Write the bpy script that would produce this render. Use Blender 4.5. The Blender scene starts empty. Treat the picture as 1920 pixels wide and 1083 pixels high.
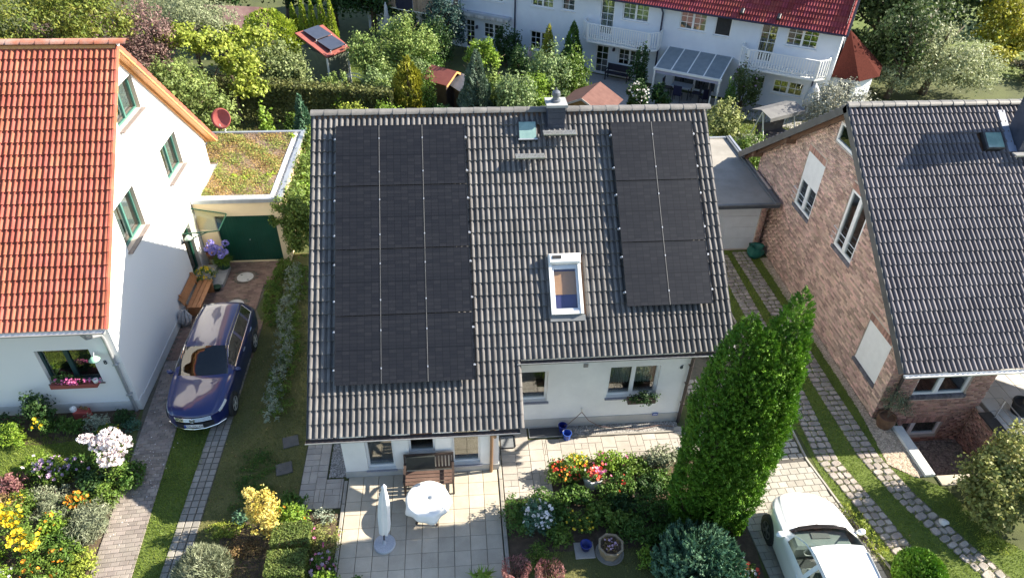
import bpy, math, random
import numpy as np
from mathutils import Vector, Matrix

random.seed(11)
RNG = np.random.default_rng(11)
scene = bpy.context.scene
COL = scene.collection
R_ = math.radians

# ------------------------------------------------------------------ camera
PITCH, YAW, ROLL = 0.65348, -0.095506, 0.022459
def cam_axes():
    cp, sp = math.cos(PITCH), math.sin(PITCH)
    f = Vector((0, cp, -sp)); u = Vector((0, sp, cp)); x = Vector((1, 0, 0))
    cr, sr = math.cos(ROLL), math.sin(ROLL)
    x, u = cr * x + sr * u, -sr * x + cr * u
    z = Matrix.Rotation(YAW, 3, 'Z')
    return z @ x, z @ u, z @ f
CAM = Vector((3.856, -18.3235, 15.7659))
_r, _u, _f = cam_axes()
cd = bpy.data.cameras.new('camera'); cam = bpy.data.objects.new('camera', cd); COL.objects.link(cam)
cam.matrix_world = Matrix(((_r.x, _u.x, -_f.x, CAM.x), (_r.y, _u.y, -_f.y, CAM.y), (_r.z, _u.z, -_f.z, CAM.z), (0, 0, 0, 1)))
cd.sensor_width = 36; cd.sensor_fit = 'HORIZONTAL'; cd.lens = 24.437; cd.clip_start = .1; cd.clip_end = 1500
scene.camera = cam

# ------------------------------------------------------------------ sky, sun, exposure
SUN = Vector((1.65, 0.13, 1.0)).normalized()
w = bpy.data.worlds.new('World'); scene.world = w; w.use_nodes = True
nt = w.node_tree; bg = nt.nodes['Background']
sky = nt.nodes.new('ShaderNodeTexSky'); sky.sky_type = 'NISHITA'; sky.sun_disc = False
sky.sun_elevation = math.asin(SUN.z); sky.sun_rotation = math.atan2(SUN.x, SUN.y)
sky.air_density = 1.0; sky.dust_density = .6; sky.ozone_density = 1.3
nt.links.new(sky.outputs[0], bg.inputs[0]); bg.inputs[1].default_value = 0.085
sl = bpy.data.lights.new('sun', 'SUN'); sl.energy = 5.0; sl.angle = R_(.53); sl.color = (1.0, .91, .76)
so = bpy.data.objects.new('sun', sl); COL.objects.link(so)
so.rotation_euler = SUN.to_track_quat('Z', 'Y').to_euler(); so.location = (30, 0, 30)
vs = scene.view_settings; vs.view_transform = 'Standard'; vs.look = 'None'; vs.exposure = 1.72; vs.gamma = 1; vs.use_curve_mapping = False

# ------------------------------------------------------------------ materials
MATS = {}
def mat(name, c1, c2=None, rough=.75, scale=3., rnd=.0, hue=.0, bump=0., bscale=60., metal=0., spec=.4, trans=0., coat=0., c3=None, fine=0., big=0.):
    """noise-mixed base colour in world space; rnd = brightness spread per piece (object or island)"""
    if name in MATS: return MATS[name]
    m = bpy.data.materials.new(name); m.use_nodes = True; MATS[name] = m
    t = m.node_tree; N, L = t.nodes, t.links
    b = N['Principled BSDF']; out = N['Material Output']
    b.inputs['Roughness'].default_value = rough; b.inputs['Metallic'].default_value = metal
    b.inputs['Specular IOR Level'].default_value = spec
    if coat: b.inputs['Coat Weight'].default_value = coat; b.inputs['Coat Roughness'].default_value = .03
    geo = N.new('ShaderNodeNewGeometry')
    if c2 is None: c2 = c1
    col = None
    nz = N.new('ShaderNodeTexNoise'); nz.inputs['Scale'].default_value = scale; nz.inputs['Detail'].default_value = 5; nz.inputs['Roughness'].default_value = .62
    L.new(geo.outputs['Position'], nz.inputs['Vector'])
    rp = N.new('ShaderNodeValToRGB'); e = rp.color_ramp.elements
    e[0].position = .34; e[1].position = .66
    e[0].color = (*c1, 1); e[1].color = (*c2, 1)
    if c3 is not None:
        k = rp.color_ramp.elements.new(.8); k.color = (*c3, 1)
    L.new(nz.outputs['Fac'], rp.inputs['Fac']); col = rp.outputs['Color']
    if rnd or hue:
        oi = N.new('ShaderNodeObjectInfo'); ad = N.new('ShaderNodeMath'); ad.operation = 'ADD'
        L.new(oi.outputs['Random'], ad.inputs[0]); L.new(geo.outputs['Random Per Island'], ad.inputs[1])
        fr = N.new('ShaderNodeMath'); fr.operation = 'FRACT'; L.new(ad.outputs[0], fr.inputs[0])
        hs = N.new('ShaderNodeHueSaturation'); L.new(col, hs.inputs['Color'])
        mr = N.new('ShaderNodeMapRange'); mr.inputs['To Min'].default_value = 1 - rnd; mr.inputs['To Max'].default_value = 1 + rnd
        L.new(fr.outputs[0], mr.inputs['Value']); L.new(mr.outputs[0], hs.inputs['Value'])
        if hue:
            m2 = N.new('ShaderNodeMath'); m2.operation = 'MULTIPLY'; m2.inputs[1].default_value = 7.31; L.new(fr.outputs[0], m2.inputs[0])
            f2 = N.new('ShaderNodeMath'); f2.operation = 'FRACT'; L.new(m2.outputs[0], f2.inputs[0])
            mh = N.new('ShaderNodeMapRange'); mh.inputs['To Min'].default_value = .5 - hue; mh.inputs['To Max'].default_value = .5 + hue
            L.new(f2.outputs[0], mh.inputs['Value']); L.new(mh.outputs[0], hs.inputs['Hue'])
        col = hs.outputs['Color']
    if big:
        n4 = N.new('ShaderNodeTexNoise'); n4.inputs['Scale'].default_value = .55; n4.inputs['Detail'].default_value = 6; n4.inputs['Roughness'].default_value = .7
        L.new(geo.outputs['Position'], n4.inputs['Vector'])
        h4 = N.new('ShaderNodeHueSaturation'); L.new(col, h4.inputs['Color'])
        m4 = N.new('ShaderNodeMapRange'); m4.inputs['From Min'].default_value = .3; m4.inputs['From Max'].default_value = .7
        m4.inputs['To Min'].default_value = 1 - big; m4.inputs['To Max'].default_value = 1 + big
        L.new(n4.outputs['Fac'], m4.inputs['Value']); L.new(m4.outputs[0], h4.inputs['Value']); col = h4.outputs['Color']
    if fine:
        n3 = N.new('ShaderNodeTexNoise'); n3.inputs['Scale'].default_value = 90; n3.inputs['Detail'].default_value = 2
        L.new(geo.outputs['Position'], n3.inputs['Vector'])
        h3 = N.new('ShaderNodeHueSaturation'); L.new(col, h3.inputs['Color'])
        m3 = N.new('ShaderNodeMapRange'); m3.inputs['From Min'].default_value = .3; m3.inputs['From Max'].default_value = .7
        m3.inputs['To Min'].default_value = 1 - fine; m3.inputs['To Max'].default_value = 1 + fine
        L.new(n3.outputs['Fac'], m3.inputs['Value']); L.new(m3.outputs[0], h3.inputs['Value']); col = h3.outputs['Color']
    L.new(col, b.inputs['Base Color'])
    if bump:
        n2 = N.new('ShaderNodeTexNoise'); n2.inputs['Scale'].default_value = bscale; n2.inputs['Detail'].default_value = 3
        L.new(geo.outputs['Position'], n2.inputs['Vector'])
        bp = N.new('ShaderNodeBump'); bp.inputs['Strength'].default_value = bump; bp.inputs['Distance'].default_value = .02
        L.new(n2.outputs['Fac'], bp.inputs['Height']); L.new(bp.outputs[0], b.inputs['Normal'])
    if trans:
        tr = N.new('ShaderNodeBsdfTranslucent'); L.new(col, tr.inputs['Color'])
        mx = N.new('ShaderNodeMixShader'); mx.inputs[0].default_value = trans
        L.new(b.outputs[0], mx.inputs[1]); L.new(tr.outputs[0], mx.inputs[2]); L.new(mx.outputs[0], out.inputs['Surface'])
    return m
def leafmat(name, dark, light, hue=.012, rnd=.35, scale=2.2, trans=.32, rough=.55):
    dark, light = [tuple(v * 1.22 for v in c) for c in (dark, light)]
    return mat(name, dark, light, rough=rough, scale=scale, rnd=rnd, hue=hue, trans=trans, spec=.3)
def glassmat(name, tint=(.82, .88, .88), f0=.2, rough=.01):
    if name in MATS: return MATS[name]
    m = bpy.data.materials.new(name); m.use_nodes = True; MATS[name] = m
    t = m.node_tree; N, L = t.nodes, t.links
    for n in list(N):
        if n.type == 'BSDF_PRINCIPLED': N.remove(n)
    o = N['Material Output']; lw = N.new('ShaderNodeLayerWeight'); lw.inputs[0].default_value = .5
    pw = N.new('ShaderNodeMath'); pw.operation = 'POWER'; pw.inputs[1].default_value = 5; L.new(lw.outputs['Facing'], pw.inputs[0])
    fr = N.new('ShaderNodeMapRange'); fr.inputs['To Min'].default_value = f0; L.new(pw.outputs[0], fr.inputs['Value'])
    a = N.new('ShaderNodeBsdfTransparent'); a.inputs[0].default_value = (*tint, 1)
    g = N.new('ShaderNodeBsdfGlossy'); g.inputs['Roughness'].default_value = rough
    nz = N.new('ShaderNodeTexNoise'); nz.inputs['Scale'].default_value = 1.3; geo = N.new('ShaderNodeNewGeometry'); L.new(geo.outputs['Position'], nz.inputs['Vector'])
    bp = N.new('ShaderNodeBump'); bp.inputs['Strength'].default_value = .04; bp.inputs['Distance'].default_value = .05
    L.new(nz.outputs['Fac'], bp.inputs['Height']); L.new(bp.outputs[0], g.inputs['Normal'])
    mx = N.new('ShaderNodeMixShader'); L.new(fr.outputs[0], mx.inputs[0]); L.new(a.outputs[0], mx.inputs[1]); L.new(g.outputs[0], mx.inputs[2])
    L.new(mx.outputs[0], o.inputs['Surface'])
    return m

GLASS = glassmat('window_glass')
GLASS_CLEAR = glassmat('canopy_glass', (.86, .9, .85), .06, .08)
GLASS_ROOF = glassmat('skylight_glass', (.9, .93, .97), .07)
ROOM = mat('room', (.10, .085, .07), (.05, .045, .04), rough=.9, scale=1.2)
WHITE_RENDER = mat('white_render', (.80, .79, .77), (.74, .735, .72), rough=.85, scale=1.1, bump=.15, bscale=150, big=.06)
CREAM_RENDER = mat('cream_render', (.80, .64, .40), (.76, .60, .37), rough=.85, scale=1.5, bump=.12, bscale=150)
MAIN_RENDER = mat('main_render', (.78, .78, .76), (.70, .70, .69), rough=.85, scale=.9, bump=.15, bscale=150, big=.07)
ROW_RENDER = mat('row_render', (.70, .74, .79), (.62, .66, .72), rough=.85, scale=.8, bump=.1, bscale=120)
PLINTH = mat('plinth', (.46, .45, .43), (.38, .38, .36), rough=.9, scale=2, bump=.2)
WHITE_PAINT = mat('white_paint', (.80, .80, .79), (.74, .74, .73), rough=.45, scale=4)
DARK_TILE = mat('dark_roof_tile', (.118, .112, .109), (.165, .157, .153), rough=.75, spec=.2, scale=2.1, rnd=.2, hue=.008, bump=.2, bscale=90, fine=.16, big=.14, c3=(.21, .205, .17))
DARK_TILE2 = mat('dark_roof_tile_blue', (.115, .105, .118), (.16, .148, .158), rough=.72, spec=.2, scale=1.7, rnd=.16, hue=.006, bump=.2, bscale=90, fine=.14, big=.12)
RIDGE_DARK = mat('ridge_dark', (.13, .125, .12), (.19, .18, .17), rough=.55, scale=4, rnd=.12, bump=.2, c3=(.25, .25, .23))
RED_TILE = mat('red_roof_tile', (.29, .085, .056), (.37, .12, .083), rough=.85, spec=.15, scale=1.6, rnd=.14, hue=.008, bump=.2, bscale=90, fine=.12, big=.14)
RED_RIDGE = mat('red_ridge', (.42, .15, .09), (.40, .26, .22), rough=.65, scale=3.2, rnd=.12, bump=.3, c3=(.42, .37, .34))
ROW_TILE = mat('row_roof_tile', (.19, .03, .035), (.26, .05, .05), rough=.8, spec=.2, scale=1.4, rnd=.15, hue=.01, fine=.1)
BROWN_WOOD = mat('brown_wood', (.10, .055, .035), (.16, .09, .055), rough=.6, scale=5, rnd=.1)
DARK_WOOD = mat('dark_wood', (.045, .032, .028), (.075, .052, .044), rough=.5, scale=7, rnd=.15)
BENCH_WOOD = mat('bench_wood', (.36, .15, .06), (.46, .21, .09), rough=.5, scale=6, rnd=.12)
ORANGE_WOOD = mat('orange_wood', (.56, .27, .10), (.64, .33, .13), rough=.5, scale=6, rnd=.08)
GREY_METAL = mat('zinc', (.42, .44, .46), (.52, .54, .56), rough=.42, metal=.6, scale=3)
DARK_METAL = mat('dark_metal', (.05, .05, .055), (.08, .08, .085), rough=.4, metal=.3, scale=4)
GUTTER_BROWN = mat('brown_gutter', (.035, .028, .027), (.055, .045, .042), rough=.4, scale=4)
STEEL = mat('galvanised', (.62, .62, .62), (.74, .74, .74), rough=.35, metal=.75, scale=9)
BLACK_RUB = mat('black_rubber', (.018, .018, .02), (.03, .03, .032), rough=.7, scale=6)
SOIL = mat('soil', (.065, .045, .03), (.12, .085, .055), rough=.95, scale=5, bump=.6, bscale=30, c3=(.17, .13, .08))
GREEN_PAINT = mat('green_paint', (.006, .05, .03), (.010, .062, .04), rough=.4, scale=2)
STONE_SILL = mat('blue_stone', (.30, .31, .36), (.22, .23, .27), rough=.6, scale=30)

# ------------------------------------------------------------------ mesh helpers
FR = {}
def base_of(o):
    return FR.get(o.name, Vector((0, 0, 0)))
def thing(name, label, cat, loc=(0, 0, 0), group=None, rotz=0., local=False):
    o = bpy.data.objects.new(name, None); o.empty_display_size = .2; COL.objects.link(o)
    o.location = loc; o.rotation_euler = (0, 0, rotz); o['label'] = label; o['category'] = cat
    if group: o['group'] = group
    FR[o.name] = Vector((0, 0, 0)) if (local or rotz) else Vector(loc)
    return o
def tag(o, label, cat, group=None):
    o['label'] = label; o['category'] = cat
    if group: o['group'] = group
    return o

class MB:
    def __init__(s): s.v = []; s.f = []; s.m = []
    def face(s, pts, mi=0):
        n = len(s.v); s.v.extend([tuple(p) for p in pts]); s.f.append(tuple(range(n, n + len(pts)))); s.m.append(mi)
    def add(s, vs, fs, mi=0):
        n = len(s.v); s.v.extend([tuple(p) for p in vs])
        for f in fs: s.f.append(tuple(n + i for i in f)); s.m.append(mi)
    def box(s, x0, y0, z0, x1, y1, z1, mi=0, M=None):
        vs = [Vector((x, y, z)) for z in (z0, z1) for y in (y0, y1) for x in (x0, x1)]
        if M is not None: vs = [M @ p for p in vs]
        s.add(vs, [(0, 2, 3, 1), (4, 5, 7, 6), (0, 1, 5, 4), (2, 6, 7, 3), (0, 4, 6, 2), (1, 3, 7, 5)], mi)
        return s
    def bevbox(s, x0, y0, z0, x1, y1, z1, b=.01, mi=0, M=None):
        vs = [Vector((x, y, z0)) for y in (y0, y1) for x in (x0, x1)]
        vs += [Vector((x, y, z1 - b)) for y in (y0, y1) for x in (x0, x1)]
        vs += [Vector((x, y, z1)) for y in (y0 + b, y1 - b) for x in (x0 + b, x1 - b)]
        if M is not None: vs = [M @ p for p in vs]
        fs = [(0, 1, 5, 4), (1, 3, 7, 5), (3, 2, 6, 7), (2, 0, 4, 6), (4, 5, 9, 8), (5, 7, 11, 9), (7, 6, 10, 11), (6, 4, 8, 10), (8, 9, 11, 10), (0, 2, 3, 1)]
        s.add(vs, fs, mi); return s
    def bar(s, p0, p1, w, h, mi=0, up=(0, 0, 1)):
        p0, p1 = Vector(p0), Vector(p1); d = (p1 - p0); L = d.length; d.normalize(); up = Vector(up)
        if abs(d.dot(up)) > .98: up = Vector((0, 1, 0))
        r = d.cross(up).normalized(); u = r.cross(d).normalized()
        vs = []
        for q in (p0, p1):
            for a, b in ((-1, -1), (1, -1), (1, 1), (-1, 1)): vs.append(q + r * a * w / 2 + u * b * h / 2)
        s.add(vs, [(0, 1, 2, 3), (7, 6, 5, 4), (0, 4, 5, 1), (1, 5, 6, 2), (2, 6, 7, 3), (3, 7, 4, 0)], mi); return s
    def tube(s, pts, r, n=8, mi=0, cap=True):
        pts = [Vector(p) for p in pts]; rs = r if isinstance(r, (list, tuple)) else [r] * len(pts)
        rings = []; prev = None
        for i, p in enumerate(pts):
            d = (pts[min(i + 1, len(pts) - 1)] - pts[max(i - 1, 0)]).normalized()
            ref = prev if prev is not None else (Vector((0, 0, 1)) if abs(d.z) < .9 else Vector((1, 0, 0)))
            a = d.cross(ref)
            if a.length < 1e-4: a = d.cross(Vector((1, .3, 0)))
            a.normalize(); b = a.cross(d).normalized(); prev = b
            rings.append([p + (a * math.cos(2 * math.pi * k / n) + b * math.sin(2 * math.pi * k / n)) * rs[i] for k in range(n)])
        vs = [q for g in rings for q in g]; fs = []
        for i in range(len(pts) - 1):
            for k in range(n):
                fs.append((i * n + k, (i + 1) * n + k, (i + 1) * n + (k + 1) % n, i * n + (k + 1) % n))
        if cap: fs.append(tuple(range(n))); fs.append(tuple((len(pts) - 1) * n + k for k in reversed(range(n))))
        s.add(vs, fs, mi); return s
    def lathe(s, prof, c=(0, 0, 0), n=20, mi=0, sx=1., sy=1., wob=None):
        vs = []; fs = []
        for i, (r, z) in enumerate(prof):
            for k in range(n):
                a = 2 * math.pi * k / n; q = 1 + (wob(a, i) if wob else 0)
                vs.append((c[0] + r * q * math.cos(a) * sx, c[1] + r * q * math.sin(a) * sy, c[2] + z))
        for i in range(len(prof) - 1):
            for k in range(n): fs.append((i * n + k, i * n + (k + 1) % n, (i + 1) * n + (k + 1) % n, (i + 1) * n + k))
        if prof[0][0] > 1e-4: fs.append(tuple(reversed(range(n))))
        if prof[-1][0] > 1e-4: fs.append(tuple((len(prof) - 1) * n + k for k in range(n)))
        s.add(vs, fs, mi); return s
    def prism(s, poly, z0, z1, mi=0):
        n = len(poly); a = sum(poly[i][0] * poly[(i + 1) % n][1] - poly[(i + 1) % n][0] * poly[i][1] for i in range(n))
        if a < 0: poly = poly[::-1]
        vs = [(x, y, z0) for x, y in poly] + [(x, y, z1) for x, y in poly]
        fs = [tuple(reversed(range(n))), tuple(range(n, 2 * n))] + [(i, (i + 1) % n, n + (i + 1) % n, n + i) for i in range(n)]
        s.add(vs, fs, mi); return s
    def mesh(s, name, mats, smooth=False, off=Vector((0, 0, 0))):
        me = bpy.data.meshes.new(name)
        me.from_pydata([(p[0] - off[0], p[1] - off[1], p[2] - off[2]) for p in s.v], [], s.f)
        for m in (mats if isinstance(mats, (list, tuple)) else [mats]): me.materials.append(m)
        if any(s.m): me.polygons.foreach_set('material_index', s.m)
        if smooth: me.polygons.foreach_set('use_smooth', [True] * len(s.f))
        me.update(); return me
    def build(s, name, mats, parent=None, smooth=False, label=None, kind=None, auto=None):
        off = base_of(parent) if parent is not None else Vector((0, 0, 0))
        o = bpy.data.objects.new(name, s.mesh(name, mats, smooth, off)); COL.objects.link(o)
        if parent is not None: o.parent = parent; FR[o.name] = off
        if label: o['label'] = label
        if kind: o['kind'] = kind
        if auto is not None: o.data.set_sharp_from_angle(angle=R_(auto))
        return o
    def solo(s, name, mats, label, cat, loc, group=None, smooth=False, auto=None):
        """a top-level thing of one mesh, origin at loc"""
        o = bpy.data.objects.new(name, s.mesh(name, mats, smooth, Vector(loc))); o.location = loc; COL.objects.link(o)
        if auto is not None: o.data.set_sharp_from_angle(angle=R_(auto))
        FR[o.name] = Vector(loc)
        return tag(o, label, cat, group)
def place(me, name, parent, M, kind=None):
    o = bpy.data.objects.new(name, me); COL.objects.link(o); o.parent = parent
    o.matrix_local = Matrix.Translation(-base_of(parent)) @ M if parent is not None else M
    if kind: o['kind'] = kind
    return o
def raw_mesh(name, V, F, mats, smooth=False):
    """V (n,3) numpy, F (m,k) numpy of equal polygons"""
    me = bpy.data.meshes.new(name); n, (m, k) = len(V), F.shape
    me.vertices.add(n); me.vertices.foreach_set('co', np.ascontiguousarray(V, dtype=np.float32).ravel())
    me.loops.add(m * k); me.loops.foreach_set('vertex_index', np.ascontiguousarray(F, dtype=np.int32).ravel())
    me.polygons.add(m); me.polygons.foreach_set('loop_start', np.arange(0, m * k, k, dtype=np.int32))
    for q in (mats if isinstance(mats, (list, tuple)) else [mats]): me.materials.append(q)
    if smooth: me.polygons.foreach_set('use_smooth', np.ones(m, dtype=bool))
    me.update(calc_edges=True); return me
def raw_obj(me, name, parent=None, kind=None, loc=None):
    o = bpy.data.objects.new(name, me); COL.objects.link(o)
    if parent is not None: o.parent = parent; FR[o.name] = base_of(parent)
    if loc is not None: o.location = loc
    if kind: o['kind'] = kind
    return o
def sheet(name, polys, z, m, kind='structure', parent=None, label=None):
    b = MB()
    for p in polys:
        n = len(p); a = sum(p[i][0] * p[(i + 1) % n][1] - p[(i + 1) % n][0] * p[i][1] for i in range(n))
        b.face([(x, y, z) for x, y in (p if a > 0 else p[::-1])])
    o = b.build(name, m, parent)
    if parent is None: o['kind'] = kind
    if label: o['label'] = label
    return o
def inpoly(P, poly):
    x, y = P[:, 0], P[:, 1]; r = np.zeros(len(P), bool); n = len(poly)
    for i in range(n):
        x0, y0 = poly[i]; x1, y1 = poly[(i + 1) % n]
        if y0 == y1: continue
        c = ((y0 > y) != (y1 > y)) & (x < (x1 - x0) * (y - y0) / (y1 - y0) + x0); r ^= c
    return r
def scatter(poly, dens):
    a = np.array(poly); lo, hi = a.min(0), a.max(0); n = int((hi - lo).prod() * dens) + 1
    P = lo + RNG.random((n, 2)) * (hi - lo); return P[inpoly(P, poly)]

# ------------------------------------------------------------------ foliage
def nrm(a): return a / (np.linalg.norm(a, axis=1, keepdims=True) + 1e-9)
def leaves(P, Nn, L, W, up=.3, jit=.8, T=None):
    """rhombic leaves: P centres, Nn rough normals"""
    n = len(P); L = np.broadcast_to(np.asarray(L, float), (n,)) * RNG.uniform(.65, 1.3, n); W = np.broadcast_to(np.asarray(W, float), (n,)) * RNG.uniform(.65, 1.3, n)
    nn = nrm(Nn + jit * RNG.normal(size=(n, 3)) + np.array([0, 0, up]))
    t = RNG.normal(size=(n, 3)) if T is None else T + .35 * RNG.normal(size=(n, 3))
    t = nrm(t - (t * nn).sum(1, keepdims=True) * nn); s = np.cross(nn, t)
    V = np.stack([P - t * L[:, None] / 2, P + s * W[:, None] / 2 - t * L[:, None] * .08, P + t * L[:, None] / 2, P - s * W[:, None] / 2 - t * L[:, None] * .08], 1)
    V[:, 2] -= nn * (L * .12)[:, None]
    return V.reshape(-1, 3), np.arange(4 * n).reshape(n, 4)
def blob_pts(n, c, r, clumps=40, cr=.22, inner=.55, flat=.35, seed_lobes=None):
    """clumpy points through an ellipsoid's outer volume, bottom flattened"""
    c = np.array(c, float); r = np.array(r, float)
    d = nrm(RNG.normal(size=(clumps, 3))); d[:, 2] = np.where(d[:, 2] < -flat, -flat * RNG.random(clumps), d[:, 2])
    rad = inner + (1 - inner) * RNG.random(clumps) ** .6
    rad *= 1 + .12 * RNG.normal(size=clumps)
    C = d * rad[:, None]
    wgt = RNG.uniform(.5, 1.5, clumps); k = RNG.choice(clumps, n, p=wgt / wgt.sum())
    sz = cr * RNG.uniform(.6, 1.4, clumps)
    Q = C[k] + RNG.normal(size=(n, 3)) * sz[k][:, None] * .62
    return c + Q * r, nrm(Q * .6 + (Q - C[k]) / cr * .6 + 1e-6)
def foliage(parent, name, blobs, n, L, W, m, up=.3, jit=.8, **kw):
    """blobs: list of (centre, radii); n leaves shared by volume"""
    vol = np.array([b[1][0] * b[1][1] * b[1][2] for b in blobs]) ** .72; vol /= vol.sum(); VV = []; FF = []; k = 0
    for b, v in zip(blobs, vol):
        P, Nn = blob_pts(max(20, int(n * v)), b[0], b[1], **kw)
        P[:, 2] = np.maximum(P[:, 2], .015)
        V, F = leaves(P, Nn, L, W, up, jit); VV.append(V); FF.append(F + k); k += len(V)
    V = np.concatenate(VV); F = np.concatenate(FF); V = V - np.array(base_of(parent))
    return raw_obj(raw_mesh(name, V, F, m), name, parent)
def flowers(parent, name, P, size, m, up=.8, petals=5):
    """small open cups: each flower a ring of petals"""
    n = len(P); nn = nrm(RNG.normal(size=(n, 3)) * .5 + np.array([0, -.35, up])); a = nrm(np.cross(nn, RNG.normal(size=(n, 3)))); b = np.cross(nn, a)
    sz = size * RNG.uniform(.7, 1.3, n); VV = []
    for k in range(petals):
        t = 2 * math.pi * k / petals; t2 = t + 2 * math.pi / petals * .5; t3 = t - 2 * math.pi / petals * .5
        def ring(t_, r_, h_): return P + (a * math.cos(t_) + b * math.sin(t_)) * (sz * r_)[:, None] + nn * (sz * h_)[:, None]
        VV.append(np.stack([P, ring(t3, .42, .1), ring(t, .6, .22), ring(t2, .42, .1)], 1))
    V = np.concatenate(VV).reshape(-1, 3) - np.array(base_of(parent)); F = np.arange(len(V)).reshape(-1, 4)
    return raw_obj(raw_mesh(name, V, F, m), name, parent)
def stems(parent, name, base, tips, r, m):
    b = MB()
    for t in tips:
        t = Vector(t); q = Vector(base) + Vector((random.uniform(-.03, .03), random.uniform(-.03, .03), 0)); mid = q.lerp(t, .5) + Vector((random.uniform(-.05, .05), random.uniform(-.05, .05), .02))
        b.tube([q, mid, t], [r, r * .8, r * .45], 5, cap=False)
    return b.build(name, m, parent, smooth=True)
BARK = mat('bark', (.09, .065, .045), (.15, .115, .085), rough=.9, scale=12, bump=.5, bscale=25)
def trunk(parent, base, h, r, limbs=5, spread=1., top=.75):
    b = MB(); base = Vector(base); lean = Vector((random.uniform(-.08, .08), random.uniform(-.08, .08), 1)) * h
    pts = [base + lean * t + Vector((math.sin(t * 5) * r * .5, math.cos(t * 4) * r * .5, 0)) for t in (0, .12, .4, .7, 1)]
    b.tube(pts, [r * 1.35, r, r * .8, r * .5, r * .2], 8)
    for i in range(limbs):
        t = .3 + .6 * i / max(1, limbs); a = i * 2.4 + random.random(); q = base + lean * t
        e = q + Vector((math.cos(a) * spread, math.sin(a) * spread, h * .3 * random.uniform(.6, 1.2)))
        b.tube([q, q.lerp(e, .5) + Vector((0, 0, -.05 * h)), e], [r * .5, r * .3, r * .1], 6)
    return b.build('trunk', BARK, parent, smooth=True)
def grass(name, polys, dens, h, m, kind='stuff', wdt=.016, z=0.0):
    P = np.concatenate([scatter(p, dens) for p in polys]); n = len(P)
    hh = h * RNG.uniform(.5, 1.4, n); a = RNG.random(n) * 2 * np.pi; ww = wdt * RNG.uniform(.6, 1.4, n)
    B = np.column_stack([P, np.full(n, z)]); s = np.column_stack([np.cos(a), np.sin(a), np.zeros(n)]) * ww[:, None] / 2
    tip = B + np.column_stack([RNG.normal(size=(n, 2)) * (hh * .55)[:, None], hh])
    V = np.stack([B - s, B + s, tip], 1).reshape(-1, 3)
    return raw_obj(raw_mesh(name, V, np.arange(3 * n).reshape(n, 3), m), name, None, kind)
def pebbles(name, polys, dens, size, m, z=0., parent=None, zj=.0):
    P = np.concatenate([scatter(p, dens) for p in polys]); n = len(P)
    o = np.array([[1, 0, 0], [.3, .95, 0], [-.8, .6, 0], [-.8, -.6, 0], [.3, -.95, 0], [0, 0, .75]]); f = np.array([[0, 1, 5], [1, 2, 5], [2, 3, 5], [3, 4, 5], [4, 0, 5]])
    s = size * RNG.uniform(.6, 1.5, (n, 1)); a = RNG.random(n) * 6.283; ca, sa = np.cos(a), np.sin(a)
    q = o[None] * np.stack([s * RNG.uniform(.7, 1.3, (n, 1)), s, s * RNG.uniform(.5, 1., (n, 1))], 2)
    x = q[..., 0] * ca[:, None] - q[..., 1] * sa[:, None]; y = q[..., 0] * sa[:, None] + q[..., 1] * ca[:, None]
    off = -np.array(base_of(parent)) if parent is not None else np.zeros(3)
    V = np.stack([x + P[:, :1], y + P[:, 1:2], q[..., 2] + z + zj * RNG.random((n, 1))], 2).reshape(-1, 3) + off
    F = (f[None] + (np.arange(n) * 6)[:, None, None]).reshape(-1, 3)
    return raw_obj(raw_mesh(name, V, F, m), name, parent, 'stuff')
# ------------------------------------------------------------------ building helpers
def frameM(O, U, N):
    U = Vector(U).normalized(); N = Vector(N).normalized(); V = Vector((0, 0, 1)); O = Vector(O)
    return Matrix(((U.x, V.x, N.x, O.x), (U.y, V.y, N.y, O.y), (U.z, V.z, N.z, O.z), (0, 0, 0, 1)))
def wall_sheet(mb, M, u0, u1, top, kinks, holes, r=.14, mi=0, mr=0, v0=0.):
    us = sorted(set([u0, u1] + [k for k in kinks if u0 < k < u1] + [e for h in holes for e in (h[0], h[2])]))
    q = lambda u, v, n=0.: M @ Vector((u, v, n))
    for a, b in zip(us[:-1], us[1:]):
        m = (a + b) / 2; cur = v0
        for h in sorted([h for h in holes if h[0] < m < h[2]], key=lambda h: h[1]):
            mb.face([q(a, cur), q(b, cur), q(b, h[1]), q(a, h[1])], mi); cur = h[3]
        mb.face([q(a, cur), q(b, cur), q(b, top(b)), q(a, top(a))], mi)
    for (a, c, b, d) in [h[:4] for h in holes]:
        mb.face([q(a, c), q(b, c), q(b, c, -r), q(a, c, -r)], mr); mb.face([q(a, d, -r), q(b, d, -r), q(b, d), q(a, d)], mr)
        mb.face([q(a, c, -r), q(a, d, -r), q(a, d), q(a, c)], mr); mb.face([q(b, c), q(b, d), q(b, d, -r), q(b, c, -r)], mr)
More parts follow.
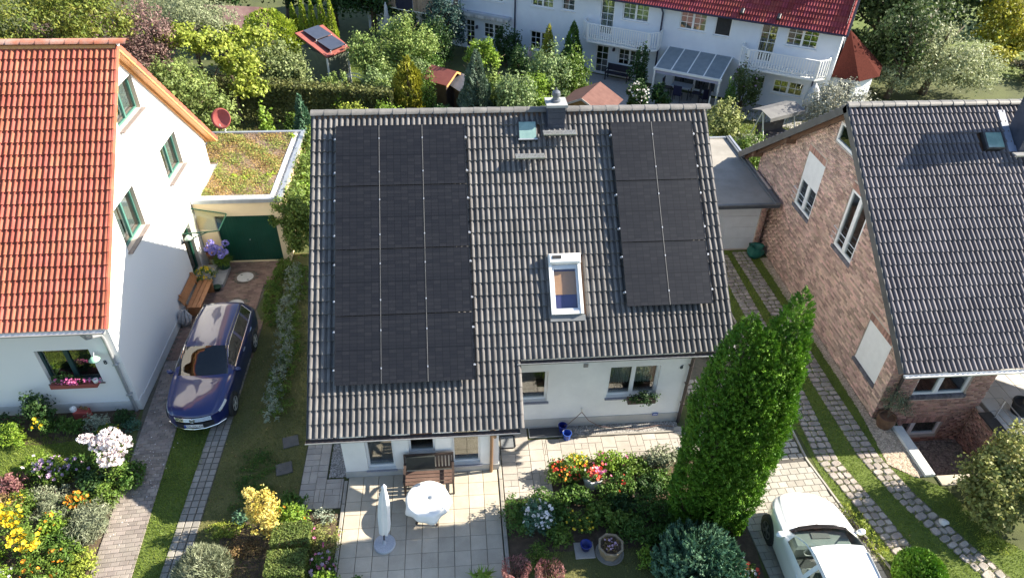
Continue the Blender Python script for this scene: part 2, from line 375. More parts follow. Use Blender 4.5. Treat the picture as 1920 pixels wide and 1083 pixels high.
def window(parent, M, hole, fm, r=.14, fw=.065, sashes=1, mun=(0, 0), sill=None, glass=None, room=True, blind=None, name='window', sillmat=None, curtain=None, split=None):
    a, c, b, d = hole[:4]; mb = MB(); z0, z1 = -r - .03, -r + .04
    mb.box(a, c, z0, a + fw, d, z1, 0, M); mb.box(b - fw, c, z0, b, d, z1, 0, M)
    mb.box(a + fw, c, z0, b - fw, c + fw, z1, 0, M); mb.box(a + fw, d - fw, z0, b - fw, d, z1, 0, M)
    ed = [a + fw] ; W = b - a - 2 * fw; cuts = split or [k / sashes for k in range(1, sashes)]
    panes = []; x = a + fw
    for t in cuts:
        xm = a + fw + W * t; mb.box(xm - fw * .85, c + fw, z0 + .004, xm + fw * .85, d - fw, z1 + .006, 0, M); panes.append((x, xm - fw * .85)); x = xm + fw * .85
    panes.append((x, b - fw))
    for (p, q) in panes:
        for i in range(1, mun[0]): u = p + (q - p) * i / mun[0]; mb.box(u - .014, c + fw, -r - .002, u + .014, d - fw, -r + .024, 0, M)
        for j in range(1, mun[1]): v = c + fw + (d - c - 2 * fw) * j / mun[1]; mb.box(p, v - .014, -r - .004, q, v + .014, -r + .022, 0, M)
    w = mb.build(name, fm, parent)
    for (p, q) in panes:
        g = MB(); g.box(p, c + fw, -r - .006, q, d - fw, -r + .006, 0, M); g.build('pane', glass or GLASS, w)
    if room:
        g = MB(); Q = lambda u, v, n: M @ Vector((u, v, n)); dp = -r - .75
        g.face([Q(a, c, dp), Q(b, c, dp), Q(b, d, dp), Q(a, d, dp)]); g.face([Q(a, c, z0), Q(b, c, z0), Q(b, c, dp), Q(a, c, dp)])
        g.face([Q(a, d, dp), Q(b, d, dp), Q(b, d, z0), Q(a, d, z0)]); g.face([Q(a, c, dp), Q(a, d, dp), Q(a, d, z0), Q(a, c, z0)]); g.face([Q(b, c, z0), Q(b, d, z0), Q(b, d, dp), Q(b, c, dp)])
        g.build('interior', ROOM, w)
    if sill:
        g = MB(); g.box(a - .05, c - .045, -r + .045, b + .05, c - .003, sill, 0, M); g.build('sill', sillmat or STONE_SILL, w)
    if blind:
        g = MB(); n = max(4, int((d - blind) / .055)); st = (d - blind) / n
        for k in range(n): g.box(a + .012, blind + k * st, -.035, b - .012, blind + (k + .93) * st, -.02, 0, M)
        g.box(a + .008, blind - .03, -.045, b - .008, blind - .002, -.012, 0, M)
        g.build('roller_shutter', WHITE_PAINT, w)
    if curtain:
        g = MB(); v0, v1 = curtain; n = 40
        for (p, q) in panes:
            for k in range(n):
                u, u2 = p + (q - p) * k / n, p + (q - p) * (k + 1) / n; e, e2 = .025 * math.sin(k * 1.25), .025 * math.sin((k + 1) * 1.25)
                g.face([Q2 for Q2 in (M @ Vector((u, v0, -r - .12 + e)), M @ Vector((u2, v0, -r - .12 + e2)), M @ Vector((u2, v1, -r - .12 + e2)), M @ Vector((u, v1, -r - .12 + e)))])
        g.build('curtain', mat('net_curtain', (.62, .62, .6), (.5, .5, .49), trans=.3), w, smooth=True)
    return w
def tile_mesh(name, m, tw, gauge, prof, hump, lift=.03, lap=.07, th=.018):
    L = gauge + lap; n = len(prof); mb = MB()
    v = [(x * tw, 0, lift + h * hump) for x, h in prof] + [(x * tw, L, h * hump * .92) for x, h in prof] + [(x * tw, 0, lift + h * hump - th - .012) for x, h in prof]
    f = [(i, i + 1, n + i + 1, n + i) for i in range(n - 1)] + [(2 * n + i, 2 * n + i + 1, i + 1, i) for i in range(n - 1)]
    mb.add(v, f); me = mb.mesh(name, m, smooth=True); me.set_sharp_from_angle(angle=R_(50)); return me, np.array(v), np.array(f)
FRANK = [(p + o, h) for o in (0, .5) for p, h in ((0, .0), (.10, .0), (.135, .62), (.19, .95), (.30, 1.), (.40, .82), (.45, .1))] + [(1.0, 0.)]
ROUND = [(p + o, h) for o in (0, .5) for p, h in ((0, .0), (.07, .06), (.13, .6), (.21, .93), (.29, 1.), (.38, .72), (.45, .15))] + [(1.0, 0.)]
def slopeM(x, s, yr, zr, al, side, h=0.):
    ca, sa = math.cos(al), math.sin(al)
    if side < 0: X, U, H = (1, 0, 0), (0, ca, sa), (0, -sa, ca)
    else: X, U, H = (-1, 0, 0), (0, -ca, sa), (0, sa, ca)
    o = Vector((x, yr, zr)) - Vector(U) * s + Vector(H) * h
    return Matrix(((X[0], U[0], H[0], o.x), (X[1], U[1], H[1], o.y), (X[2], U[2], H[2], o.z), (0, 0, 0, 1)))
def tiles(roof, tname, tm, x0, ncol, tw, s_list, yr, zr, al, side, keep, indiv=300, want=None, h=-.075):
    """lay tiles; the nearest `indiv` that can be seen are objects, the others one joined part"""
    me, V, F = tm; cand = []
    for r, s in enumerate(s_list):
        for c in range(ncol):
            x = x0 + c * tw if side < 0 else x0 - c * tw
            xc = x + (tw / 2 if side < 0 else -tw / 2)
            if not keep(xc, s - .17): continue
            M = slopeM(x, s + random.uniform(-.004, .004), yr, zr, al, side, h + random.uniform(-.003, .003))
            M = M @ Matrix.Rotation(random.uniform(-.004, .004), 4, 'Z')
            vis = indiv > 0 and (want is None or want(xc, s))
            cand.append((vis, (M.translation - CAM).length, M))
    front = sorted([c for c in cand if c[0]], key=lambda c: c[1])[:indiv]; ids = set(id(c) for c in front)
    for c in front: place(me, tname, roof, c[2])
    rest = [c[2] for c in cand if id(c) not in ids]
    if rest:
        VV = []; off = np.array(base_of(roof)); H = np.hstack([V, np.ones((len(V), 1))])
        for M in rest: VV.append((H @ np.array(M).T)[:, :3] - off)
        n = len(V); FF = (F[None] + (np.arange(len(rest)) * n)[:, None, None]).reshape(-1, 4)
        o = raw_obj(raw_mesh(tname + 's', np.concatenate(VV), FF, me.materials[0], True), tname + 's', roof, 'stuff'); o.data.set_sharp_from_angle(angle=R_(50))
def ridge_tiles(roof, x0, x1, y, z, r, m, step=.36, name='ridge_tile'):
    n = 7; mb = MB(); L = step + .05; v = []
    for (xx, rr) in ((0, r * 1.06), (L, r * .97)):
        for k in range(n): a = math.pi * (k / (n - 1)) ; v.append((xx, -math.cos(a) * rr * 1.12, math.sin(a) * rr * .72 - .25 * r))
    for k in range(n): a = math.pi * (k / (n - 1)); v.append((0, -math.cos(a) * r * 1.0, math.sin(a) * r * .62 - .3 * r))
    f = [(k, n + k, n + k + 1, k + 1) for k in range(n - 1)] + [(k + 1, 2 * n + k + 1, 2 * n + k, k) for k in range(n - 1)]
    mb.add(v, f); me = mb.mesh(name, m, smooth=True); me.set_sharp_from_angle(angle=R_(60)); k = 0; x = x0
    while x < x1 - .05:
        place(me, name, roof, Matrix.Translation((x, y + random.uniform(-.004, .004), z)) @ Matrix.Rotation(random.uniform(-.012, .012), 4, 'Z')); x += step
def deck(mb, x0, x1, s0, s1, yr, zr, al, side, th=.1, h=-.09, mi=0):
    M = slopeM(0, 0, yr, zr, al, side)
    if side > 0: x0, x1 = -x1, -x0
    mb.box(x0, -s1, h - th, x1, -s0, h, mi, M)
def gutter(parent, p0, p1, r, m, name='gutter'):
    p0, p1 = Vector(p0), Vector(p1); d = (p1 - p0).normalized(); a = d.cross(Vector((0, 0, 1))).normalized(); mb = MB(); n = 8; v = []
    for rr in (r, r - .012):
        for q in (p0, p1):
            for k in range(n + 1): t = math.pi * k / n; v.append(q + a * math.cos(t) * rr - Vector((0, 0, 1)) * math.sin(t) * rr)
    m_ = n + 1; f = [(k, k + 1, m_ + k + 1, m_ + k) for k in range(n)] + [(2 * m_ + k + 1, 2 * m_ + k, 3 * m_ + k, 3 * m_ + k + 1) for k in range(n)]
    f += [(0, m_, 3 * m_, 2 * m_), (n, 2 * m_ + n, 3 * m_ + n, m_ + n)]
    f += [tuple(range(n + 1)), tuple(m_ + k for k in reversed(range(n + 1)))]
    mb.add(v, f); return mb.build(name, m, parent, smooth=False)
def text_mesh(s, size, m, depth=.006, sh=0.):
    cu = bpy.data.curves.new('t', 'FONT'); cu.body = s; cu.size = size; cu.extrude = depth; cu.align_x = 'CENTER'; cu.align_y = 'CENTER'; cu.shear = sh
    o = bpy.data.objects.new('t', cu); COL.objects.link(o); bpy.context.view_layer.update()
    me = bpy.data.meshes.new_from_object(o.evaluated_get(bpy.context.evaluated_depsgraph_get())); bpy.data.objects.remove(o); bpy.data.curves.remove(cu)
    me.materials.clear(); me.materials.append(m); return me
def bricks(parent, name, M, u0, u1, top, holes, m, v0=0., bw=.24, bh=.078, mort=.011, th=.007):
    VV = []; r = 0; v = v0
    off = np.array(base_of(parent)); Mn = np.array(M)
    while v < 12:
        va, vb = v + mort / 2, v + bh - mort / 2
        iv = [(u0, u1)]
        for h in holes:
            if h[1] < vb and h[3] > va:
                nv = []
                for a, b in iv:
                    if h[2] <= a or h[0] >= b: nv.append((a, b)); continue
                    if h[0] > a: nv.append((a, h[0]))
                    if h[2] < b: nv.append((h[2], b))
                iv = nv
        any_ = False; o = (0, .5, .25, .75)[r % 4] * bw
        for a, b in iv:
            u = u0 - bw + o; k = 0
            while u < b:
                p, q = max(u + mort / 2, a), min(u + bw - mort / 2, b); u += bw
                if q - p < .035: continue
                if top(p) < vb or top(q) < vb:
                    if max(top(p), top(q)) > vb: any_ = True
                    continue
                any_ = True; t = th * random.uniform(.6, 1.3)
                VV.append([(p, va, -.004), (q, va, -.004), (q, vb, -.004), (p, vb, -.004), (p, va, t), (q, va, t), (q, vb, t), (p, vb, t)])
        if not any_ and v > v0 + .5: break
        v += bh; r += 1
    V = np.array(VV).reshape(-1, 3); V = (np.hstack([V, np.ones((len(V), 1))]) @ Mn.T)[:, :3] - off
    f = np.array([(4, 5, 6, 7), (0, 1, 5, 4), (1, 2, 6, 5), (2, 3, 7, 6), (3, 0, 4, 7)]); F = (f[None] + (np.arange(len(VV)) * 8)[:, None, None]).reshape(-1, 4)
    return raw_obj(raw_mesh(name, V, F, m), name, parent, 'stuff')

# ------------------------------------------------------------------ MAIN HOUSE
AL = 0.6875; ZR = 7.9586; TA = math.tan(AL); CA, SA = math.cos(AL), math.sin(AL); RW = 11.03; XS = 5.228; SB = 8.67; SM = 6.957
house = thing('house', 'white house with dark tiled roof carrying two black solar arrays', 'house', (5.0, -.5, 0))
YB, YM, YR = -6.03, -4.586, 4.62; X0, XB, X1 = .62, 4.77, 10.30
wt = lambda y: ZR - abs(y) * TA - .2
mb = MB()
MF_BAY = frameM((0, YB, 0), (1, 0, 0), (0, -1, 0)); MF_MAIN = frameM((0, YM, 0), (1, 0, 0), (0, -1, 0))
hb = [(1.22, .27, 1.96, 2.12), (2.36, .80, 3.06, 2.12), (3.52, .29, 4.27, 2.12)]
hm = [(5.33, 1.10, 6.24, 2.28), (7.97, 1.12, 9.42, 2.32)]
wall_sheet(mb, MF_BAY, X0, XB, lambda u: wt(YB), [], hb, .16, v0=.0)
wall_sheet(mb, MF_MAIN, XB, X1, lambda u: wt(YM), [], hm, .16)
wall_sheet(mb, frameM((X0, 0, 0), (0, -1, 0), (-1, 0, 0)), -YR, -YB, lambda u: wt(u), [0], [])
wall_sheet(mb, frameM((X1, 0, 0), (0, 1, 0), (1, 0, 0)), YM, YR, lambda u: wt(u), [0], [])
wall_sheet(mb, frameM((XB, 0, 0), (0, 1, 0), (1, 0, 0)), YB, YM, lambda u: wt(u), [], [])
wall_sheet(mb, frameM((0, YR, 0), (-1, 0, 0), (0, 1, 0)), -X1, -X0, lambda u: wt(YR), [], [])
wall = mb.build('wall', MAIN_RENDER, house)
mb = MB()   # plinth, a finger proud of the render
mb.box(X0 - .02, YB - .02, 0, XB + .02, YB + .3, .25); mb.box(XB + .021, YM - .02, 0, X1 + .02, YM + .3, .36); mb.box(X0 - .02, YB + .301, 0, X0 + .3, YR, .36); mb.box(X1 - .3, YM + .301, 0, X1 + .02, YR, .36)
mb.build('plinth', PLINTH, wall)
for k, h in enumerate(hb):
    window(house, MF_BAY, h, WHITE_PAINT, r=.16, fw=.055, sill=.05 if k != 1 else .06)
window(house, MF_MAIN, hm[0], WHITE_PAINT, r=.16, sill=.07)
window(house, MF_MAIN, hm[1], WHITE_PAINT, r=.16, sashes=2, sill=.07, curtain=(1.45, 2.05))
mb = MB(); mb.box(3.10, 1.05, -.012, 3.48, 2.3, .018, 0, MF_BAY); mb.build('wall_panel', WHITE_PAINT, house)
# roof
mb = MB()
deck(mb, 0.03, XS, 0.0, SB - .02, 0, ZR, AL, -1); deck(mb, XS + .001, RW - .03, 0.0, SM - .02, 0, ZR, AL, -1); deck(mb, .03, RW - .03, 0.0, SM - .02, 0, ZR, AL, 1)
roof = mb.build('roof', BROWN_WOOD, house)
for (xa, s1, sd) in ((0.012, SB, -1), (RW - .012, SM, -1), (0.012, SM, 1), (RW - .012, SM, 1), (XS + .012, None, -1)):
    mb = MB()
    if s1 is None:
        M = slopeM(xa, 0, 0, ZR, AL, -1); mb.box(-.012, -SB, -.2, .012, -SM - .02, -.01, 0, M)
    else:
        M = slopeM(xa, 0, 0, ZR, AL, sd); mb.box(-.012, -s1, -.2, .012, -.03, -.012, 0, M)
    mb.build('verge_board', DARK_METAL, roof)
GA = .3426; TW = RW / 37
TM = tile_mesh('roof_tile', DARK_TILE, TW, GA, FRANK, .076, lift=.052, th=.03)
sl_ = [SB + .02 - GA * k for k in range(25)]
AR = [(.708, .495, 3.442, 6.948), (8.203, .524, 2.288, 5.206)]
def keepm(x, s):
    if x > XS + .1 and s > SM - .1: return False
    for a, b, c, d in ((6.2, 7.1, 4.2, 5.78), (5.62, 6.14, .42, .95), (6.48, 6.9, -.1, .5)):
        if a < x < b and c < s < d: return False
    return True
def wantm(x, s):
    for x0, s0, w_, h_ in AR:
        if x0 - .05 < x < x0 + w_ + .05 and s0 < s < s0 + h_ + .05: return False
    return True
tiles(roof, 'roof_tile', TM, 0, 37, TW, sl_, 0, ZR, AL, -1, keepm, 300, wantm)
tiles(roof, 'rear_roof_tile', TM, RW, 37, TW, [SM + .02 - GA * k for k in range(20)], 0, ZR, AL, 1, lambda x, s: True, 0)
ridge_tiles(roof, 0, RW, 0, ZR + .01, .125, RIDGE_DARK, .37)
ye, ze = -SB * CA, ZR - SB * SA; ym_, zm = -SM * CA, ZR - SM * SA
gutter(house, (-.02, ye - .075, ze - .06), (XS + .02, ye - .075, ze - .06), .07, GUTTER_BROWN)
gutter(house, (XS + .03, ym_ - .075, zm - .06), (RW + .02, ym_ - .075, zm - .06), .07, GUTTER_BROWN)
mb = MB()
for (p, q, z) in ((-.02, XS + .02, ye), (XS + .03, RW + .02, ym_)):
    zz = (ze if z == ye else zm); mb.box(p, z - .150, zz - .075, q, z - .138, zz - .048)
mb.build('gutter_rim', STEEL, house)
mb = MB()
mb.tube([(4.62, ye - .07, ze - .12), (4.62, ye - .05, ze - .25), (4.6, YB - .2, ze - .5), (4.58, YB - .075, ze - .72), (4.56, YB - .075, .02)], .045, 10)
mb.build('downpipe', mat('copper_pipe', (.20, .115, .06), (.26, .16, .09), rough=.4, metal=.3), house, smooth=True, auto=40)
mb = MB()
mb.tube([(10.3, ym_ - .07, zm - .12), (10.3, ym_ - .03, zm - .28), (10.28, YM - .2, zm - .7), (10.26, YM - .08, zm - .95), (10.24, YM - .08, .03)], .05, 10)
for z in (.8, 1.6, 2.3): mb.box(10.2, YM - .14, z, 10.31, YM, z + .03)
mb.build('downpipe', GUTTER_BROWN, house, smooth=True, auto=40)
mb = MB(); mb.tube([(10.62, ym_ + .3, zm + .15), (10.55, ym_ + .55, zm - .12), (10.33, YM + .1, zm - .35)], .03, 8); mb.build('bracket', DARK_METAL, house)
mb = MB(); mb.box(7.2, 2.4, .002, 7.33, 2.52, .03, 0, MF_MAIN)
for k in range(4): mb.box(7.21, 2.41 + k * .028, .031, 7.32, 2.425 + k * .028, .045, 0, MF_MAIN)
mb.build('wall_vent', mat('vent', (.35, .33, .30)), house)
o = bpy.data.objects.new('house_number', text_mesh('6', .2, mat('number_dark', (.03, .04, .05)), .01, .25)); COL.objects.link(o); o.parent = house
o.matrix_local = Matrix.Translation(-base_of(house)) @ Matrix.Translation((10.0, YM - .013, 2.23)) @ Matrix.Rotation(R_(90), 4, 'X')
mb = MB(); mb.box(9.44, .30, .022, 9.6, .40, .035, 0, MF_MAIN); mb.box(9.46, .34, .036, 9.58, .362, .038, 1, MF_MAIN)
mb.build('hydrant_plate', [mat('plate_blue', (.05, .10, .34)), WHITE_PAINT], house)
mb = MB(); mb.tube([(7.28, YM, .76), (7.28, YM - .09, .76), (7.28, YM - .1, .70)], .016, 8); mb.tube([(7.25, YM - .05, .79), (7.31, YM - .05, .79)], .012, 6); mb.build('tap', STEEL, house)
# chimney
mb = MB(); cx0, cx1, cy0, cy1 = 6.45, 6.93, -.46, .02
n = 5; zz0, zz1 = 7.3, 8.2
mb.box(cx0, cy0, zz0, cx1, cy1, zz1)
ch = mb.build('chimney', mat('slate', (.035, .042, .065), (.06, .068, .095), rough=.5, scale=4), house)
sl_me = MB().box(0, 0, 0, .156, .004, .165).mesh('slate', MATS['slate'])
for j in range(5):
    for i in range(3):
        M = Matrix.Translation((cx0 + i * .16 + .003, cy0 - .009, zz0 + .07 + j * .17)) @ Matrix.Rotation(.03, 4, 'X'); place(sl_me, 'slate', ch, M)
mb = MB(); mb.box(cx0 - .05, cy0 - .05, zz1, cx1 + .05, cy1 + .05, zz1 + .07); mb.build('chimney_cap', mat('cap_concrete', (.36, .37, .36), (.28, .29, .29), scale=6), ch)
mb = MB(); ccx, ccy = (cx0 + cx1) / 2 - .01, (cy0 + cy1) / 2
mb.lathe([(.13, 0), (.13, .05), (.09, .07), (.09, .17)], (ccx, ccy, zz1 + .07), 18); mb.lathe([(.12, .17), (.125, .19), (.11, .27), (.06, .31), (.02, .32)], (ccx, ccy, zz1 + .07), 18); mb.tube([(ccx, ccy, zz1 + .38), (ccx, ccy, zz1 + .45)], .02, 8)
mb.build('cowl', mat('cowl_grey', (.10, .115, .14), (.15, .165, .19), rough=.45, metal=.3), ch, smooth=True, auto=35)
M0 = slopeM(0, 0, 0, ZR, AL, -1)
mb = MB(); mb.box(6.40, -.72, -.03, 6.98, -.54, .012, 0, M0); mb.box(6.36, -.70, -.03, 6.448, .0, .02, 0, M0); mb.box(6.932, -.70, -.03, 7.02, .0, .02, 0, M0); mb.build('flashing', DARK_METAL, ch)
# roof hatch
mb = MB(); mb.bevbox(5.62, -.965, -.06, 6.15, -.395, .10, .02, 0, M0); hat = mb.build('roof_hatch', DARK_METAL, house)
mb = MB(); mb.box(5.655, -.93, .101, 6.115, -.43, .108, 0, M0); mb.build('pane', mat('hatch_glass', (.16, .26, .25), (.24, .36, .33), rough=.12, spec=.7, coat=.5, scale=4), hat)
mb = MB(); mb.box(5.62, -.965, .1005, 6.15, -.931, .12, 0, M0); mb.build('frame', GREY_METAL, hat)
# chimney-sweep treads
for (xa, xb, s) in ((6.30, 7.20, .97), (5.50, 6.30, 1.64)):
    mb = MB(); c = M0 @ Vector((0, -s, .0)); y0, z0 = c.y - .02, c.z + .24
    for yy in (y0 - .12, y0 + .1): mb.box(xa, yy, z0, xb, yy + .02, z0 + .035)
    nb = int((xb - xa) / .035)
    for k in range(nb): x = xa + (xb - xa) * (k + .5) / nb; mb.box(x - .005, y0 - .1, z0 + .004, x + .005, y0 + .1, z0 + .03)
    for k in range(4): yy = y0 - .07 + k * .045; mb.box(xa, yy, z0 + .006, xb, yy + .006, z0 + .031)
    st = mb.build('roof_tread', STEEL, house)
    for x in (xa + .12, xb - .12):
        mb = MB(); mb.bar((x, y0 - .1, z0), (x, y0 + .05, z0 - .22), .03, .012); mb.bar((x, y0 + .1, z0), (x, y0 + .18, z0 - .06), .03, .012); mb.bar((x, y0 + .18, z0 - .06), (x, y0 - .12, z0 - .3), .03, .012); mb.build('bracket', DARK_METAL, st)
# roof window
mb = MB(); wx0, wx1, s0, s1 = 6.22, 7.06, 4.26, 5.86
mb.bevbox(wx0, -s0 - .26, -.05, wx1, -s0, .26, .03, 0, M0)                                   # shutter housing
mb.box(wx0, -s1, -.05, wx0 + .075, -s0 - .261, .15, 0, M0); mb.box(wx1 - .075, -s1, -.05, wx1, -s0 - .261, .15, 0, M0); mb.box(wx0 + .076, -s1, -.05, wx1 - .076, -s1 + .085, .13, 0, M0)
sk = mb.build('roof_window', WHITE_PAINT, house)
mb = MB(); a, b = wx0 + .13, wx1 - .13
mb.box(wx0 + .08, -s1 + .09, .0, a, -s0 - .27, .075, 0, M0); mb.box(b, -s1 + .09, .0, wx1 - .08, -s0 - .27, .075, 0, M0); mb.box(a + .001, -s1 + .09, .0, b - .001, -s1 + .16, .07, 0, M0); mb.box(a + .001, -s0 - .38, .0, b - .001, -s0 - .27, .07, 0, M0)
mb.build('sash', mat('grey_sash', (.48, .52, .58), (.56, .60, .66), rough=.4), sk)
mb = MB(); mb.box(a, -s1 + .15, .035, b, -s0 - .37, .045, 0, M0); mb.build('pane', GLASS_ROOF, sk)
mb = MB(); mb.box(a - .03, -s1 + .1, -.06, b + .03, -s0 - .3, -.05, 0, M0); mb.box(a + .0, -s1 + .55, -.045, b + .02, -s0 - .42, -.03, 1, M0); mb.build('interior', [mat('attic_floor', (.06, .055, .16), (.05, .045, .12)), mat('orange_reflection', (.55, .28, .12), (.50, .25, .1))], sk)  # orange sheet under the pane stands in for a reflection in the glass
mb = MB(); mb.box(wx0 + .09, -s0 - .15, .262, wx0 + .33, -s0 - .06, .275, 0, M0); mb.build('solar_cell', BLACK_RUB, sk)
mb = MB(); mb.box(wx0 - .03, -s1 - .17, -.03, wx1 + .05, -s1 - .005, .035, 0, M0); mb.build('apron', mat('lead', (.13, .14, .15), (.18, .19, .2), rough=.5), sk)
# solar arrays
def pv_material():
    m = bpy.data.materials.new('solar_cells'); m.use_nodes = True; t = m.node_tree; N, L = t.nodes, t.links; b = N['Principled BSDF']
    tc = N.new('ShaderNodeTexCoord'); sp = N.new('ShaderNodeSeparateXYZ'); L.new(tc.outputs['Object'], sp.inputs[0])
    def line(sock, period, width, off=0.):
        a = N.new('ShaderNodeMath'); a.operation = 'MULTIPLY_ADD'; a.inputs[1].default_value = 1 / period; a.inputs[2].default_value = off; L.new(sock, a.inputs[0])
        f = N.new('ShaderNodeMath'); f.operation = 'FRACT'; L.new(a.outputs[0], f.inputs[0])
        g = N.new('ShaderNodeMath'); g.operation = 'PINGPONG'; g.inputs[1].default_value = .5; L.new(f.outputs[0], g.inputs[0])
        l = N.new('ShaderNodeMath'); l.operation = 'LESS_THAN'; l.inputs[1].default_value = width / period / 2; L.new(g.outputs[0], l.inputs[0]); return l.outputs[0]
    v = line(sp.outputs['X'], .1833, .010, .0); h = line(sp.outputs['Y'], .0935, .008); h2 = line(sp.outputs['Y'], .861, .014)
    mx = N.new('ShaderNodeMath'); mx.operation = 'MAXIMUM'; L.new(v, mx.inputs[0]); L.new(h, mx.inputs[1]); m2 = N.new('ShaderNodeMath'); m2.operation = 'MAXIMUM'; L.new(mx.outputs[0], m2.inputs[0]); L.new(h2, m2.inputs[1])
    fx = N.new('ShaderNodeMath'); fx.operation = 'FLOOR'; fm_ = N.new('ShaderNodeVectorMath'); fm_.operation = 'DIVIDE'; fm_.inputs[1].default_value = (.1833, .0935, 1); L.new(tc.outputs['Object'], fm_.inputs[0])
    fl = N.new('ShaderNodeVectorMath'); fl.operation = 'FLOOR'; L.new(fm_.outputs[0], fl.inputs[0]); wn = N.new('ShaderNodeTexWhiteNoise'); L.new(fl.outputs[0], wn.inputs['Vector'])
    rp = N.new('ShaderNodeValToRGB'); rp.color_ramp.elements[0].color = (.009, .0094, .012, 1); rp.color_ramp.elements[1].color = (.0155, .0157, .0185, 1); L.new(wn.outputs['Value'], rp.inputs[0])
    mc = N.new('ShaderNodeMix'); mc.data_type = 'RGBA'; L.new(m2.outputs[0], mc.inputs['Factor']); L.new(rp.outputs[0], mc.inputs[6]); mc.inputs[7].default_value = (.003, .003, .0035, 1)
    L.new(mc.outputs[2], b.inputs['Base Color']); b.inputs['Roughness'].default_value = .42; b.inputs['Specular IOR Level'].default_value = .25; b.inputs['Coat Weight'].default_value = .4; b.inputs['Coat Roughness'].default_value = .06
    return m
PV = pv_material(); PVF = mat('pv_frame', (.02, .02, .022), (.03, .03, .032), rough=.35, metal=.4)
PW, PH, PG, PHT = 1.134, 1.722, .02, .185
cell_me = MB().box(.012, .012, -.012, PW - .012, PH - .012, -.003).mesh('cells', PV)
fb = MB(); fb.box(0, 0, -.035, PW, .0115, 0); fb.box(0, PH - .0115, -.035, PW, PH, 0); fb.box(0, .0116, -.035, .0115, PH - .0116, 0); fb.box(PW - .0115, .0116, -.035, PW, PH - .0116, 0)
frame_me = fb.mesh('frame', PVF)
clampm = MB().box(-.013, -.022, -.002, .013, .022, .01).mesh('clamp', STEEL)
for k, (xa, sa_, w_, h_) in enumerate(AR):
    nc, nr = (3, 4) if k == 0 else (2, 3)
    ar = thing('solar_array', ['large black solar array of twelve panels on the left of the dark roof', 'smaller black solar array of six panels beside the right verge'][k], 'solar array', tuple(M0 @ Vector((xa, -sa_ - h_, PHT))))
    for r in range(nr):
        for c_ in range(nc):
            M = slopeM(xa + c_ * (PW + PG), sa_ + r * (PH + PG) + PH, 0, ZR, AL, -1, PHT + random.uniform(-.002, .002))
            p = place(cell_me, 'solar_panel', ar, M)
            f = bpy.data.objects.new('frame', frame_me); COL.objects.link(f); f.parent = p
            for q in (.38, 1.34):
                if c_ == 0: place(clampm, 'clamp', ar, M @ Matrix.Translation((-.02, q, 0)))
                place(clampm, 'clamp', ar, M @ Matrix.Translation((PW + (.01 if c_ < nc - 1 else .02), q, 0)))
    for r in range(nr):
        for q in (.38, 1.34):
            s = sa_ + r * (PH + PG) + PH - q; mb = MB(); mb.box(xa - .06, -s - .02, .05, xa + w_ + .06, -s + .02, PHT - .036, 0, M0); mb.build('rail', STEEL, ar)
    mb = MB()
    for c_ in range(1, nc): x = xa + c_ * (PW + PG) - PG / 2; mb.box(x - .0045, -sa_ - h_, PHT - .034, x + .0045, -sa_, PHT - .0015, 0, M0)
    mb.build('joint_strip', mat('joint_alu', (.22, .22, .22), (.28, .28, .28), metal=.5), ar)
# ------------------------------------------------------------------ LEFT HOUSE (red tiles)
GX = -5.752; LY, LZ = 2.10, 9.25; LA = math.atan2(9.2506 - 3.6764, 2.1008 + 3.6648); LT = math.tan(LA); LCA, LSA = math.cos(LA), math.sin(LA)
LS = 8.02; LF, LB_ = -3.08, 7.28; LX0 = -16.5
lh = thing('house', 'white house with orange-red tiled roof and green window frames', 'house', (-11, 2.1, 0))
lt = lambda y: LZ - abs(y - LY) * LT - .2
MG = frameM((GX, 0, 0), (0, 1, 0), (1, 0, 0)); ML = frameM((0, LF, 0), (1, 0, 0), (0, -1, 0))
hg = [(1.25, 6.95, 3.02, 8.0), (3.33, 4.09, 4.88, 5.32), (-.66, 4.05, .86, 5.42), (2.98, .34, 3.82, 2.25)]
hf = [(-7.96, 1.2, -6.5, 2.46), (-11.4, 1.2, -9.9, 2.46)]
mb = MB()
wall_sheet(mb, MG, LF, LB_, lt, [LY], hg, .17, 0, 1); wall_sheet(mb, ML, LX0, GX, lambda u: lt(LF), [], hf, .17)
wall_sheet(mb, frameM((LX0, 0, 0), (0, -1, 0), (-1, 0, 0)), -LB_, -LF, lambda u: lt(-u), [-LY], []); wall_sheet(mb, frameM((0, LB_, 0), (-1, 0, 0), (0, 1, 0)), -GX, -LX0, lambda u: lt(LB_), [], [])
lw = mb.build('wall', [WHITE_RENDER, mat('reveal_tan', (.46, .38, .31), (.52, .43, .36))], lh)
mb = MB(); mb.box(LX0, LF - .018, 0, GX + .018, LF + .3, .38); mb.box(GX - .3, LF + .301, 0, GX + .018, 2.9, .32); mb.build('plinth', mat('white_plinth', (.68, .67, .64), (.58, .57, .53), scale=2, bump=.2), lw)
GF = mat('green_frame', (.06, .17, .14), (.08, .2, .165), rough=.35)
DGF = mat('dark_green_frame', (.02, .05, .055), (.025, .06, .06), rough=.35)
LSILL = mat('brown_sill', (.17, .14, .13), (.22, .18, .165), rough=.6, scale=10)
for h in hg[:3]: window(lh, MG, h, GF, r=.17, fw=.05, sashes=2, sill=.13, sillmat=LSILL, curtain=(h[1] + .1, h[3] - .1))
dw = window(lh, MG, hg[3], GREEN_PAINT, r=.17, fw=.09, name='door')
for h in hf: window(lh, ML, h, DGF, r=.17, fw=.07, sashes=2, sill=.03, sillmat=LSILL)
mb = MB(); deck(mb, LX0, -5.47, 0, LS - .02, LY, LZ, LA, -1); deck(mb, LX0, -5.47, 0, LS - .02, LY, LZ, LA, 1)
lr = mb.build('roof', ORANGE_WOOD, lh)
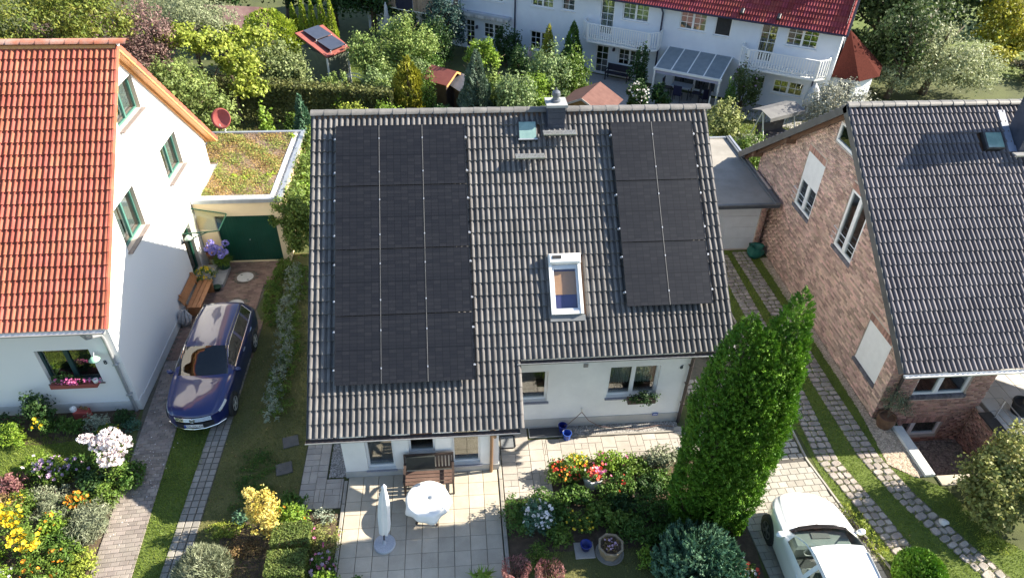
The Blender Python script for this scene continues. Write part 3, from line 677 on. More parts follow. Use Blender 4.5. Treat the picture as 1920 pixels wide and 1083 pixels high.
for sd in (-1, 1):
    mb = MB(); M = slopeM(-5.455, 0, LY, LZ, LA, sd); q = (0, .026) if sd < 0 else (-.026, 0)
    mb.box(q[0] - .013, -LS, -.19, q[1] - .0, -.02, -.03, 0, M); mb.build('verge_board', ORANGE_WOOD, lr); mb = MB(); M = slopeM(GX + .03, 0, LY, LZ, LA, sd); mb.box(-.03, -LS + .2, -.27, .05, -.06, -.176, 0, M); mb.build('soffit_beam', ORANGE_WOOD, lr)
TML = tile_mesh('roof_tile', RED_TILE, .30, .3432, ROUND, .062, lift=.045, th=.025)
tiles(lr, 'roof_tile', TML, LX0 - .03, 37, .2995, [LS + .02 - .3432 * k for k in range(23)], LY, LZ, LA, -1, lambda x, s: True, 300, lambda x, s: x > -13.2)
tiles(lr, 'rear_roof_tile', TML, -5.45, 37, .2995, [LS + .02 - .3432 * k for k in range(23)], LY, LZ, LA, 1, lambda x, s: True, 0)
vm = MB(); L_ = .40; vm.add([(0, 0, .03), (.04, 0, .05), (.085, 0, .045), (.09, 0, -.09), (0, L_, .0), (.04, L_, .02), (.085, L_, .015), (.09, L_, -.12)], [(0, 1, 5, 4), (1, 2, 6, 5), (2, 3, 7, 6), (0, 3, 2, 1)]); vme = vm.mesh('verge_tile', RED_TILE)
for k in range(23): place(vme, 'verge_tile', lr, slopeM(-5.50, LS + .02 - .3432 * k, LY, LZ, LA, -1, -.03))
vm = MB(); vm.add([(0, 0, .03), (-.04, 0, .05), (-.085, 0, .045), (-.09, 0, -.09), (0, L_, .0), (-.04, L_, .02), (-.085, L_, .015), (-.09, L_, -.12)], [(4, 5, 1, 0), (5, 6, 2, 1), (6, 7, 3, 2), (1, 2, 3, 0)]); vme = vm.mesh('verge_tile', RED_TILE)
for k in range(23): place(vme, 'verge_tile', lr, slopeM(-5.50, LS + .02 - .3432 * k, LY, LZ, LA, 1, -.03))
ridge_tiles(lr, LX0, -5.48, LY, LZ + .02, .135, RED_RIDGE, .39)
mb = MB(); mb.lathe([(.0, 0), (.12, 0), (.13, .02), (.0, .05)], (0, 0, 0), 14); mb.v = [(x * .0 + z + -5.42, LY + x * .9, LZ - .02 + y * .8) for x, y, z in mb.v]; mb.build('ridge_end_cap', WHITE_PAINT, lr)
lye, lze = LY - LS * LCA, LZ - LS * LSA
gutter(lh, (LX0, lye - .08, lze - .05), (-5.44, lye - .08, lze - .05), .075, GREY_METAL)
mb = MB(); mb.tube([(-6.05, lye - .07, lze - .12), (-6.0, lye - .02, lze - .3), (-5.93, LF - .12, lze - .62), (-5.92, LF - .07, lze - .8), (-5.9, LF - .07, .02)], .05, 10)
for z in (.7, 1.9): mb.box(-5.98, LF - .13, z, -5.83, LF, z + .03)
mb.build('downpipe', GREY_METAL, lh, smooth=True, auto=40)
mb = MB(); mb.box(3.0, .0, .0, 3.9, .33, .55, 0, MG); mb.box(2.85, .0, .551, 4.05, .17, .95, 0, MG); mb.build('step', mat('step_stone', (.34, .33, .32), (.27, .26, .26), scale=6), lh)
o = bpy.data.objects.new('house_number', text_mesh('8', .2, mat('number_dark', (.03, .04, .05)), .01)); COL.objects.link(o); o.parent = lh
o.matrix_local = Matrix.Translation(-base_of(lh)) @ Matrix.Translation((-6.2, LF - .013, 1.95)) @ Matrix.Rotation(R_(90), 4, 'X')
mb = MB(); mb.lathe([(.0, .1), (.06, .1), (.15, 0), (.145, -.01), (.0, .06)], (-6.3, LF - .24, 2.28), 20); sh_ = mb.build('wall_lamp', mat('lamp_green', (.25, .48, .36), (.28, .5, .38), rough=.3), lh, smooth=True)
mb = MB(); mb.tube([(-6.3, LF, 2.34), (-6.3, LF - .14, 2.47), (-6.3, LF - .24, 2.36)], .012, 6); mb.lathe([(.03, 0), (.04, .05), (.02, .09)], (-6.3, LF - .24, 2.2), 10); mb.build('arm', STEEL, sh_)
mb = MB(); mb.lathe([(.0, .12), (.05, .12), (.14, 0), (.135, -.01), (.0, .07)], (GX + .25, 2.86, 2.2), 18); sh_ = mb.build('wall_lamp', mat('lamp_grey_green', (.30, .38, .33)), lh, smooth=True)
mb = MB(); mb.tube([(GX, 2.86, 2.05), (GX + .12, 2.86, 2.1), (GX + .25, 2.86, 2.22)], .014, 6); mb.lathe([(.05, 0), (.05, .05)], (GX + .03, 2.86, 2.0), 10); mb.build('arm', DARK_METAL, sh_)
mb = MB(); mb.box(2.92, 5.33, .0, 3.0, 5.48, .06, 0, MG); mb.lathe([(.03, 0), (.03, .05), (.0, .07)], (GX + .05, 2.96, 5.5), 8); mb.build('sensor', mat('pinkish', (.6, .35, .3), (.75, .72, .7)), lh)
# glass canopy over the side door
mb = MB(); c0 = [(GX, 3.0, 2.55), (GX, 4.34, 2.55), (-4.55, 4.34, 2.28), (-4.55, 3.2, 2.28)]
mb.face([(x, y, z) for x, y, z in c0][::-1]); mb.face([(x, y, z - .012) for x, y, z in c0]); cp = mb.build('canopy', GLASS_CLEAR, lh)
mb = MB(); mb.bar((GX, 3.0, 2.3), (-4.55, 3.2, 2.265), .03, .03); mb.bar((GX, 2.95, 2.0), (-4.9, 3.15, 2.27), .03, .03); mb.bar((GX, 4.3, 2.56), (-4.55, 4.3, 2.3), .03, .03); mb.bar((-4.55, 3.2, 2.268), (-4.55, 4.34, 2.268), .03, .025); mb.build('canopy_frame', GREEN_PAINT, cp)

# ------------------------------------------------------------------ LEFT GARAGE with sedum roof
lg = thing('garage', 'cream garage with green door and planted sedum flat roof', 'garage', (-4.2, 7.3, 0))
g0, g1, h0, h1, gz = GX + .02, -2.62, 4.48, 10.2, 2.72
MGA = frameM((0, h0, 0), (1, 0, 0), (0, -1, 0)); gh = [(-5.08, .02, -2.9, 2.08)]
mb = MB(); wall_sheet(mb, MGA, g0, g1, lambda u: gz, [], gh, .12); wall_sheet(mb, frameM((g1, 0, 0), (0, 1, 0), (1, 0, 0)), h0, h1, lambda u: gz, [], [])
wall_sheet(mb, frameM((0, h1, 0), (-1, 0, 0), (0, 1, 0)), -g1, 6.5, lambda u: gz, [], []); wall_sheet(mb, frameM((-6.5, 0, 0), (0, -1, 0), (-1, 0, 0)), -h1, -7.3, lambda u: gz, [], [])
mb.box(-6.5, h0 + .02, gz - .12, g1 - .02, h1 - .02, gz - .02, 0) if False else None
mb.build('wall', CREAM_RENDER, lg)
mb = MB(); mb.box(g0 + .02, h0 + .02, gz - .1, g1 - .02, h1 - .02, gz - .004); mb.box(-6.48, 7.3, gz - .1, g0 + .019, h1 - .02, gz - .004); mb.build('roof_slab', PLINTH, lg)
mb = MB()
for k in range(1): mb.box(-5.075, .03, -.11, -2.905, 2.075, -.09, 0, MGA)
for k in range(15): u = -5.06 + k * .1435; mb.box(u, .05, -.0899, u + .13, 2.06, -.082, 0, MGA)
dr = mb.build('garage_door', GREEN_PAINT, lg)
mb = MB(); mb.tube([(-4.0, h0 + .08, 1.0), (-4.0, h0 + .03, 1.0)], .02, 8); mb.build('handle', STEEL, dr)
mb = MB()   # zinc edging
mb.box(g0 - .0, h0 - .07, gz - .06, g1 + .09, h0 + .06, gz + .09); mb.box(g1 - .06, h0 + .061, gz - .06, g1 + .09, h1 + .09, gz + .09); mb.box(-6.55, h1 - .06, gz - .06, g1 - .061, h1 + .09, gz + .09)
mb.build('roof_edging', GREY_METAL, lg)
EG = mat('edge_gravel', (.55, .52, .46), (.72, .69, .62), rnd=.25, scale=20)
mb = MB(); mb.box(g0 + .25, h0 + .33, gz - .003, g1 - .36, h1 - .1, gz + .03); mb.box(-6.4, 7.45, gz - .003, g0 + .249, h1 - .1, gz + .03); mb.build('substrate', mat('substrate', (.20, .14, .10), (.28, .2, .15), rnd=0, scale=6, bump=.5), lg)
strips = [[(g0, h0 + .07), (g1 - .06, h0 + .07), (g1 - .06, h0 + .30), (g0, h0 + .30)], [(g1 - .33, h0 + .3), (g1 - .06, h0 + .3), (g1 - .06, h1 - .06), (g1 - .33, h1 - .06)], [(g0 + .01, h0 + .3), (g0 + .22, h0 + .3), (g0 + .22, 7.4), (g0 + .01, 7.4)]]
pebbles('edge_gravel', strips, 900, .03, EG, gz + .0, lg)
mb = MB(); mb.box(g0 + .225, h0 + .305, gz - .003, g1 - .335, h0 + .328, gz + .06); mb.box(g1 - .358, h0 + .33, gz - .003, g1 - .336, h1 - .1, gz + .06); mb.box(g0 + .225, h0 + .33, gz - .003, g0 + .248, 7.4, gz + .06); mb.build('gravel_rail', STEEL, lg)
sp = [(g0 + .26, h0 + .34), (g1 - .38, h0 + .34), (g1 - .38, h1 - .12), (-6.35, h1 - .12), (-6.35, 7.5), (g0 + .26, 7.5)]
def patchy(poly, dens, scale, thr, seed):
    P = scatter(poly, dens); a = np.sin(P[:, 0] * scale + seed) * np.cos(P[:, 1] * scale * 1.13 + seed * 2) + .6 * np.sin(P[:, 0] * scale * 2.3 + P[:, 1] * scale * 1.9 + seed)
    return P[a + .45 * RNG.normal(size=len(P)) > thr]
def cushion(parent, name, P, z, h, L, m):
    n = len(P); hh = h * RNG.random(n) * (.5 + .5 * np.sin(P[:, 0] * 5.1) * np.cos(P[:, 1] * 4.3)) ; Q = np.column_stack([P, z + .01 + np.abs(hh)])
    V, F = leaves(Q, np.tile([0, 0, 1.], (n, 1)), L, L * .7, .5, .7); return raw_obj(raw_mesh(name, V - np.array(base_of(parent)), F, m), name, parent, 'stuff')
cushion(lg, 'sedum_green', patchy(sp, 900, 2.1, .0, 1.), gz + .03, .10, .07, leafmat('sedum_green', (.13, .16, .035), (.23, .25, .06), trans=.15))
cushion(lg, 'sedum_orange', patchy(sp, 900, 1.7, -.1, 4.), gz + .03, .09, .06, leafmat('sedum_orange', (.22, .15, .045), (.32, .22, .08), trans=.15))
cushion(lg, 'sedum_brown', patchy(sp, 500, 1.3, -.4, 8.), gz + .03, .06, .05, leafmat('sedum_brown', (.16, .11, .07), (.24, .17, .10), trans=.1))
for (x, y, r) in ((-4.6, 6.4, .2), (-4.05, 6.6, .22), (-4.15, 6.15, .18), (-3.3, 6.3, .18), (-2.98, 9.8, .13), (-3.15, 6.5, .15)):
    foliage(lg, 'moss_cushion', [((x, y, gz + .03), (r, r, .10))], 260, .05, .035, leafmat('moss', (.20, .30, .03), (.33, .42, .05), trans=.15), clumps=14, flat=.05)

# ------------------------------------------------------------------ BRICK HOUSE (right)
BX = 16.224; BY, BZ = .894, 7.568; BA = math.atan2(7.5676 - 2.7287, .8944 + 5.7159); BT = math.tan(BA); BCA, BSA = math.cos(BA), math.sin(BA)
BS = math.hypot(7.5676 - 2.7287, .8944 + 5.7159); BF, BBK, BX1 = -4.86, 6.35, 27.; BV = 15.775; BFR = 19.55
bh_ = thing('house', 'red brick house with dark tiled roof and white roller shutters', 'house', (21, .9, 0))
bt = lambda y: BZ - abs(y - BY) * BT - .2
MBG = frameM((BX, 0, 0), (0, -1, 0), (-1, 0, 0)); MBF = frameM((0, BF, 0), (1, 0, 0), (0, -1, 0))
hbg = [(-2.98, 2.93, -1.68, 5.03), (.10, 3.15, 1.30, 5.25), (3.12, .9, 4.40, 2.45), (-1.62, 6.05, -.10, 6.72)]
hbf = [(17.15, .82, 18.85, 2.1), (17.35, -1.0, 18.68, -.36)]
MORTAR = mat('mortar', (.46, .38, .32), (.52, .44, .37), rough=.95, scale=4)
BRICK = mat('brick', (.47, .305, .24), (.60, .415, .335), rough=.8, scale=1.5, rnd=.42, hue=.016, fine=.18)
BRICK_RED = mat('brick_red', (.32, .18, .14), (.43, .255, .20), rough=.8, scale=2.5, rnd=.35, hue=.012, fine=.15)
wt_ = lambda u: bt(-u)
mb = MB(); wall_sheet(mb, MBG, -BBK, -BF, wt_, [-BY], hbg, .12, v0=-.05); wall_sheet(mb, MBF, BX, BFR, lambda u: bt(BF), [], hbf, .12, v0=-1.3)
wall_sheet(mb, frameM((0, BBK, 0), (-1, 0, 0), (0, 1, 0)), -BX1, -BX, lambda u: bt(BBK), [], []); wall_sheet(mb, frameM((BX1, 0, 0), (0, 1, 0), (1, 0, 0)), -2.5, BBK, lambda u: bt(u), [BY], [])
wall_sheet(mb, frameM((BFR, 0, 0), (0, 1, 0), (1, 0, 0)), BF, -2.5, lambda u: bt(u), [], []); wall_sheet(mb, frameM((0, -2.5, 0), (1, 0, 0), (0, -1, 0)), BFR, BX1, lambda u: bt(-2.5), [], [])
bw_ = mb.build('wall', MORTAR, bh_)
bricks(bw_, 'bricks', MBG, -BBK, -BF, wt_, hbg + [(h[0] - .02, h[3], h[2] + .02, h[3] + .22) for h in hbg[:3]], BRICK)
bricks(bw_, 'front_bricks', MBF, BX, BFR, lambda u: bt(BF), hbf + [(17.1, .69, 18.9, .82), (17.3, -.36, 18.73, -.13)], BRICK_RED, v0=-1.3)
# soldier courses
sold = MB().box(.005, 0, -.004, .068, .22, .009).mesh('lintel_brick', BRICK_RED)
for h in hbg[:3]:
    for k in range(int((h[2] - h[0] + .04) / .075)): place(sold, 'lintel_brick', bw_, MBG @ Matrix.Translation((h[0] - .02 + k * .075, h[3] + .003, 0)))
for k in range(19): place(sold, 'lintel_brick', bw_, MBF @ Matrix.Translation((17.3 + k * .075, -.355, 0)))
BSL = mat('sill_brick', (.10, .10, .12), (.16, .15, .17), rnd=.25, scale=6)
sb = MB(); sb.bevbox(.004, 0, -.1, .07, .12, .04, .008); sb_me = sb.mesh('sill_brick', BSL)
def brick_sill(M, a, b, v):
    for k in range(int((b - a) / .075)): place(sb_me, 'sill_brick', bw_, M @ Matrix.Translation((a + k * .075, v - .11, 0)))
for h in hbg[:3]: brick_sill(MBG, h[0] - .04, h[2] + .06, h[1])
brick_sill(MBF, 17.1, 18.92, .82)
window(bh_, MBG, hbg[0], WHITE_PAINT, r=.07, fw=.1, sashes=2, blind=4.0); window(bh_, MBG, hbg[1], WHITE_PAINT, r=.07, fw=.1, sashes=2)
window(bh_, MBG, hbg[2], WHITE_PAINT, r=.11, blind=.96); window(bh_, MBG, hbg[3], WHITE_PAINT, r=.06, fw=.09)
window(bh_, MBF, hbf[0], WHITE_PAINT, r=.11, fw=.08, split=[.45]); window(bh_, MBF, hbf[1], WHITE_PAINT, r=.11, fw=.08, split=[.3])
for (a, b, v) in ((-3.12, -1.55, 3.55), (-.02, 1.42, 3.8)):
    mb = MB()
    for k in (0, .22, .44): mb.tube([MBG @ Vector((a, v - k * .9, .09)), MBG @ Vector((b, v - k * .9, .09))], .014 if k == 0 else .009, 6)
    for u in (a, b): mb.tube([MBG @ Vector((u, v, .09)), MBG @ Vector((u, v, .0))], .012, 6); mb.tube([MBG @ Vector((u, v - .4, .09)), MBG @ Vector((u, v - .4, .0))], .01, 6)
    mb.build('window_rail', STEEL, bh_)
mb = MB(); deck(mb, BV + .01, BX1 + .4, 0, BS - .02, BY, BZ, BA, -1); deck(mb, BV + .01, BX1 + .4, 0, BS - .02, BY, BZ, BA, 1); br = mb.build('roof', BROWN_WOOD, bh_)
for sd in (-1, 1):
    mb = MB(); M = slopeM(BV, 0, BY, BZ, BA, sd); q = (-.02, .0) if sd < 0 else (0., .02); mb.box(q[0], -BS, -.24, q[1], -.0, -.004, 0, M); mb.build('verge_board', mat('grey_verge', (.07, .07, .07), (.10, .10, .10), rough=.5), br)
mb = MB()
for sd in (-1, 1):
    M = slopeM(BX - .22, 0, BY, BZ, BA, sd)
    mb.box(-.03, -BS + .15, -.33, .03, -.1, -.18, 0, M)
for (y, z) in ((4.1, 4.85), (6.35, 3.25), (-2.4, 4.85), (-4.7, 3.15)):
    mb.prism([(BX - .38, y - .12), (BX + .02, y - .12), (BX + .02, y + .12), (BX - .38, y + .12)], bt(y) - .24, bt(y) - .0)
mb.build('purlin', BROWN_WOOD, br)
TMB = tile_mesh('roof_tile', DARK_TILE2, .30, .3413, FRANK, .078, lift=.052, th=.03)
kb = lambda x, s: not (19.8 < x < 20.35 and 1.05 < s < 1.6)
tiles(br, 'roof_tile', TMB, BV, 39, .30, [BS + .02 - .3413 * k for k in range(24)], BY, BZ, BA, -1, kb, 300, lambda x, s: x < 21.5)
tiles(br, 'rear_roof_tile', TMB, BV + 39 * .3, 39, .30, [BS + .02 - .3413 * k for k in range(24)], BY, BZ, BA, 1, lambda x, s: True, 0)
ridge_tiles(br, BV, BX1 + .4, BY, BZ + .01, .13, RIDGE_DARK, .37)
bye, bze = BY - BS * BCA, BZ - BS * BSA
gutter(bh_, (BV - .02, bye - .08, bze - .05), (BX1 + .4, bye - .08, bze - .05), .07, GREY_METAL)
mb = MB(); mb.box(BV - .02, bye - .165, bze - .07, BX1 + .4, bye - .152, bze - .03); mb.build('gutter_rim', STEEL, bh_)
mb = MB(); mb.tube([(16.55, bye - .05, bze - .12), (16.55, bye + .1, bze - .3), (16.55, BF - .1, bze - .75), (16.55, BF - .07, bze - .95), (16.55, BF - .07, .05)], .045, 8); mb.build('downpipe', GUTTER_BROWN, bh_, smooth=True, auto=40)
MB0 = slopeM(0, 0, BY, BZ, BA, -1)
mb = MB(); mb.bevbox(19.8, -1.62, -.06, 20.38, -1.05, .1, .02, 0, MB0); ht = mb.build('roof_hatch', DARK_METAL, bh_)
mb = MB(); mb.box(19.84, -1.58, .101, 20.34, -1.09, .108, 0, MB0); mb.build('pane', MATS['hatch_glass'], ht)
mb = MB(); mb.box(20.75, -.55, 6.6, 21.45, .2, 8.55); bc = mb.build('chimney', MATS['slate'], bh_)
mb = MB(); mb.box(20.7, -.6, 8.55, 21.5, .25, 8.63); mb.build('chimney_cap', MATS['cap_concrete'], bc)
mb = MB(); mb.box(20.5, -1.7, -.02, 20.72, -.3, .045, 0, MB0); mb.box(20.72, -1.75, -.02, 21.6, -1.5, .05, 0, MB0); mb.build('flashing', mat('blue_lead', (.16, .19, .28), (.22, .26, .36), rough=.45), bc)
mb = MB(); c_ = MB0 @ Vector((0, -2.0, 0)); mb.box(20.5, c_.y - .12, c_.z + .2, 21.6, c_.y + .1, c_.z + .235)
for x in (20.65, 21.4): mb.bar((x, c_.y, c_.z + .2), (x, c_.y + .04, c_.z - .02), .03, .015)
mb.build('roof_tread', STEEL, bh_)

# ------------------------------------------------------------------ RIGHT GARAGE behind the main house
rg = thing('garage', 'flat-roofed garage with white sectional door between the two dark-roofed houses', 'garage', (14.3, 7, 0))
r0, r1, q0, q1, rz = 12.2, 16.0, 4.25, 9.3, 2.35
MRG = frameM((0, q0, 0), (1, 0, 0), (0, -1, 0)); hr = [(13.1, 0, 15.78, 2.08)]
mb = MB(); wall_sheet(mb, MRG, r0, r1, lambda u: rz, [], hr, .1); wall_sheet(mb, frameM((r1, 0, 0), (0, 1, 0), (1, 0, 0)), q0, q1, lambda u: rz, [], []); wall_sheet(mb, frameM((r0, 0, 0), (0, -1, 0), (-1, 0, 0)), -q1, -q0, lambda u: rz, [], []); wall_sheet(mb, frameM((0, q1, 0), (-1, 0, 0), (0, 1, 0)), -r1, -r0, lambda u: rz, [], [])
rw_ = mb.build('wall', MORTAR, rg); bricks(rw_, 'bricks', MRG, r0, r1, lambda u: rz, hr, BRICK_RED); bricks(rw_, 'side_bricks', frameM((r1, 0, 0), (0, 1, 0), (1, 0, 0)), q0, q1, lambda u: rz, [], BRICK_RED)
pm = MB().box(13.1, 0, -.095, 15.78, .505, -.08, 0, Matrix.Identity(4)).mesh('door_panel', mat('door_white', (.62, .63, .65), (.56, .57, .59), rough=.4))
for k in range(4): place(pm, 'door_panel', rg, MRG @ Matrix.Translation((0, .01 + k * .515, 0)))
mb = MB(); mb.box(r0 - .15, 3.55, rz, r1 + .08, q1 + .1, rz + .12); mb.build('roof_slab', mat('bitumen', (.04, .045, .055), (.06, .065, .075), rough=.8), rg)
mb = MB(); mb.box(r0, 3.7, rz + .121, r1 - .12, q1 - .02, rz + .13); mb.build('roof_felt', mat('felt', (.24, .225, .20), (.31, .29, .26), rough=.9, scale=1.5, c3=(.22, .22, .22)), rg)
mb = MB(); mb.box(r1 - .11, 3.55, rz + .122, r1 + .09, q1 + .1, rz + .22); mb.box(r0 - .15, 3.55, rz + .121, r1 - .111, 3.66, rz + .17); mb.build('roof_edging', mat('edging_dark', (.10, .11, .12), (.14, .15, .16), rough=.5), rg)
mb = MB(); mb.box(r1 + .0, 4.6, rz + .221, r1 + .09, q1 + .1, rz + .24); mb.box(r0 - .15, q1 - .01, rz + .122, r1 - .112, q1 + .1, rz + .2); mb.build('edge_trim', STEEL, rg)

# ------------------------------------------------------------------ ROW HOUSE (white, behind)
RA = math.atan2(-.5316, .847); RO = (12.88, 24.27, 0)
rh = thing('row_house', 'long white row house with dark red tiled roof and white balconies', 'house', RO, rotz=RA)
MR = frameM((0, 0, 0), (1, 0, 0), (0, -1, 0)); RE = 4.95; RX0, RX1 = -17.5, 13.57
hs = []
def rw_win(a, c, b, d, sashes, mun, sill=True, name='window', cur=None):
    h = (a, c, b, d); hs.append(h); return (h, sashes, mun, sill, name, cur)
wl = [rw_win(-14.05, .1, -13.35, 1.75, 1, (2, 4), False), rw_win(-13.0, .5, -12.3, 1.75, 1, (2, 3)), rw_win(-11.96, .6, -11.2, 1.78, 1, (2, 3)), rw_win(-9.42, .05, -8.7, 1.9, 1, (2, 5), False, 'door'), rw_win(-8.05, .9, -6.55, 1.88, 2, (2, 3)),
      rw_win(-8.1, 3.3, -6.6, 4.5, 2, (2, 3)), rw_win(-4.58, 3.4, -3.08, 4.45, 2, (2, 3), cur=(3.45, 4.4)), rw_win(-2.52, 3.45, -1.66, 4.45, 1, (2, 3), cur=(3.5, 4.4)), rw_win(-4.62, .7, -3.1, 1.9, 2, (2, 3)),
      rw_win(.02, 2.42, .9, 4.5, 1, (2, 5), False, 'door', (2.5, 4.4)), rw_win(1.4, 3.48, 3.02, 4.5, 2, (2, 3), cur=(3.5, 4.45)), rw_win(-.06, .05, .8, 1.76, 1, (2, 4), False, 'door'), rw_win(1.4, .78, 2.86, 1.78, 2, (2, 3)),
      rw_win(4.86, 3.48, 6.4, 4.58, 2, (2, 3), cur=(3.5, 4.5)), rw_win(6.88, 3.44, 7.82, 4.55, 1, (0, 0)), rw_win(5.0, .1, 7.6, 1.9, 2, (0, 0), False, 'door'), rw_win(9.4, 2.42, 10.33, 4.55, 1, (2, 4), False, 'door'), rw_win(10.8, 3.52, 12.45, 4.58, 2, (2, 3)), rw_win(10.72, .85, 12.36, 1.62, 2, (2, 2)), rw_win(9.4, .85, 10.25, 1.62, 1, (2, 2))]
mb = MB(); wall_sheet(mb, MR, RX0, RX1, lambda u: RE, [], hs, .1)
rt = lambda u: RE + 5.0 - abs(u - 4.6) * 1.05
wall_sheet(mb, frameM((RX1, 0, 0), (0, 1, 0), (1, 0, 0)), 0, 9.2, lambda u: min(RE + 3.9, rt(u)), [4.6], []); wall_sheet(mb, frameM((RX0, 0, 0), (0, -1, 0), (-1, 0, 0)), -9.2, 0, lambda u: min(RE + 3.9, rt(-u)), [-4.6], []); wall_sheet(mb, frameM((0, 9.2, 0), (-1, 0, 0), (0, 1, 0)), -RX1, -RX0, lambda u: RE, [], [])
mb.build('wall', ROW_RENDER, rh)
DARKROOM = ROOM
for (h, s_, mu, si, nm, cu) in wl:
    window(rh, MR, h, WHITE_PAINT, r=.1, fw=.07, sashes=s_, mun=mu, sill=.07 if si else None, sillmat=WHITE_PAINT, name=nm, curtain=cu)
mb = MB(); mb.box(6.95, 3.5, -.06, 7.75, 4.5, -.05, 0, MR); mb.build('insect_screen', BLACK_RUB, rh)
RAL = R_(40); mb = MB(); deck(mb, -17.8, RX1 + .25, 0, 6.7, 4.7, RE + 4.02, RAL, -1); deck(mb, -17.8, RX1 + .25, 0, 6.7, 4.7, RE + 4.02, RAL, 1); rr = mb.build('roof', mat('row_deck', (.03, .03, .05), (.045, .045, .06)), rh)
TMR = tile_mesh('roof_tile', ROW_TILE, .30, .35, ROUND, .05)
CAMW = CAM; CAM = Matrix.Translation(RO) @ Matrix.Rotation(RA, 4, 'Z'); CAM = CAM.inverted() @ CAMW
tiles(rr, 'roof_tile', TMR, -17.8, 105, .30, [6.72 - .35 * k for k in range(19)], 4.7, RE + 4.02, RAL, -1, lambda x, s: True, 300, lambda x, s: x > 3)
CAM = CAMW
tiles(rr, 'rear_roof_tile', TMR, RX1 + .25, 105, .30, [6.72 - .35 * k for k in range(19)], 4.7, RE + 4.02, RAL, 1, lambda x, s: True, 0)
ridge_tiles(rr, -17.8, RX1 + .25, 4.7, RE + 4.05, .13, ROW_TILE, .38)
MR0 = slopeM(0, 0, 4.7, RE + 4.02, RAL, -1)
for x in (8.15, 10.1): mb = MB(); mb.bevbox(x, -6.45, -.05, x + .17, -6.15, .14, .02, 0, MR0); mb.build('roof_vent', DARK_METAL, rr)
mb = MB(); mb.bevbox(9.1, -4.9, -.06, 11.6, -3.7, .1, .02, 0, MR0); q = mb.build('roof_window', DARK_METAL, rh); mb = MB(); mb.box(9.2, -4.78, .101, 11.5, -3.8, .11, 0, MR0); mb.build('pane', mat('rw_glass', (.35, .42, .52), (.5, .56, .64), rough=.1, spec=.7), q)
yev, zev = 4.7 - 6.7 * math.cos(RAL), RE + 4.02 - 6.7 * math.sin(RAL)
NAVY = mat('navy_pipe', (.02, .02, .05), (.03, .03, .07), rough=.4)
gutter(rh, (-17.8, yev - .08, zev - .04), (RX1 + .25, yev - .08, zev - .04), .075, NAVY)
for x in (-5.7, 3.85):
    mb = MB(); mb.tube([(x, yev - .05, zev - .1), (x, yev + .05, zev - .2), (x, -.08, zev - .45), (x, -.07, .05)], .05, 8); mb.build('downpipe', NAVY, rh, smooth=True, auto=40)
mb = MB(); mb.tube([(12.75, -.08, 2.2), (12.75, -.08, .0)], .04, 8); mb.build('downpipe', NAVY, rh, smooth=True)
def balcony(a, b, zf, top, dep, label):
    poly = [(a, 0), (a, -.55), (a + .45, -dep), (b - .45, -dep), (b, -.55), (b, 0)]
    mb = MB(); mb.prism([(x, y - (.0 if y > -.01 else .05)) for x, y in poly], zf - .12, zf); bc_ = mb.build('balcony', WHITE_PAINT, rh, label=label)
    me = MB().bevbox(-.034, -.012, 0, .034, .012, top - zf - .1, .008).mesh('slat', WHITE_PAINT)
    rl = MB()
    for (p, q) in zip(poly[:-1], poly[1:]):
        p, q = Vector((*p, 0)), Vector((*q, 0)); d = q - p; n = max(2, int(d.length / .138)); an = math.atan2(d.y, d.x)
        rl.bar(p + Vector((0, 0, top)), q + Vector((0, 0, top)), .07, .05); rl.bar(p + Vector((0, 0, zf + .12)), q + Vector((0, 0, zf + .12)), .03, .06)
        for k in range(n):
            c = p + d * ((k + .5) / n); place(me, 'slat', bc_, Matrix.Translation((c.x, c.y, zf + .05)) @ Matrix.Rotation(an, 4, 'Z') @ Matrix.Translation((0, -.03, 0)))
    for p in poly: rl.box(p[0] - .04, p[1] - .04, zf, p[0] + .04, p[1] + .04, top)
    rl.build('railing', WHITE_PAINT, bc_)
balcony(-.75, 3.95, 2.3, 3.25, 1.05, 'white slatted balcony over the bench')
balcony(8.72, 13.3, 2.35, 3.3, 1.05, 'white slatted balcony at the right end')
mb = MB(); pl = [(-16.2, 0), (-16.0, -.7), (-15.2, -1.15), (-13.8, -1.3), (-12, -1.3), (-10.8, -1.15), (-10.1, -.7), (-9.95, 0)]; mb.prism(pl, 2.15, 2.3); wb = mb.build('balcony', WHITE_PAINT, rh, label='balcony clad with weathered grey-brown planks')
plk = MB().box(-.06, -.012, 0, .06, .012, 1.5).mesh('plank', mat('weathered_plank', (.24, .17, .12), (.33, .25, .18), rnd=.22, scale=6, rough=.85))
for (p, q) in zip(pl[:-1], pl[1:]):
    p, q = Vector((*p, 0)), Vector((*q, 0)); d = q - p; n = max(2, int(d.length / .127)); an = math.atan2(d.y, d.x)
    for k in range(n):
        c = p + d * ((k + .5) / n)
        if -14.0 < c.x < -12.7: continue
        place(plk, 'plank', wb, Matrix.Translation((c.x, c.y - .02, 2.24)) @ Matrix.Rotation(an, 4, 'Z'))
mb = MB(); mb.box(-14.0, -1.31, 2.2, -12.7, -1.29, 3.75); mb.build('dark_cloth', mat('dark_cloth', (.01, .012, .03), (.014, .016, .04)), wb)
mb = MB(); mb.box(-10.3, -1.3, 3.0, -9.75, -.9, 3.35); mb.build('planter_box', WHITE_PAINT, wb)
aw = MB(); aw.bevbox(-9.9, -.32, 2.33, -5.98, -.0, 2.5, .03); ao = aw.build('awning', mat('awning_grey', (.40, .43, .48), (.48, .5, .55)), rh)
vm_ = MB().add([(0, 0, 0), (.1, 0, 0), (.2, 0, 0), (.2, 0, -.16), (.15, 0, -.2), (.1, 0, -.21), (.05, 0, -.2), (0, 0, -.16), (0, .015, 0), (.2, .015, 0), (.2, .015, -.16), (.1, .015, -.21), (0, .015, -.16)], [(0, 7, 6, 5, 4, 3, 2, 1), (8, 9, 10, 11, 12)])
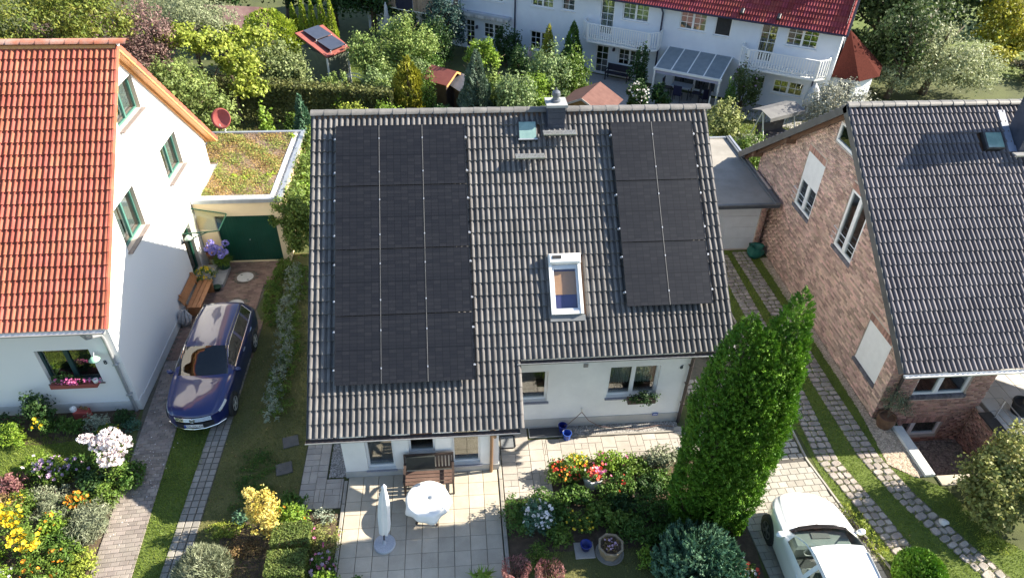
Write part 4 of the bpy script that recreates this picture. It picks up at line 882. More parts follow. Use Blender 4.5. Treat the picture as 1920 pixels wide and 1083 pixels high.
vb = MB(); vb.add([(0, 0, 0), (.19, 0, 0), (.19, 0, -.16), (.145, 0, -.2), (.095, 0, -.21), (.045, 0, -.2), (0, 0, -.16)], [(0, 6, 5, 4, 3, 2, 1)]); vb.add([(0, .012, 0), (.19, .012, 0), (.19, .012, -.16), (.095, .012, -.21), (0, .012, -.16)], [(0, 1, 2, 3, 4)]); vbm = vb.mesh('scallop', mat('valance', (.62, .60, .56), (.5, .48, .46), rnd=.3))
for k in range(19): place(vbm, 'scallop', ao, Matrix.Translation((-9.85 + k * .2, -.335, 2.36)))
for x, z in ((-8.5, 1.5), (1.12, 1.65)):
    mb = MB(); mb.box(x - .05, -.1, z - .1, x + .05, -.0, z + .1); mb.lathe([(.02, 0), (.07, .04), (.06, .16), (.02, .2)], (x, -.16, z - .1), 8); mb.build('wall_lamp', NAVY, rh)
# right-hand annex with pyramid roof
mb = MB(); ap = [(13.6, .3), (14.9, .3), (15.6, 1.4), (15.6, 3.2), (14.9, 4.3), (13.6, 4.3)]
mb.prism(ap, 0, 2.3); an_ = mb.build('annex', ROW_RENDER, rh)
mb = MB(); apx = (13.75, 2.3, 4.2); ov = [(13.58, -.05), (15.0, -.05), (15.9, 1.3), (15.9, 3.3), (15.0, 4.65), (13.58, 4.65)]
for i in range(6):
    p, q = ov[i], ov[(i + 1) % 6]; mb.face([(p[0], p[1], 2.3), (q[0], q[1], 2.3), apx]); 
mb.face([(x, y, 2.29) for x, y in ov][::-1]); mb.build('annex_roof', mat('annex_tile', (.045, .012, .009), (.07, .019, .014), rough=.95, spec=.05, scale=14, bump=.5, bscale=22), an_)  # tile colour darkened to hold the shade of the surrounding trees
window(an_, frameM((0, .3, 0), (1, 0, 0), (0, -1, 0)), (13.95, .5, 14.8, 2.1), WHITE_PAINT, r=-.045, fw=.07, sashes=1, mun=(3, 3), room=False, glass=mat('annex_glass', (.04, .05, .07), (.05, .06, .08), rough=.08, spec=.6))
# pergola with glass roof
pg = thing('pergola', 'white terrace pergola with sloping glass roof against the row house', 'pergola', RO, rotz=RA)
mb = MB()
for x in (4.5, 8.2): mb.bar((x, -2.45, 0), (x, -2.45, 1.8), .1, .1)
mb.bar((4.4, -2.45, 1.85), (8.3, -2.45, 1.85), .12, .12); mb.bar((4.4, -.06, 2.36), (8.3, -.06, 2.36), .08, .08)
mb.build('post_frame', WHITE_PAINT, pg)
for k in range(5):
    x = 4.5 + k * .925; mb = MB(); mb.bar((x, -.02, 2.38), (x, -2.45, 1.9), .06, .07); mb.build('rafter', WHITE_PAINT, pg)
for k in range(4):
    x = 4.54 + k * .925; mb = MB(); M = Matrix.Translation((0, -.05, 2.405)) @ Matrix.Rotation(math.atan2(-.49, 2.43) * -1, 4, 'X'); mb.box(x, -2.43, -.008, x + .85, 0, .004, 0, M); mb.build('roof_pane', mat('pergola_glass', (.26, .31, .34), (.32, .37, .40), rough=.18, trans=.35, spec=.5), pg)
mb = MB(); mb.box(4.55, -2.4, 1.6, 8.15, -2.38, 1.78); mb.build('blind', mat('lilac_blind', (.32, .33, .5), (.4, .41, .56)), pg)
# ------------------------------------------------------------------ GROUND
GRASSY = mat('ground_grass', (.055, .065, .022), (.085, .10, .03), rough=.95, scale=.9, bump=.5, bscale=40, c3=(.12, .10, .05), fine=.25)
WX0, WX1, WY0, WY1 = 16.88, 19.45, -7.08, -4.86
B_ = 300
sheet('ground', [[(-B_, -B_), (WX0, -B_), (WX0, B_), (-B_, B_)], [(WX1, -B_), (B_, -B_), (B_, B_), (WX1, B_)], [(WX0, -B_), (WX1, -B_), (WX1, WY0), (WX0, WY0)], [(WX0, WY1), (WX1, WY1), (WX1, B_), (WX0, B_)]], -.012, GRASSY)
LAWN = mat('lawn', (.075, .11, .02), (.115, .155, .03), rough=.95, scale=1.3, bump=.5, bscale=50, c3=(.12, .13, .04), fine=.25)
LAWN_DRY = mat('dry_lawn', (.09, .095, .03), (.135, .13, .045), rough=.95, scale=1.1, bump=.5, bscale=50, c3=(.06, .085, .02), fine=.25)
z1, z2 = -.006, .0
lawns = {'front_lawn': [(-14, -3.8), (-6.3, -4.1), (-5.55, -5.1), (-6.6, -5.9), (-9, -6.5), (-14, -7)], 'median_lawn': [(-4.72, -1), (-3.5, -1), (-3.45, -9.8), (-4.15, -9.8)],
         'side_lawn': [(-3.05, 5), (-.66, 5), (-.64, -5.2), (-.4, -7), (-.3, -9.8), (-3.0, -9.8)], 'drive_lawn': [(13.5, 4.2), (16.0, 4.2), (16.0, -4.6), (15.8, -6.7), (17.0, -7.5), (17.6, -9.2), (19.5, -10.8), (14.2, -10.8), (13.75, -7)],
         'bed_lawn': [(5.7, -8.65), (8.3, -8.6), (8.8, -9.9), (5.6, -9.9)], 'back_lawn': [(14, 9.6), (19.5, 9.6), (20.5, 16), (16, 18), (13, 13)], 'shed_lawn': [(-4.5, 22), (0, 20), (1.5, 25), (-3, 28)], 'far_lawn': [(28, 28), (48, 18), (60, 40), (36, 48)]}
for k, p in lawns.items(): sheet(k, [p], z1, LAWN_DRY if k in ('side_lawn', 'bed_lawn') else LAWN)
sheet('flower_bed', [[(-14, -5.4), (-9, -5.5), (-5.7, -5.2), (-5.25, -6), (-5.05, -9.8), (-14, -9.8)], [(-14, -3.05), (-5.8, -3.05), (-5.75, -4.0), (-8, -4.3), (-14, -4)]], -.003, SOIL)
sheet('flower_bed', [[(4.86, -7.1), (6.2, -7.03), (6.22, -5.97), (9.9, -5.86), (10.95, -6.6), (11.15, -8.5), (11.0, -9.9), (8.8, -9.9), (8.35, -8.7), (5.6, -8.65), (4.9, -9.9)], [(-2.3, -7.2), (-.35, -7.05), (.75, -7.2), (.8, -9.9), (-2.6, -9.9)]], -.003, SOIL)
# grass blades
GR = leafmat('grass_blade', (.10, .15, .02), (.19, .245, .04), rnd=.3, hue=.015, trans=.3, scale=1.2)
GRD = leafmat('grass_dry', (.095, .12, .03), (.18, .18, .05), rnd=.3, hue=.02, trans=.25, scale=1.2)
grass('grass', [lawns['front_lawn'], lawns['median_lawn']], 1500, .05, GR); grass('side_grass', [[(-3.05, 3.5), (-.66, 3.5), (-.64, -5.2), (-.4, -7), (-.3, -9.5), (-3.0, -9.5)], lawns['bed_lawn']], 900, .035, GRD)
grass('drive_grass', [lawns['drive_lawn']], 1500, .035, GR); grass('back_grass', [lawns['back_lawn'], lawns['shed_lawn']], 260, .08, GR, wdt=.03)
grass('foreground_grass', [[(-12, -10.2), (20, -10.2), (20, -14), (-12, -14)]], 450, .05, GR, wdt=.025)
grass('rough_grass', [[(12, 9.6), (24, 9.6), (24, 18), (12, 18)], [(-10, 10.5), (12, 10.5), (12, 22), (-10, 24)]], 110, .12, GRD, wdt=.04)

# ------------------------------------------------------------------ PAVING
JOINT = mat('joint_sand', (.12, .105, .085), (.18, .16, .125), rough=.95, scale=8)
JOINT_D = mat('joint_dark', (.085, .08, .06), (.125, .115, .085), rough=.95, scale=8)
SLAB = mat('concrete_slab', (.39, .345, .275), (.47, .42, .335), rough=.85, scale=1.8, rnd=.09, fine=.12, bump=.1, bscale=120, c3=(.41, .385, .33), big=.12)
SLAB2 = mat('rough_slab', (.33, .30, .265), (.40, .365, .32), rough=.85, scale=2.4, rnd=.1, fine=.12, bump=.1, bscale=120, c3=(.36, .33, .29), big=.14)
PAVER = mat('brown_paver', (.20, .17, .148), (.27, .235, .205), rough=.85, scale=2, rnd=.2, hue=.01, fine=.15, big=.15)
PAVER_RED = mat('red_paver', (.17, .11, .085), (.23, .155, .12), rough=.85, scale=2, rnd=.25, hue=.01, fine=.15)
GPAVER = mat('grey_paver', (.29, .27, .235), (.36, .335, .29), rough=.85, scale=2, rnd=.13, fine=.12, big=.12)
COB = mat('granite', (.24, .205, .18), (.33, .295, .265), rough=.8, scale=5, rnd=.28, hue=.02, fine=.2, bump=.2, bscale=60)
SLABM = {}
def slab(parent, name, x0, y0, x1, y1, z0, z1, m, b=.006, M=None):
    key = (round(x1 - x0, 3), round(y1 - y0, 3), round(z1 - z0, 3), m.name, name)
    if key not in SLABM: SLABM[key] = MB().bevbox(-(x1 - x0) / 2, -(y1 - y0) / 2, 0, (x1 - x0) / 2, (y1 - y0) / 2, z1 - z0, b).mesh(name, m)
    T = Matrix.Translation(((x0 + x1) / 2, (y0 + y1) / 2, z0 + random.uniform(-.003, .002))) @ Matrix.Rotation(random.uniform(-.006, .006), 4, 'Z') @ Matrix.Rotation(random.uniform(-.004, .004), 4, 'X')
    return place(SLABM[key], name, parent, (M @ T) if M is not None else T)
def many(parent, name, rects, m, z0, z1, keep=300, b=.006, M=None):
    """rects (x0,y0,x1,y1); nearest `keep` singly, the rest joined"""
    def dist(r):
        c = Vector(((r[0] + r[2]) / 2, (r[1] + r[3]) / 2, 0)); c = M @ c if M is not None else c; return (c - CAM).length
    rects = sorted(rects, key=dist)
    for r in rects[:keep]: slab(parent, name, *r, z0, z1, m, b, M)
    if len(rects) > keep:
        mb = MB()
        for r in rects[keep:]: mb.bevbox(r[0], r[1], z0, r[2], r[3], z1 + random.uniform(-.004, .002), b, 0, M)
        mb.build(name + 's', m, parent, kind='stuff')
# patio
pat = sheet('patio', [[(.66, -9.95), (4.74, -9.95), (4.74, -6.02), (.66, -6.02)]], .004, JOINT_D)
rects = []
for i in range(10):
    for j in range(10):
        x = .67 + i * .4055; y = -6.05 - j * .4055 + (.0); h = .40
        y1_ = y - .0; rects.append((x + .006, y1_ - .3995, x + .3995, y1_))
many(pat, 'paving_slab', rects, SLAB, .004, .035)
kb_ = sheet('kerb', [[(4.75, -9.95), (4.86, -9.95), (4.86, -4.62), (4.75, -4.62)]], .003, JOINT)
for k in range(6): slab(kb_, 'kerb_stone', 4.755, -9.95 + k * .89, 4.85, -9.95 + k * .89 + .88, .003, .055, GPAVER, .01)
for k in range(5): slab(kb_, 'kerb_stone', .56, -9.9 + k * .75, .65, -9.9 + k * .75 + .74, .003, .045, GPAVER, .01)
def mixed(x0, y0, x1, y1, cell=.405, cond=None, seed=3):
    rnd = random.Random(seed); out = []; g = .004; i = 0; x = x0
    while x < x1 - .02:
        xe = min(x + cell, x1); y = y0 + (cell / 2 if i % 2 else 0) - cell
        while y < y1:
            a, b = max(y, y0), min(y + cell, y1); y += cell
            if b - a < .05: continue
            if cond and not cond((x + xe) / 2, (a + b) / 2): continue
            t = rnd.random()
            if t < .55 or b - a < .3: out.append((x + g, a + g, xe - g, b - g))
            elif t < .75: out += [(x + g, a + g, xe - g, (a + b) / 2 - g), (x + g, (a + b) / 2 + g, xe - g, b - g)]
            elif t < .88: out += [(x + g, a + g, (x + xe) / 2 - g, b - g), ((x + xe) / 2 + g, a + g, xe - g, b - g)]
            else:
                m_ = (a + b) / 2; xm = (x + xe) / 2; out += [(x + g, a + g, xm - g, m_ - g), (xm + g, a + g, xe - g, m_ - g), (x + g, m_ + g, xe - g, b - g)]
        x = xe; i += 1
    return [r for r in out if r[2] - r[0] > .04 and r[3] - r[1] > .04]
lp = sheet('side_path', [[(-.62, -7.02), (.54, -7.02), (.54, -6.05), (.08, -6.05), (.08, 4.4), (-.62, 4.4)]], .003, JOINT_D)
many(lp, 'paving_slab', mixed(-.6, -7.0, .07, 1.5, seed=5) + mixed(.075, -7.0, .54, -6.07, .4, seed=8), SLAB2, .003, .03)
fp = sheet('front_path', [[(4.87, -7.06), (6.2, -7.06), (6.2, -5.92), (10.2, -5.86), (11.4, -5.86), (11.4, -5.05), (5.7, -5.05), (5.7, -4.62), (4.87, -4.62)]], .003, JOINT)
many(fp, 'paving_slab', mixed(4.875, -7.05, 5.68, -4.63, seed=2) + mixed(5.685, -7.05, 6.19, -5.07, seed=6) + mixed(6.195, -5.9, 11.38, -5.07, seed=4), SLAB2, .003, .03)
# gravel
GRV = mat('gravel_grey', (.20, .19, .18), (.40, .385, .36), rnd=.4, scale=25, rough=.85); GRB = mat('gravel_beige', (.34, .27, .2), (.48, .40, .31), rnd=.35, hue=.015, scale=25, rough=.85); GRD_ = mat('gravel_dark', (.22, .17, .135), (.36, .29, .235), rnd=.45, hue=.02, scale=20, rough=.85)
gA = [[(6.78, -5.0), (10.2, -5.0), (10.2, -4.62), (6.78, -4.62)], [(.12, -6.0), (.60, -6.0), (.60, 1.), (.12, 1.)]]
sheet('gravel_strip', gA, .002, mat('gravel_base', (.13, .125, .115), (.2, .19, .175), scale=30)); pebbles('gravel', gA, 1500, .022, GRV, .002)
gB = [[(15.9, 3.6), (16.2, 3.6), (16.2, -4.85), (15.98, -4.6)], [(15.98, -4.6), (16.2, -4.86), (16.62, -5.2), (16.62, -7.05), (16.4, -7.12), (15.82, -6.6)]]
sheet('gravel_strip', gB, .002, mat('gravel_base2', (.2, .16, .12), (.28, .23, .18), scale=30)); pebbles('gravel', gB, 1300, .026, GRB, .002)
mb = MB(); mb.box(6.76, -5.05, 0, 10.2, -5.005, .05); kerb = mb.build('gravel_kerb', GPAVER); kerb['kind'] = 'structure'
# left drive: brown pavers with a green median
dl = sheet('driveway', [[(GX + .02, 4.5), (-3.05, 4.5), (-3.35, 1.5), (-2.95, .6), (-2.95, -1.0), (-4.55, -1.0), (-4.5, -4), (-4.15, -9.95), (-5.05, -9.95), (-5.3, -6), (-5.73, -3.0)], [(-3.55, -1.0), (-2.97, -1.0), (-2.97, -9.95), (-3.55, -9.95)]], .002, JOINT_D)
rects = []
AN = math.atan2(.45, -7.0) + math.pi / 2
MS = Matrix.Translation((-5.2, -1.0, 0)) @ Matrix.Rotation(math.atan2(.58, 8.9), 4, 'Z')   # strip frame: runs towards -y
r = 0; y = 0.
while y > -9.0:
    o = 0 if r % 2 == 0 else .105
    for k in range(-1, 5):
        a, b = -.52 + o + k * .21, -.52 + o + (k + 1) * .21
        a, b = max(a, -.5), min(b, .5)
        if b - a > .04: rects.append((a + .004, y - .121, b - .004, y - .003))
    y -= .124; r += 1
many(dl, 'paver', rects, PAVER, .002, .028, 300, M=MS)
rects = []; r = 0; y = 4.48
while y > -1.0:
    xr = -3.08 if y > 3 else (-3.36 if y > 1 else -2.97)
    if y < -.0: xr = -2.97
    x = GX + .03 + (.1 if r % 2 else 0)
    while x < xr - .05:
        rects.append((x, y - .097, min(x + .2, xr), y)); x += .205
    y -= .102; r += 1
rects = [q for q in rects if not any(math.hypot((q[0] + q[2]) / 2 + cx_, (q[1] + q[3]) / 2 - cy_) < .42 for cx_, cy_ in ((4.16, 3.47), (4.15, 1.8)))]
many(dl, 'court_paver', rects, PAVER_RED, .002, .026, 0)
rects = []
for k in range(44):
    y = -1.05 - k * .203
    for i in range(3): rects.append((-3.545 + i * .192 + random.uniform(0, .012), y - .185, -3.545 + i * .192 + .168, y))
many(dl, 'grid_paver', rects, mat('grid_paver', (.22, .205, .18), (.29, .27, .235), rough=.85, scale=2, rnd=.15, fine=.12), .002, .026, 300)
for (x, y, lab) in ((-4.16, 3.47, 'round pale concrete manhole cover in the red-brown garage court'), (-4.15, 1.8, 'round manhole cover half hidden behind the blue car')):
    t = thing('manhole_cover', lab, 'manhole cover', (x, y, 0), 'manhole covers in the garage court'); mb = MB(); mb.lathe([(.0, .03), (.29, .03), (.3, .026), (.3, 0)], (x, y, 0), 28); mb.build('lid', mat('pale_concrete', (.50, .47, .43), (.58, .55, .50), scale=6), t)
    mb = MB(); mb.lathe([(.305, 0), (.305, .028), (.38, .028), (.38, 0)], (x, y, 0), 28); mb.build('frame_ring', mat('rusty', (.13, .10, .08), (.18, .14, .11)), t)
    mb = MB(); mb.box(x - .2, y + .1, .0301, x - .12, y + .14, .032); mb.box(x + .1, y - .2, .0301, x + .18, y - .16, .032); mb.build('lift_hole', BLACK_RUB, t)
# stepping stones
for (x, y, lab) in ((-1.13, -4.66, 'square stepping stone in the side lawn nearer the car'), (-1.15, -5.61, 'square stepping stone in the side lawn nearer the yellow shrub')):
    mb = MB(); M = Matrix.Translation((x, y, 0)) @ Matrix.Rotation(.25, 4, 'Z'); mb.bevbox(-.22, -.2, 0, .22, .2, .03, .012, 0, M); mb.solo('stepping_stone', mat('step_dark', (.085, .08, .075), (.12, .115, .105), scale=5), lab, 'stepping stone', (x, y, 0), 'stepping stones in the lawn')
# right drive: grey pavers
MD = Matrix.Translation((12.35, -6.35, 0)) @ Matrix.Rotation(R_(-2.5) * -1, 4, 'Z')
dr_ = sheet('car_drive', [[(10.95, -6.2), (13.45, -6.3), (13.62, -4), (13.6, 4.2), (10.8, 4.2), (10.8, -5.2)], [(10.95, -6.2), (11.15, -9.95), (14.2, -9.95), (13.75, -7), (13.45, -6.3)]], .002, JOINT_D)
rects = []
for j in range(16):
    y = .06 + j * .215; o = .13 if j % 2 else 0
    for i in range(-1, 10):
        a, b = -1.33 + o + i * .26, -1.33 + o + i * .26 + .225
        a, b = max(a, -1.33), min(b, 1.16)
        if b - a > .06: rects.append((a, y, b, y + .165))
many(dr_, 'grass_paver', rects, GPAVER, .002, .028, 300, M=MD)
rects = []
for j in range(18):
    y = -.06 - j * .2; o = .125 if j % 2 else 0
    for i in range(-1, 13):
        a, b = -1.35 + o + i * .25, -1.35 + o + i * .25 + .242; a, b = max(a, -1.35), min(b, 1.2 + .02 * j)
        if b - a > .06: rects.append((a, y - .19, b, y))
many(dr_, 'paver', rects, GPAVER, .002, .03, 300, M=MD)
mb = MB(); mb.box(-1.36, -.045, 0, 1.2, .045, .012, 0, MD); mb.build('drain_channel', mat('drain', (.05, .045, .04), (.07, .065, .06)), dr_)
mb = MB()
pts = [(13.52, 4), (13.6, -4), (13.55, -6.3), (13.85, -8), (14.3, -10)]
for p, q in zip(pts[:-1], pts[1:]): mb.bar((*p, .015), (*q, .015), .05, .06)
mb.build('edging', GPAVER, dr_)
# cobbled tracks
cob_me = []
for s in range(5):
    mb = MB(); n = 8; rr_ = random.Random(s); ang = [k * 2 * math.pi / n + rr_.uniform(-.12, .12) for k in range(n)]
    pw = [(.5 * math.copysign(abs(math.cos(a)) ** .55, math.cos(a)), .5 * math.copysign(abs(math.sin(a)) ** .55, math.sin(a))) for a in ang]
    v = [(x, y, -.3) for x, y in pw] + [(x, y, .12) for x, y in pw] + [(x * .8, y * .8, .3) for x, y in pw]
    f = [(k, (k + 1) % n, n + (k + 1) % n, n + k) for k in range(n)] + [(n + k, n + (k + 1) % n, 2 * n + (k + 1) % n, 2 * n + k) for k in range(n)] + [tuple(2 * n + k for k in range(n))]
    mb.add(v, f); m_ = mb.mesh('cobblestone', COB, True); m_.set_sharp_from_angle(angle=R_(40)); cob_me.append(m_)
def cobbles(name, cl, width):
    """cl: centre line points from far to near"""
    poly = [(x - width / 2, y) for x, y in cl] + [(x + width / 2, y) for x, y in cl[::-1]]
    t = sheet(name, [poly], -.001, JOINT); cnt = 0; xs = [p[0] for p in cl]; ys = [p[1] for p in cl]
    y = ys[0]
    while y > ys[-1]:
        x = np.interp(-y, [-v for v in ys], xs); e = 1e-2; d = (np.interp(-y + e, [-v for v in ys], xs) - x) / e; an = math.atan(d)
        n = random.choice((2, 3, 3)); ws = [random.uniform(.7, 1.3) for _ in range(n)]; ws = [w_ / sum(ws) * width for w_ in ws]; u = -width / 2; hmax = random.uniform(.17, .25)
        for w_ in ws:
            h = hmax * random.uniform(.88, 1.); c = Vector((x + u + w_ / 2, y - hmax / 2 + (u + w_ / 2) * 0, .004)); u += w_
            place(random.choice(cob_me), 'cobblestone', t, Matrix.Translation(c) @ Matrix.Rotation(an + random.uniform(-.08, .08), 4, 'Z') @ Matrix.Diagonal((w_ * .965, h * .965, .08 * random.uniform(.8, 1.2), 1)))
        y -= hmax
    return t
cobbles('cobble_track', [(14.35, 3.9), (14.3, -3.6), (14.15, -6.3), (14.55, -7.9), (14.95, -9.9), (15.1, -10.4)], .62)
cobbles('cobble_track', [(15.2, 4.1), (15.3, 0), (15.32, -3.5), (15.4, -6.2), (15.75, -7.65), (16.35, -9.2), (16.9, -10.4)], .62)
# light well of the brick house
lwl = thing('light_well', 'sunken gravel light well with brick sides in front of the brick house', 'light well', (18.2, -6, -1.3))
mb = MB(); mb.face([(WX0, WY0, -1.25), (WX1, WY0, -1.25), (WX1, WY1, -1.25), (WX0, WY1, -1.25)]); mb.build('floor', mat('well_floor', (.13, .10, .08), (.2, .16, .13), scale=12), lwl)
MW1 = frameM((WX1, 0, 0), (0, -1, 0), (-1, 0, 0)); MW2 = frameM((WX0, 0, 0), (0, 1, 0), (1, 0, 0)); MW3 = frameM((0, WY0, 0), (-1, 0, 0), (0, 1, 0))
mb = MB(); wall_sheet(mb, MW1, -WY1, -WY0, lambda u: .28, [], [], v0=-1.25); wall_sheet(mb, MW2, WY0, WY1, lambda u: .02, [], [], v0=-1.25); wall_sheet(mb, MW3, -WX1, -WX0, lambda u: .0, [], [], v0=-1.25); mb.box(WX1 + .001, WY0, 0, WX1 + .14, WY1 - .02, .28)
wq = mb.build('side_wall', MORTAR, lwl); bricks(wq, 'bricks', MW1, -WY1 + .01, -WY0, lambda u: .28, [], BRICK_RED, v0=-1.25); bricks(wq, 'left_bricks', MW2, WY0, WY1 - .01, lambda u: .02, [], BRICK_RED, v0=-1.25)
CAPW = mat('white_coping', (.52, .53, .52), (.60, .61, .60), rough=.6, scale=3)
for k in range(2): mb = MB(); mb.bevbox(16.62, -7.1 + k * .9, -.01, 16.92, -7.1 + k * .9 + .895, .09, .01); mb.build('coping', CAPW, lwl)
mb = MB(); mb.bevbox(16.95, -7.42, -.01, 18.0, -7.1, .035, .008); mb.bevbox(18.005, -7.42, -.01, 19.2, -7.1, .035, .008); mb.build('edge_slab', SLAB, lwl)
mb = MB(); mb.bevbox(WX1 - .12, WY0, .285, WX1 + .28, WY1 - .3, .33, .01); mb.build('coping', DARK_METAL, lwl)
pebbles('gravel', [[(WX0 + .02, WY0 + .02), (WX1 - .02, WY0 + .02), (WX1 - .02, WY1 - .02), (WX0 + .02, WY1 - .02)]], 500, .05, GRD_, -1.25, lwl)
# raised terrace right of it
mb = MB(); mb.box(WX1 + .3, -7.1, 0, 26, -2.51, .25); te = mb.build('terrace', SLAB2); te['kind'] = 'structure'
many(te, 'paving_slab', [(WX1 + .31 + i * .5, -7.09 + j * .5, WX1 + .8 + i * .5, -6.6 + j * .5) for i in range(9) for j in range(9)], mat('pale_slab', (.48, .46, .43), (.54, .52, .49), rnd=.06, scale=2), .251, .28)
tr = thing('terrace_railing', 'thin steel railing beside the light well on the terrace edge', 'railing', (19.7, -6, .33)); mb = MB()
for yy in (-5.4, -6.2, -7.0): mb.bar((19.68, yy, .33), (19.68, yy, 1.05), .03, .03)
mb.build('post', STEEL, tr)
for z in (.55, .8, 1.06): mb = MB(); mb.bar((19.68, -5.3, z), (19.68, -7.1, z), .025, .025); mb.build('rail', STEEL, tr)
# garden terraces by the row house, distant road
sheet('garden_terrace', [[(11.5, 24.9), (15.2, 22.6), (13.6, 18.6), (11.2, 20.2)]], .002, mat('terrace_stone', (.30, .28, .27), (.38, .36, .34), scale=6)); sheet('garden_terrace', [[(15.9, 21.9), (19.6, 19.6), (18.4, 16.8), (14.6, 19.2)]], .002, MATS['terrace_stone']); sheet('garden_terrace', [[(20, 20), (24.5, 17.2), (23.4, 14.8), (19.4, 17.2)]], .002, MATS['terrace_stone'])
sheet('road', [[(44, 18), (62, 10), (90, 60), (60, 74)]], .002, mat('pale_asphalt', (.20, .205, .22), (.25, .255, .27), scale=1, rough=.9))
# ------------------------------------------------------------------ CARS
def crom(P, n):
    """Catmull-Rom resample along axis 0, n samples per interval"""
    P = np.asarray(P, float); Q = np.concatenate([[2 * P[0] - P[1]], P, [2 * P[-1] - P[-2]]]); out = []
    for i in range(len(P) - 1):
        p0, p1, p2, p3 = Q[i], Q[i + 1], Q[i + 2], Q[i + 3]
        for k in range(n):
            t = k / n; out.append(.5 * ((2 * p1) + (p2 - p0) * t + (2 * p0 - 5 * p1 + 4 * p2 - p3) * t * t + (3 * p1 - p0 - 3 * p2 + p3) * t ** 3))
    out.append(P[-1]); return np.array(out)
def car_surface(st, ns=6, nk=6):
    """st rows: y, w_sill, w_mid, w_belt, z_belt, w_top, z_top, z_roof, z_low"""
    G = []
    for (y, ws, wm, wb, zb, wt2, zt, zr, zl) in st:
        G.append([(ws, y, zl), (wm, y, zl + (zb - zl) * .30), (wm, y, zl + (zb - zl) * .62), (wb, y, zb), (wt2, y, zt), (wt2 * .86, y, zt + (zr - zt) * .62), (wt2 * .45, y, zr - (zr - zt) * .10), (0, y, zr)])
    G = np.array(G); Lc = G[-1, 0, 1]; bow = np.interp(G[..., 1], [0, .5, 1.3, 2.6, Lc - .5, Lc], [.26, .20, .15, .0, -.06, -.14]); G[..., 1] += bow * (G[..., 0] / .9) ** 2; A = crom(G, ns); B = crom(A.transpose(1, 0, 2), nk).transpose(1, 0, 2)
    B[..., 0] = np.maximum(B[..., 0], 0); B[:, -1, 0] = 0; return B
def build_car(label, loc, rot, st, regions, paint, wheels, glass, ns=6, nk=6, name='car', rim=None):
    t = thing(name, label, 'car', loc, rotz=rot, local=True); S = car_surface(st, ns, nk); n, m = S.shape[:2]
    own = np.full((n - 1, m - 1), -1)
    for ri, (nm, mt, s0, s1, k0, k1) in enumerate(regions):
        for i in range(n - 1):
            for j in range(m - 1):
                if s0 <= (i + .5) / ns <= s1 and k0 <= (j + .5) / nk <= k1: own[i, j] = ri
    def patch(mask, side):
        idx = {}; V = []; F = []
        for i, j in zip(*np.nonzero(mask)):
            q = []
            for a, b in ((i, j), (i, j + 1), (i + 1, j + 1), (i + 1, j)):
                if (a, b) not in idx: idx[(a, b)] = len(V); p = S[a, b]; V.append((p[0] * side, p[1], p[2]))
                q.append(idx[(a, b)])
            F.append(q if side > 0 else q[::-1])
        return V, F
    body = MB()
    for side in (1, -1):
        V, F = patch(own == -1, side); body.add(V, F)
    for e in (0, n - 1):
        ring = [tuple(S[e, j] * np.array([1, 1, 1])) for j in range(m)] + [(-S[e, j][0], S[e, j][1], S[e, j][2]) for j in range(m - 2, -1, -1)]
        body.face(ring if e == 0 else ring[::-1])
    lo = [(S[i, 0][0], S[i, 0][1], S[i, 0][2] + .0) for i in range(n)] + [(-S[i, 0][0], S[i, 0][1], S[i, 0][2]) for i in range(n - 1, -1, -1)]
    body.face(lo, 1)
    bo = body.build('body', [paint, BLACK_RUB], t, smooth=True); me = bo.data
    import bmesh
    bm = bmesh.new(); bm.from_mesh(me); bmesh.ops.remove_doubles(bm, verts=bm.verts, dist=.0005); bmesh.ops.recalc_face_normals(bm, faces=bm.faces); bm.to_mesh(me); bm.free(); me.set_sharp_from_angle(angle=R_(38))
    for ri, (nm, mt, *_r) in enumerate(regions):
        if nm in ('windscreen', 'rear_window', 'bonnet_trim', 'grille', 'bumper_trim'):
            mb = MB()
            for side in (1, -1): V, F = patch(own == ri, side); mb.add(V, F)
            if mb.v: mb.build(nm, mt, t, smooth=True)
        else:
            for side in (1, -1):
                mb = MB(); V, F = patch(own == ri, side)
                if V: mb.add(V, F); mb.build(nm, mt, t, smooth=True)
    for (y, x, r) in wheels:
        for side in (1, -1):
            def disc(prof, nseg=22):
                b = MB(); b.lathe(prof, (0, 0, 0), nseg); b.v = [(side * (x + p[2]), y + p[0], r + p[1]) for p in b.v]; return b
            a = disc([(r + .055, -.10), (r + .05, .012), (r + .0, .014), (r * .5, -.06)]); a.build('wheel_arch', BLACK_RUB, t, smooth=True)
            w_ = disc([(r - .02, -.12), (r, -.09), (r, .015), (r - .03, .03), (r * .66, .028)]); wo = w_.build('wheel', BLACK_RUB, t, smooth=True)
            k = MB()
            for s in range(5):
                an = s * 2 * math.pi / 5 + .3; p0 = Vector((0, 0, .03)); p1 = Vector((math.cos(an) * r * .64, math.sin(an) * r * .64, .034))
                k.bar(p0, p1, r * .2, .014, 0, (0, 0, 1))
            k.lathe([(r * .66, .026), (r * .68, .036), (r * .61, .036), (r * .6, .02)], (0, 0, 0), 22); k.lathe([(0, .045), (r * .14, .045), (r * .16, .03)], (0, 0, 0), 12)
            k.v = [(side * (x + p[2]), y + p[0], r + p[1]) for p in k.v]; k.build('rim', rim or STEEL, wo)
    return t, S
BLUE = mat('blue_paint', (.0025, .009, .085), (.003, .010, .095), rough=.28, coat=1., spec=.5, scale=1)
WHITEP = mat('white_car_paint', (.82, .82, .82), (.80, .80, .80), rough=.3, coat=1., scale=1)
CARGL = glassmat('car_glass', (.28, .32, .34), .09); CARGL2 = glassmat('car_glass_clear', (.8, .88, .86), .06)
LAMP = mat('headlamp', (.55, .58, .6), (.7, .72, .72), rough=.08, spec=.8, coat=1., scale=30); CHROME = mat('chrome', (.75, .75, .76), (.8, .8, .8), rough=.12, metal=1.)
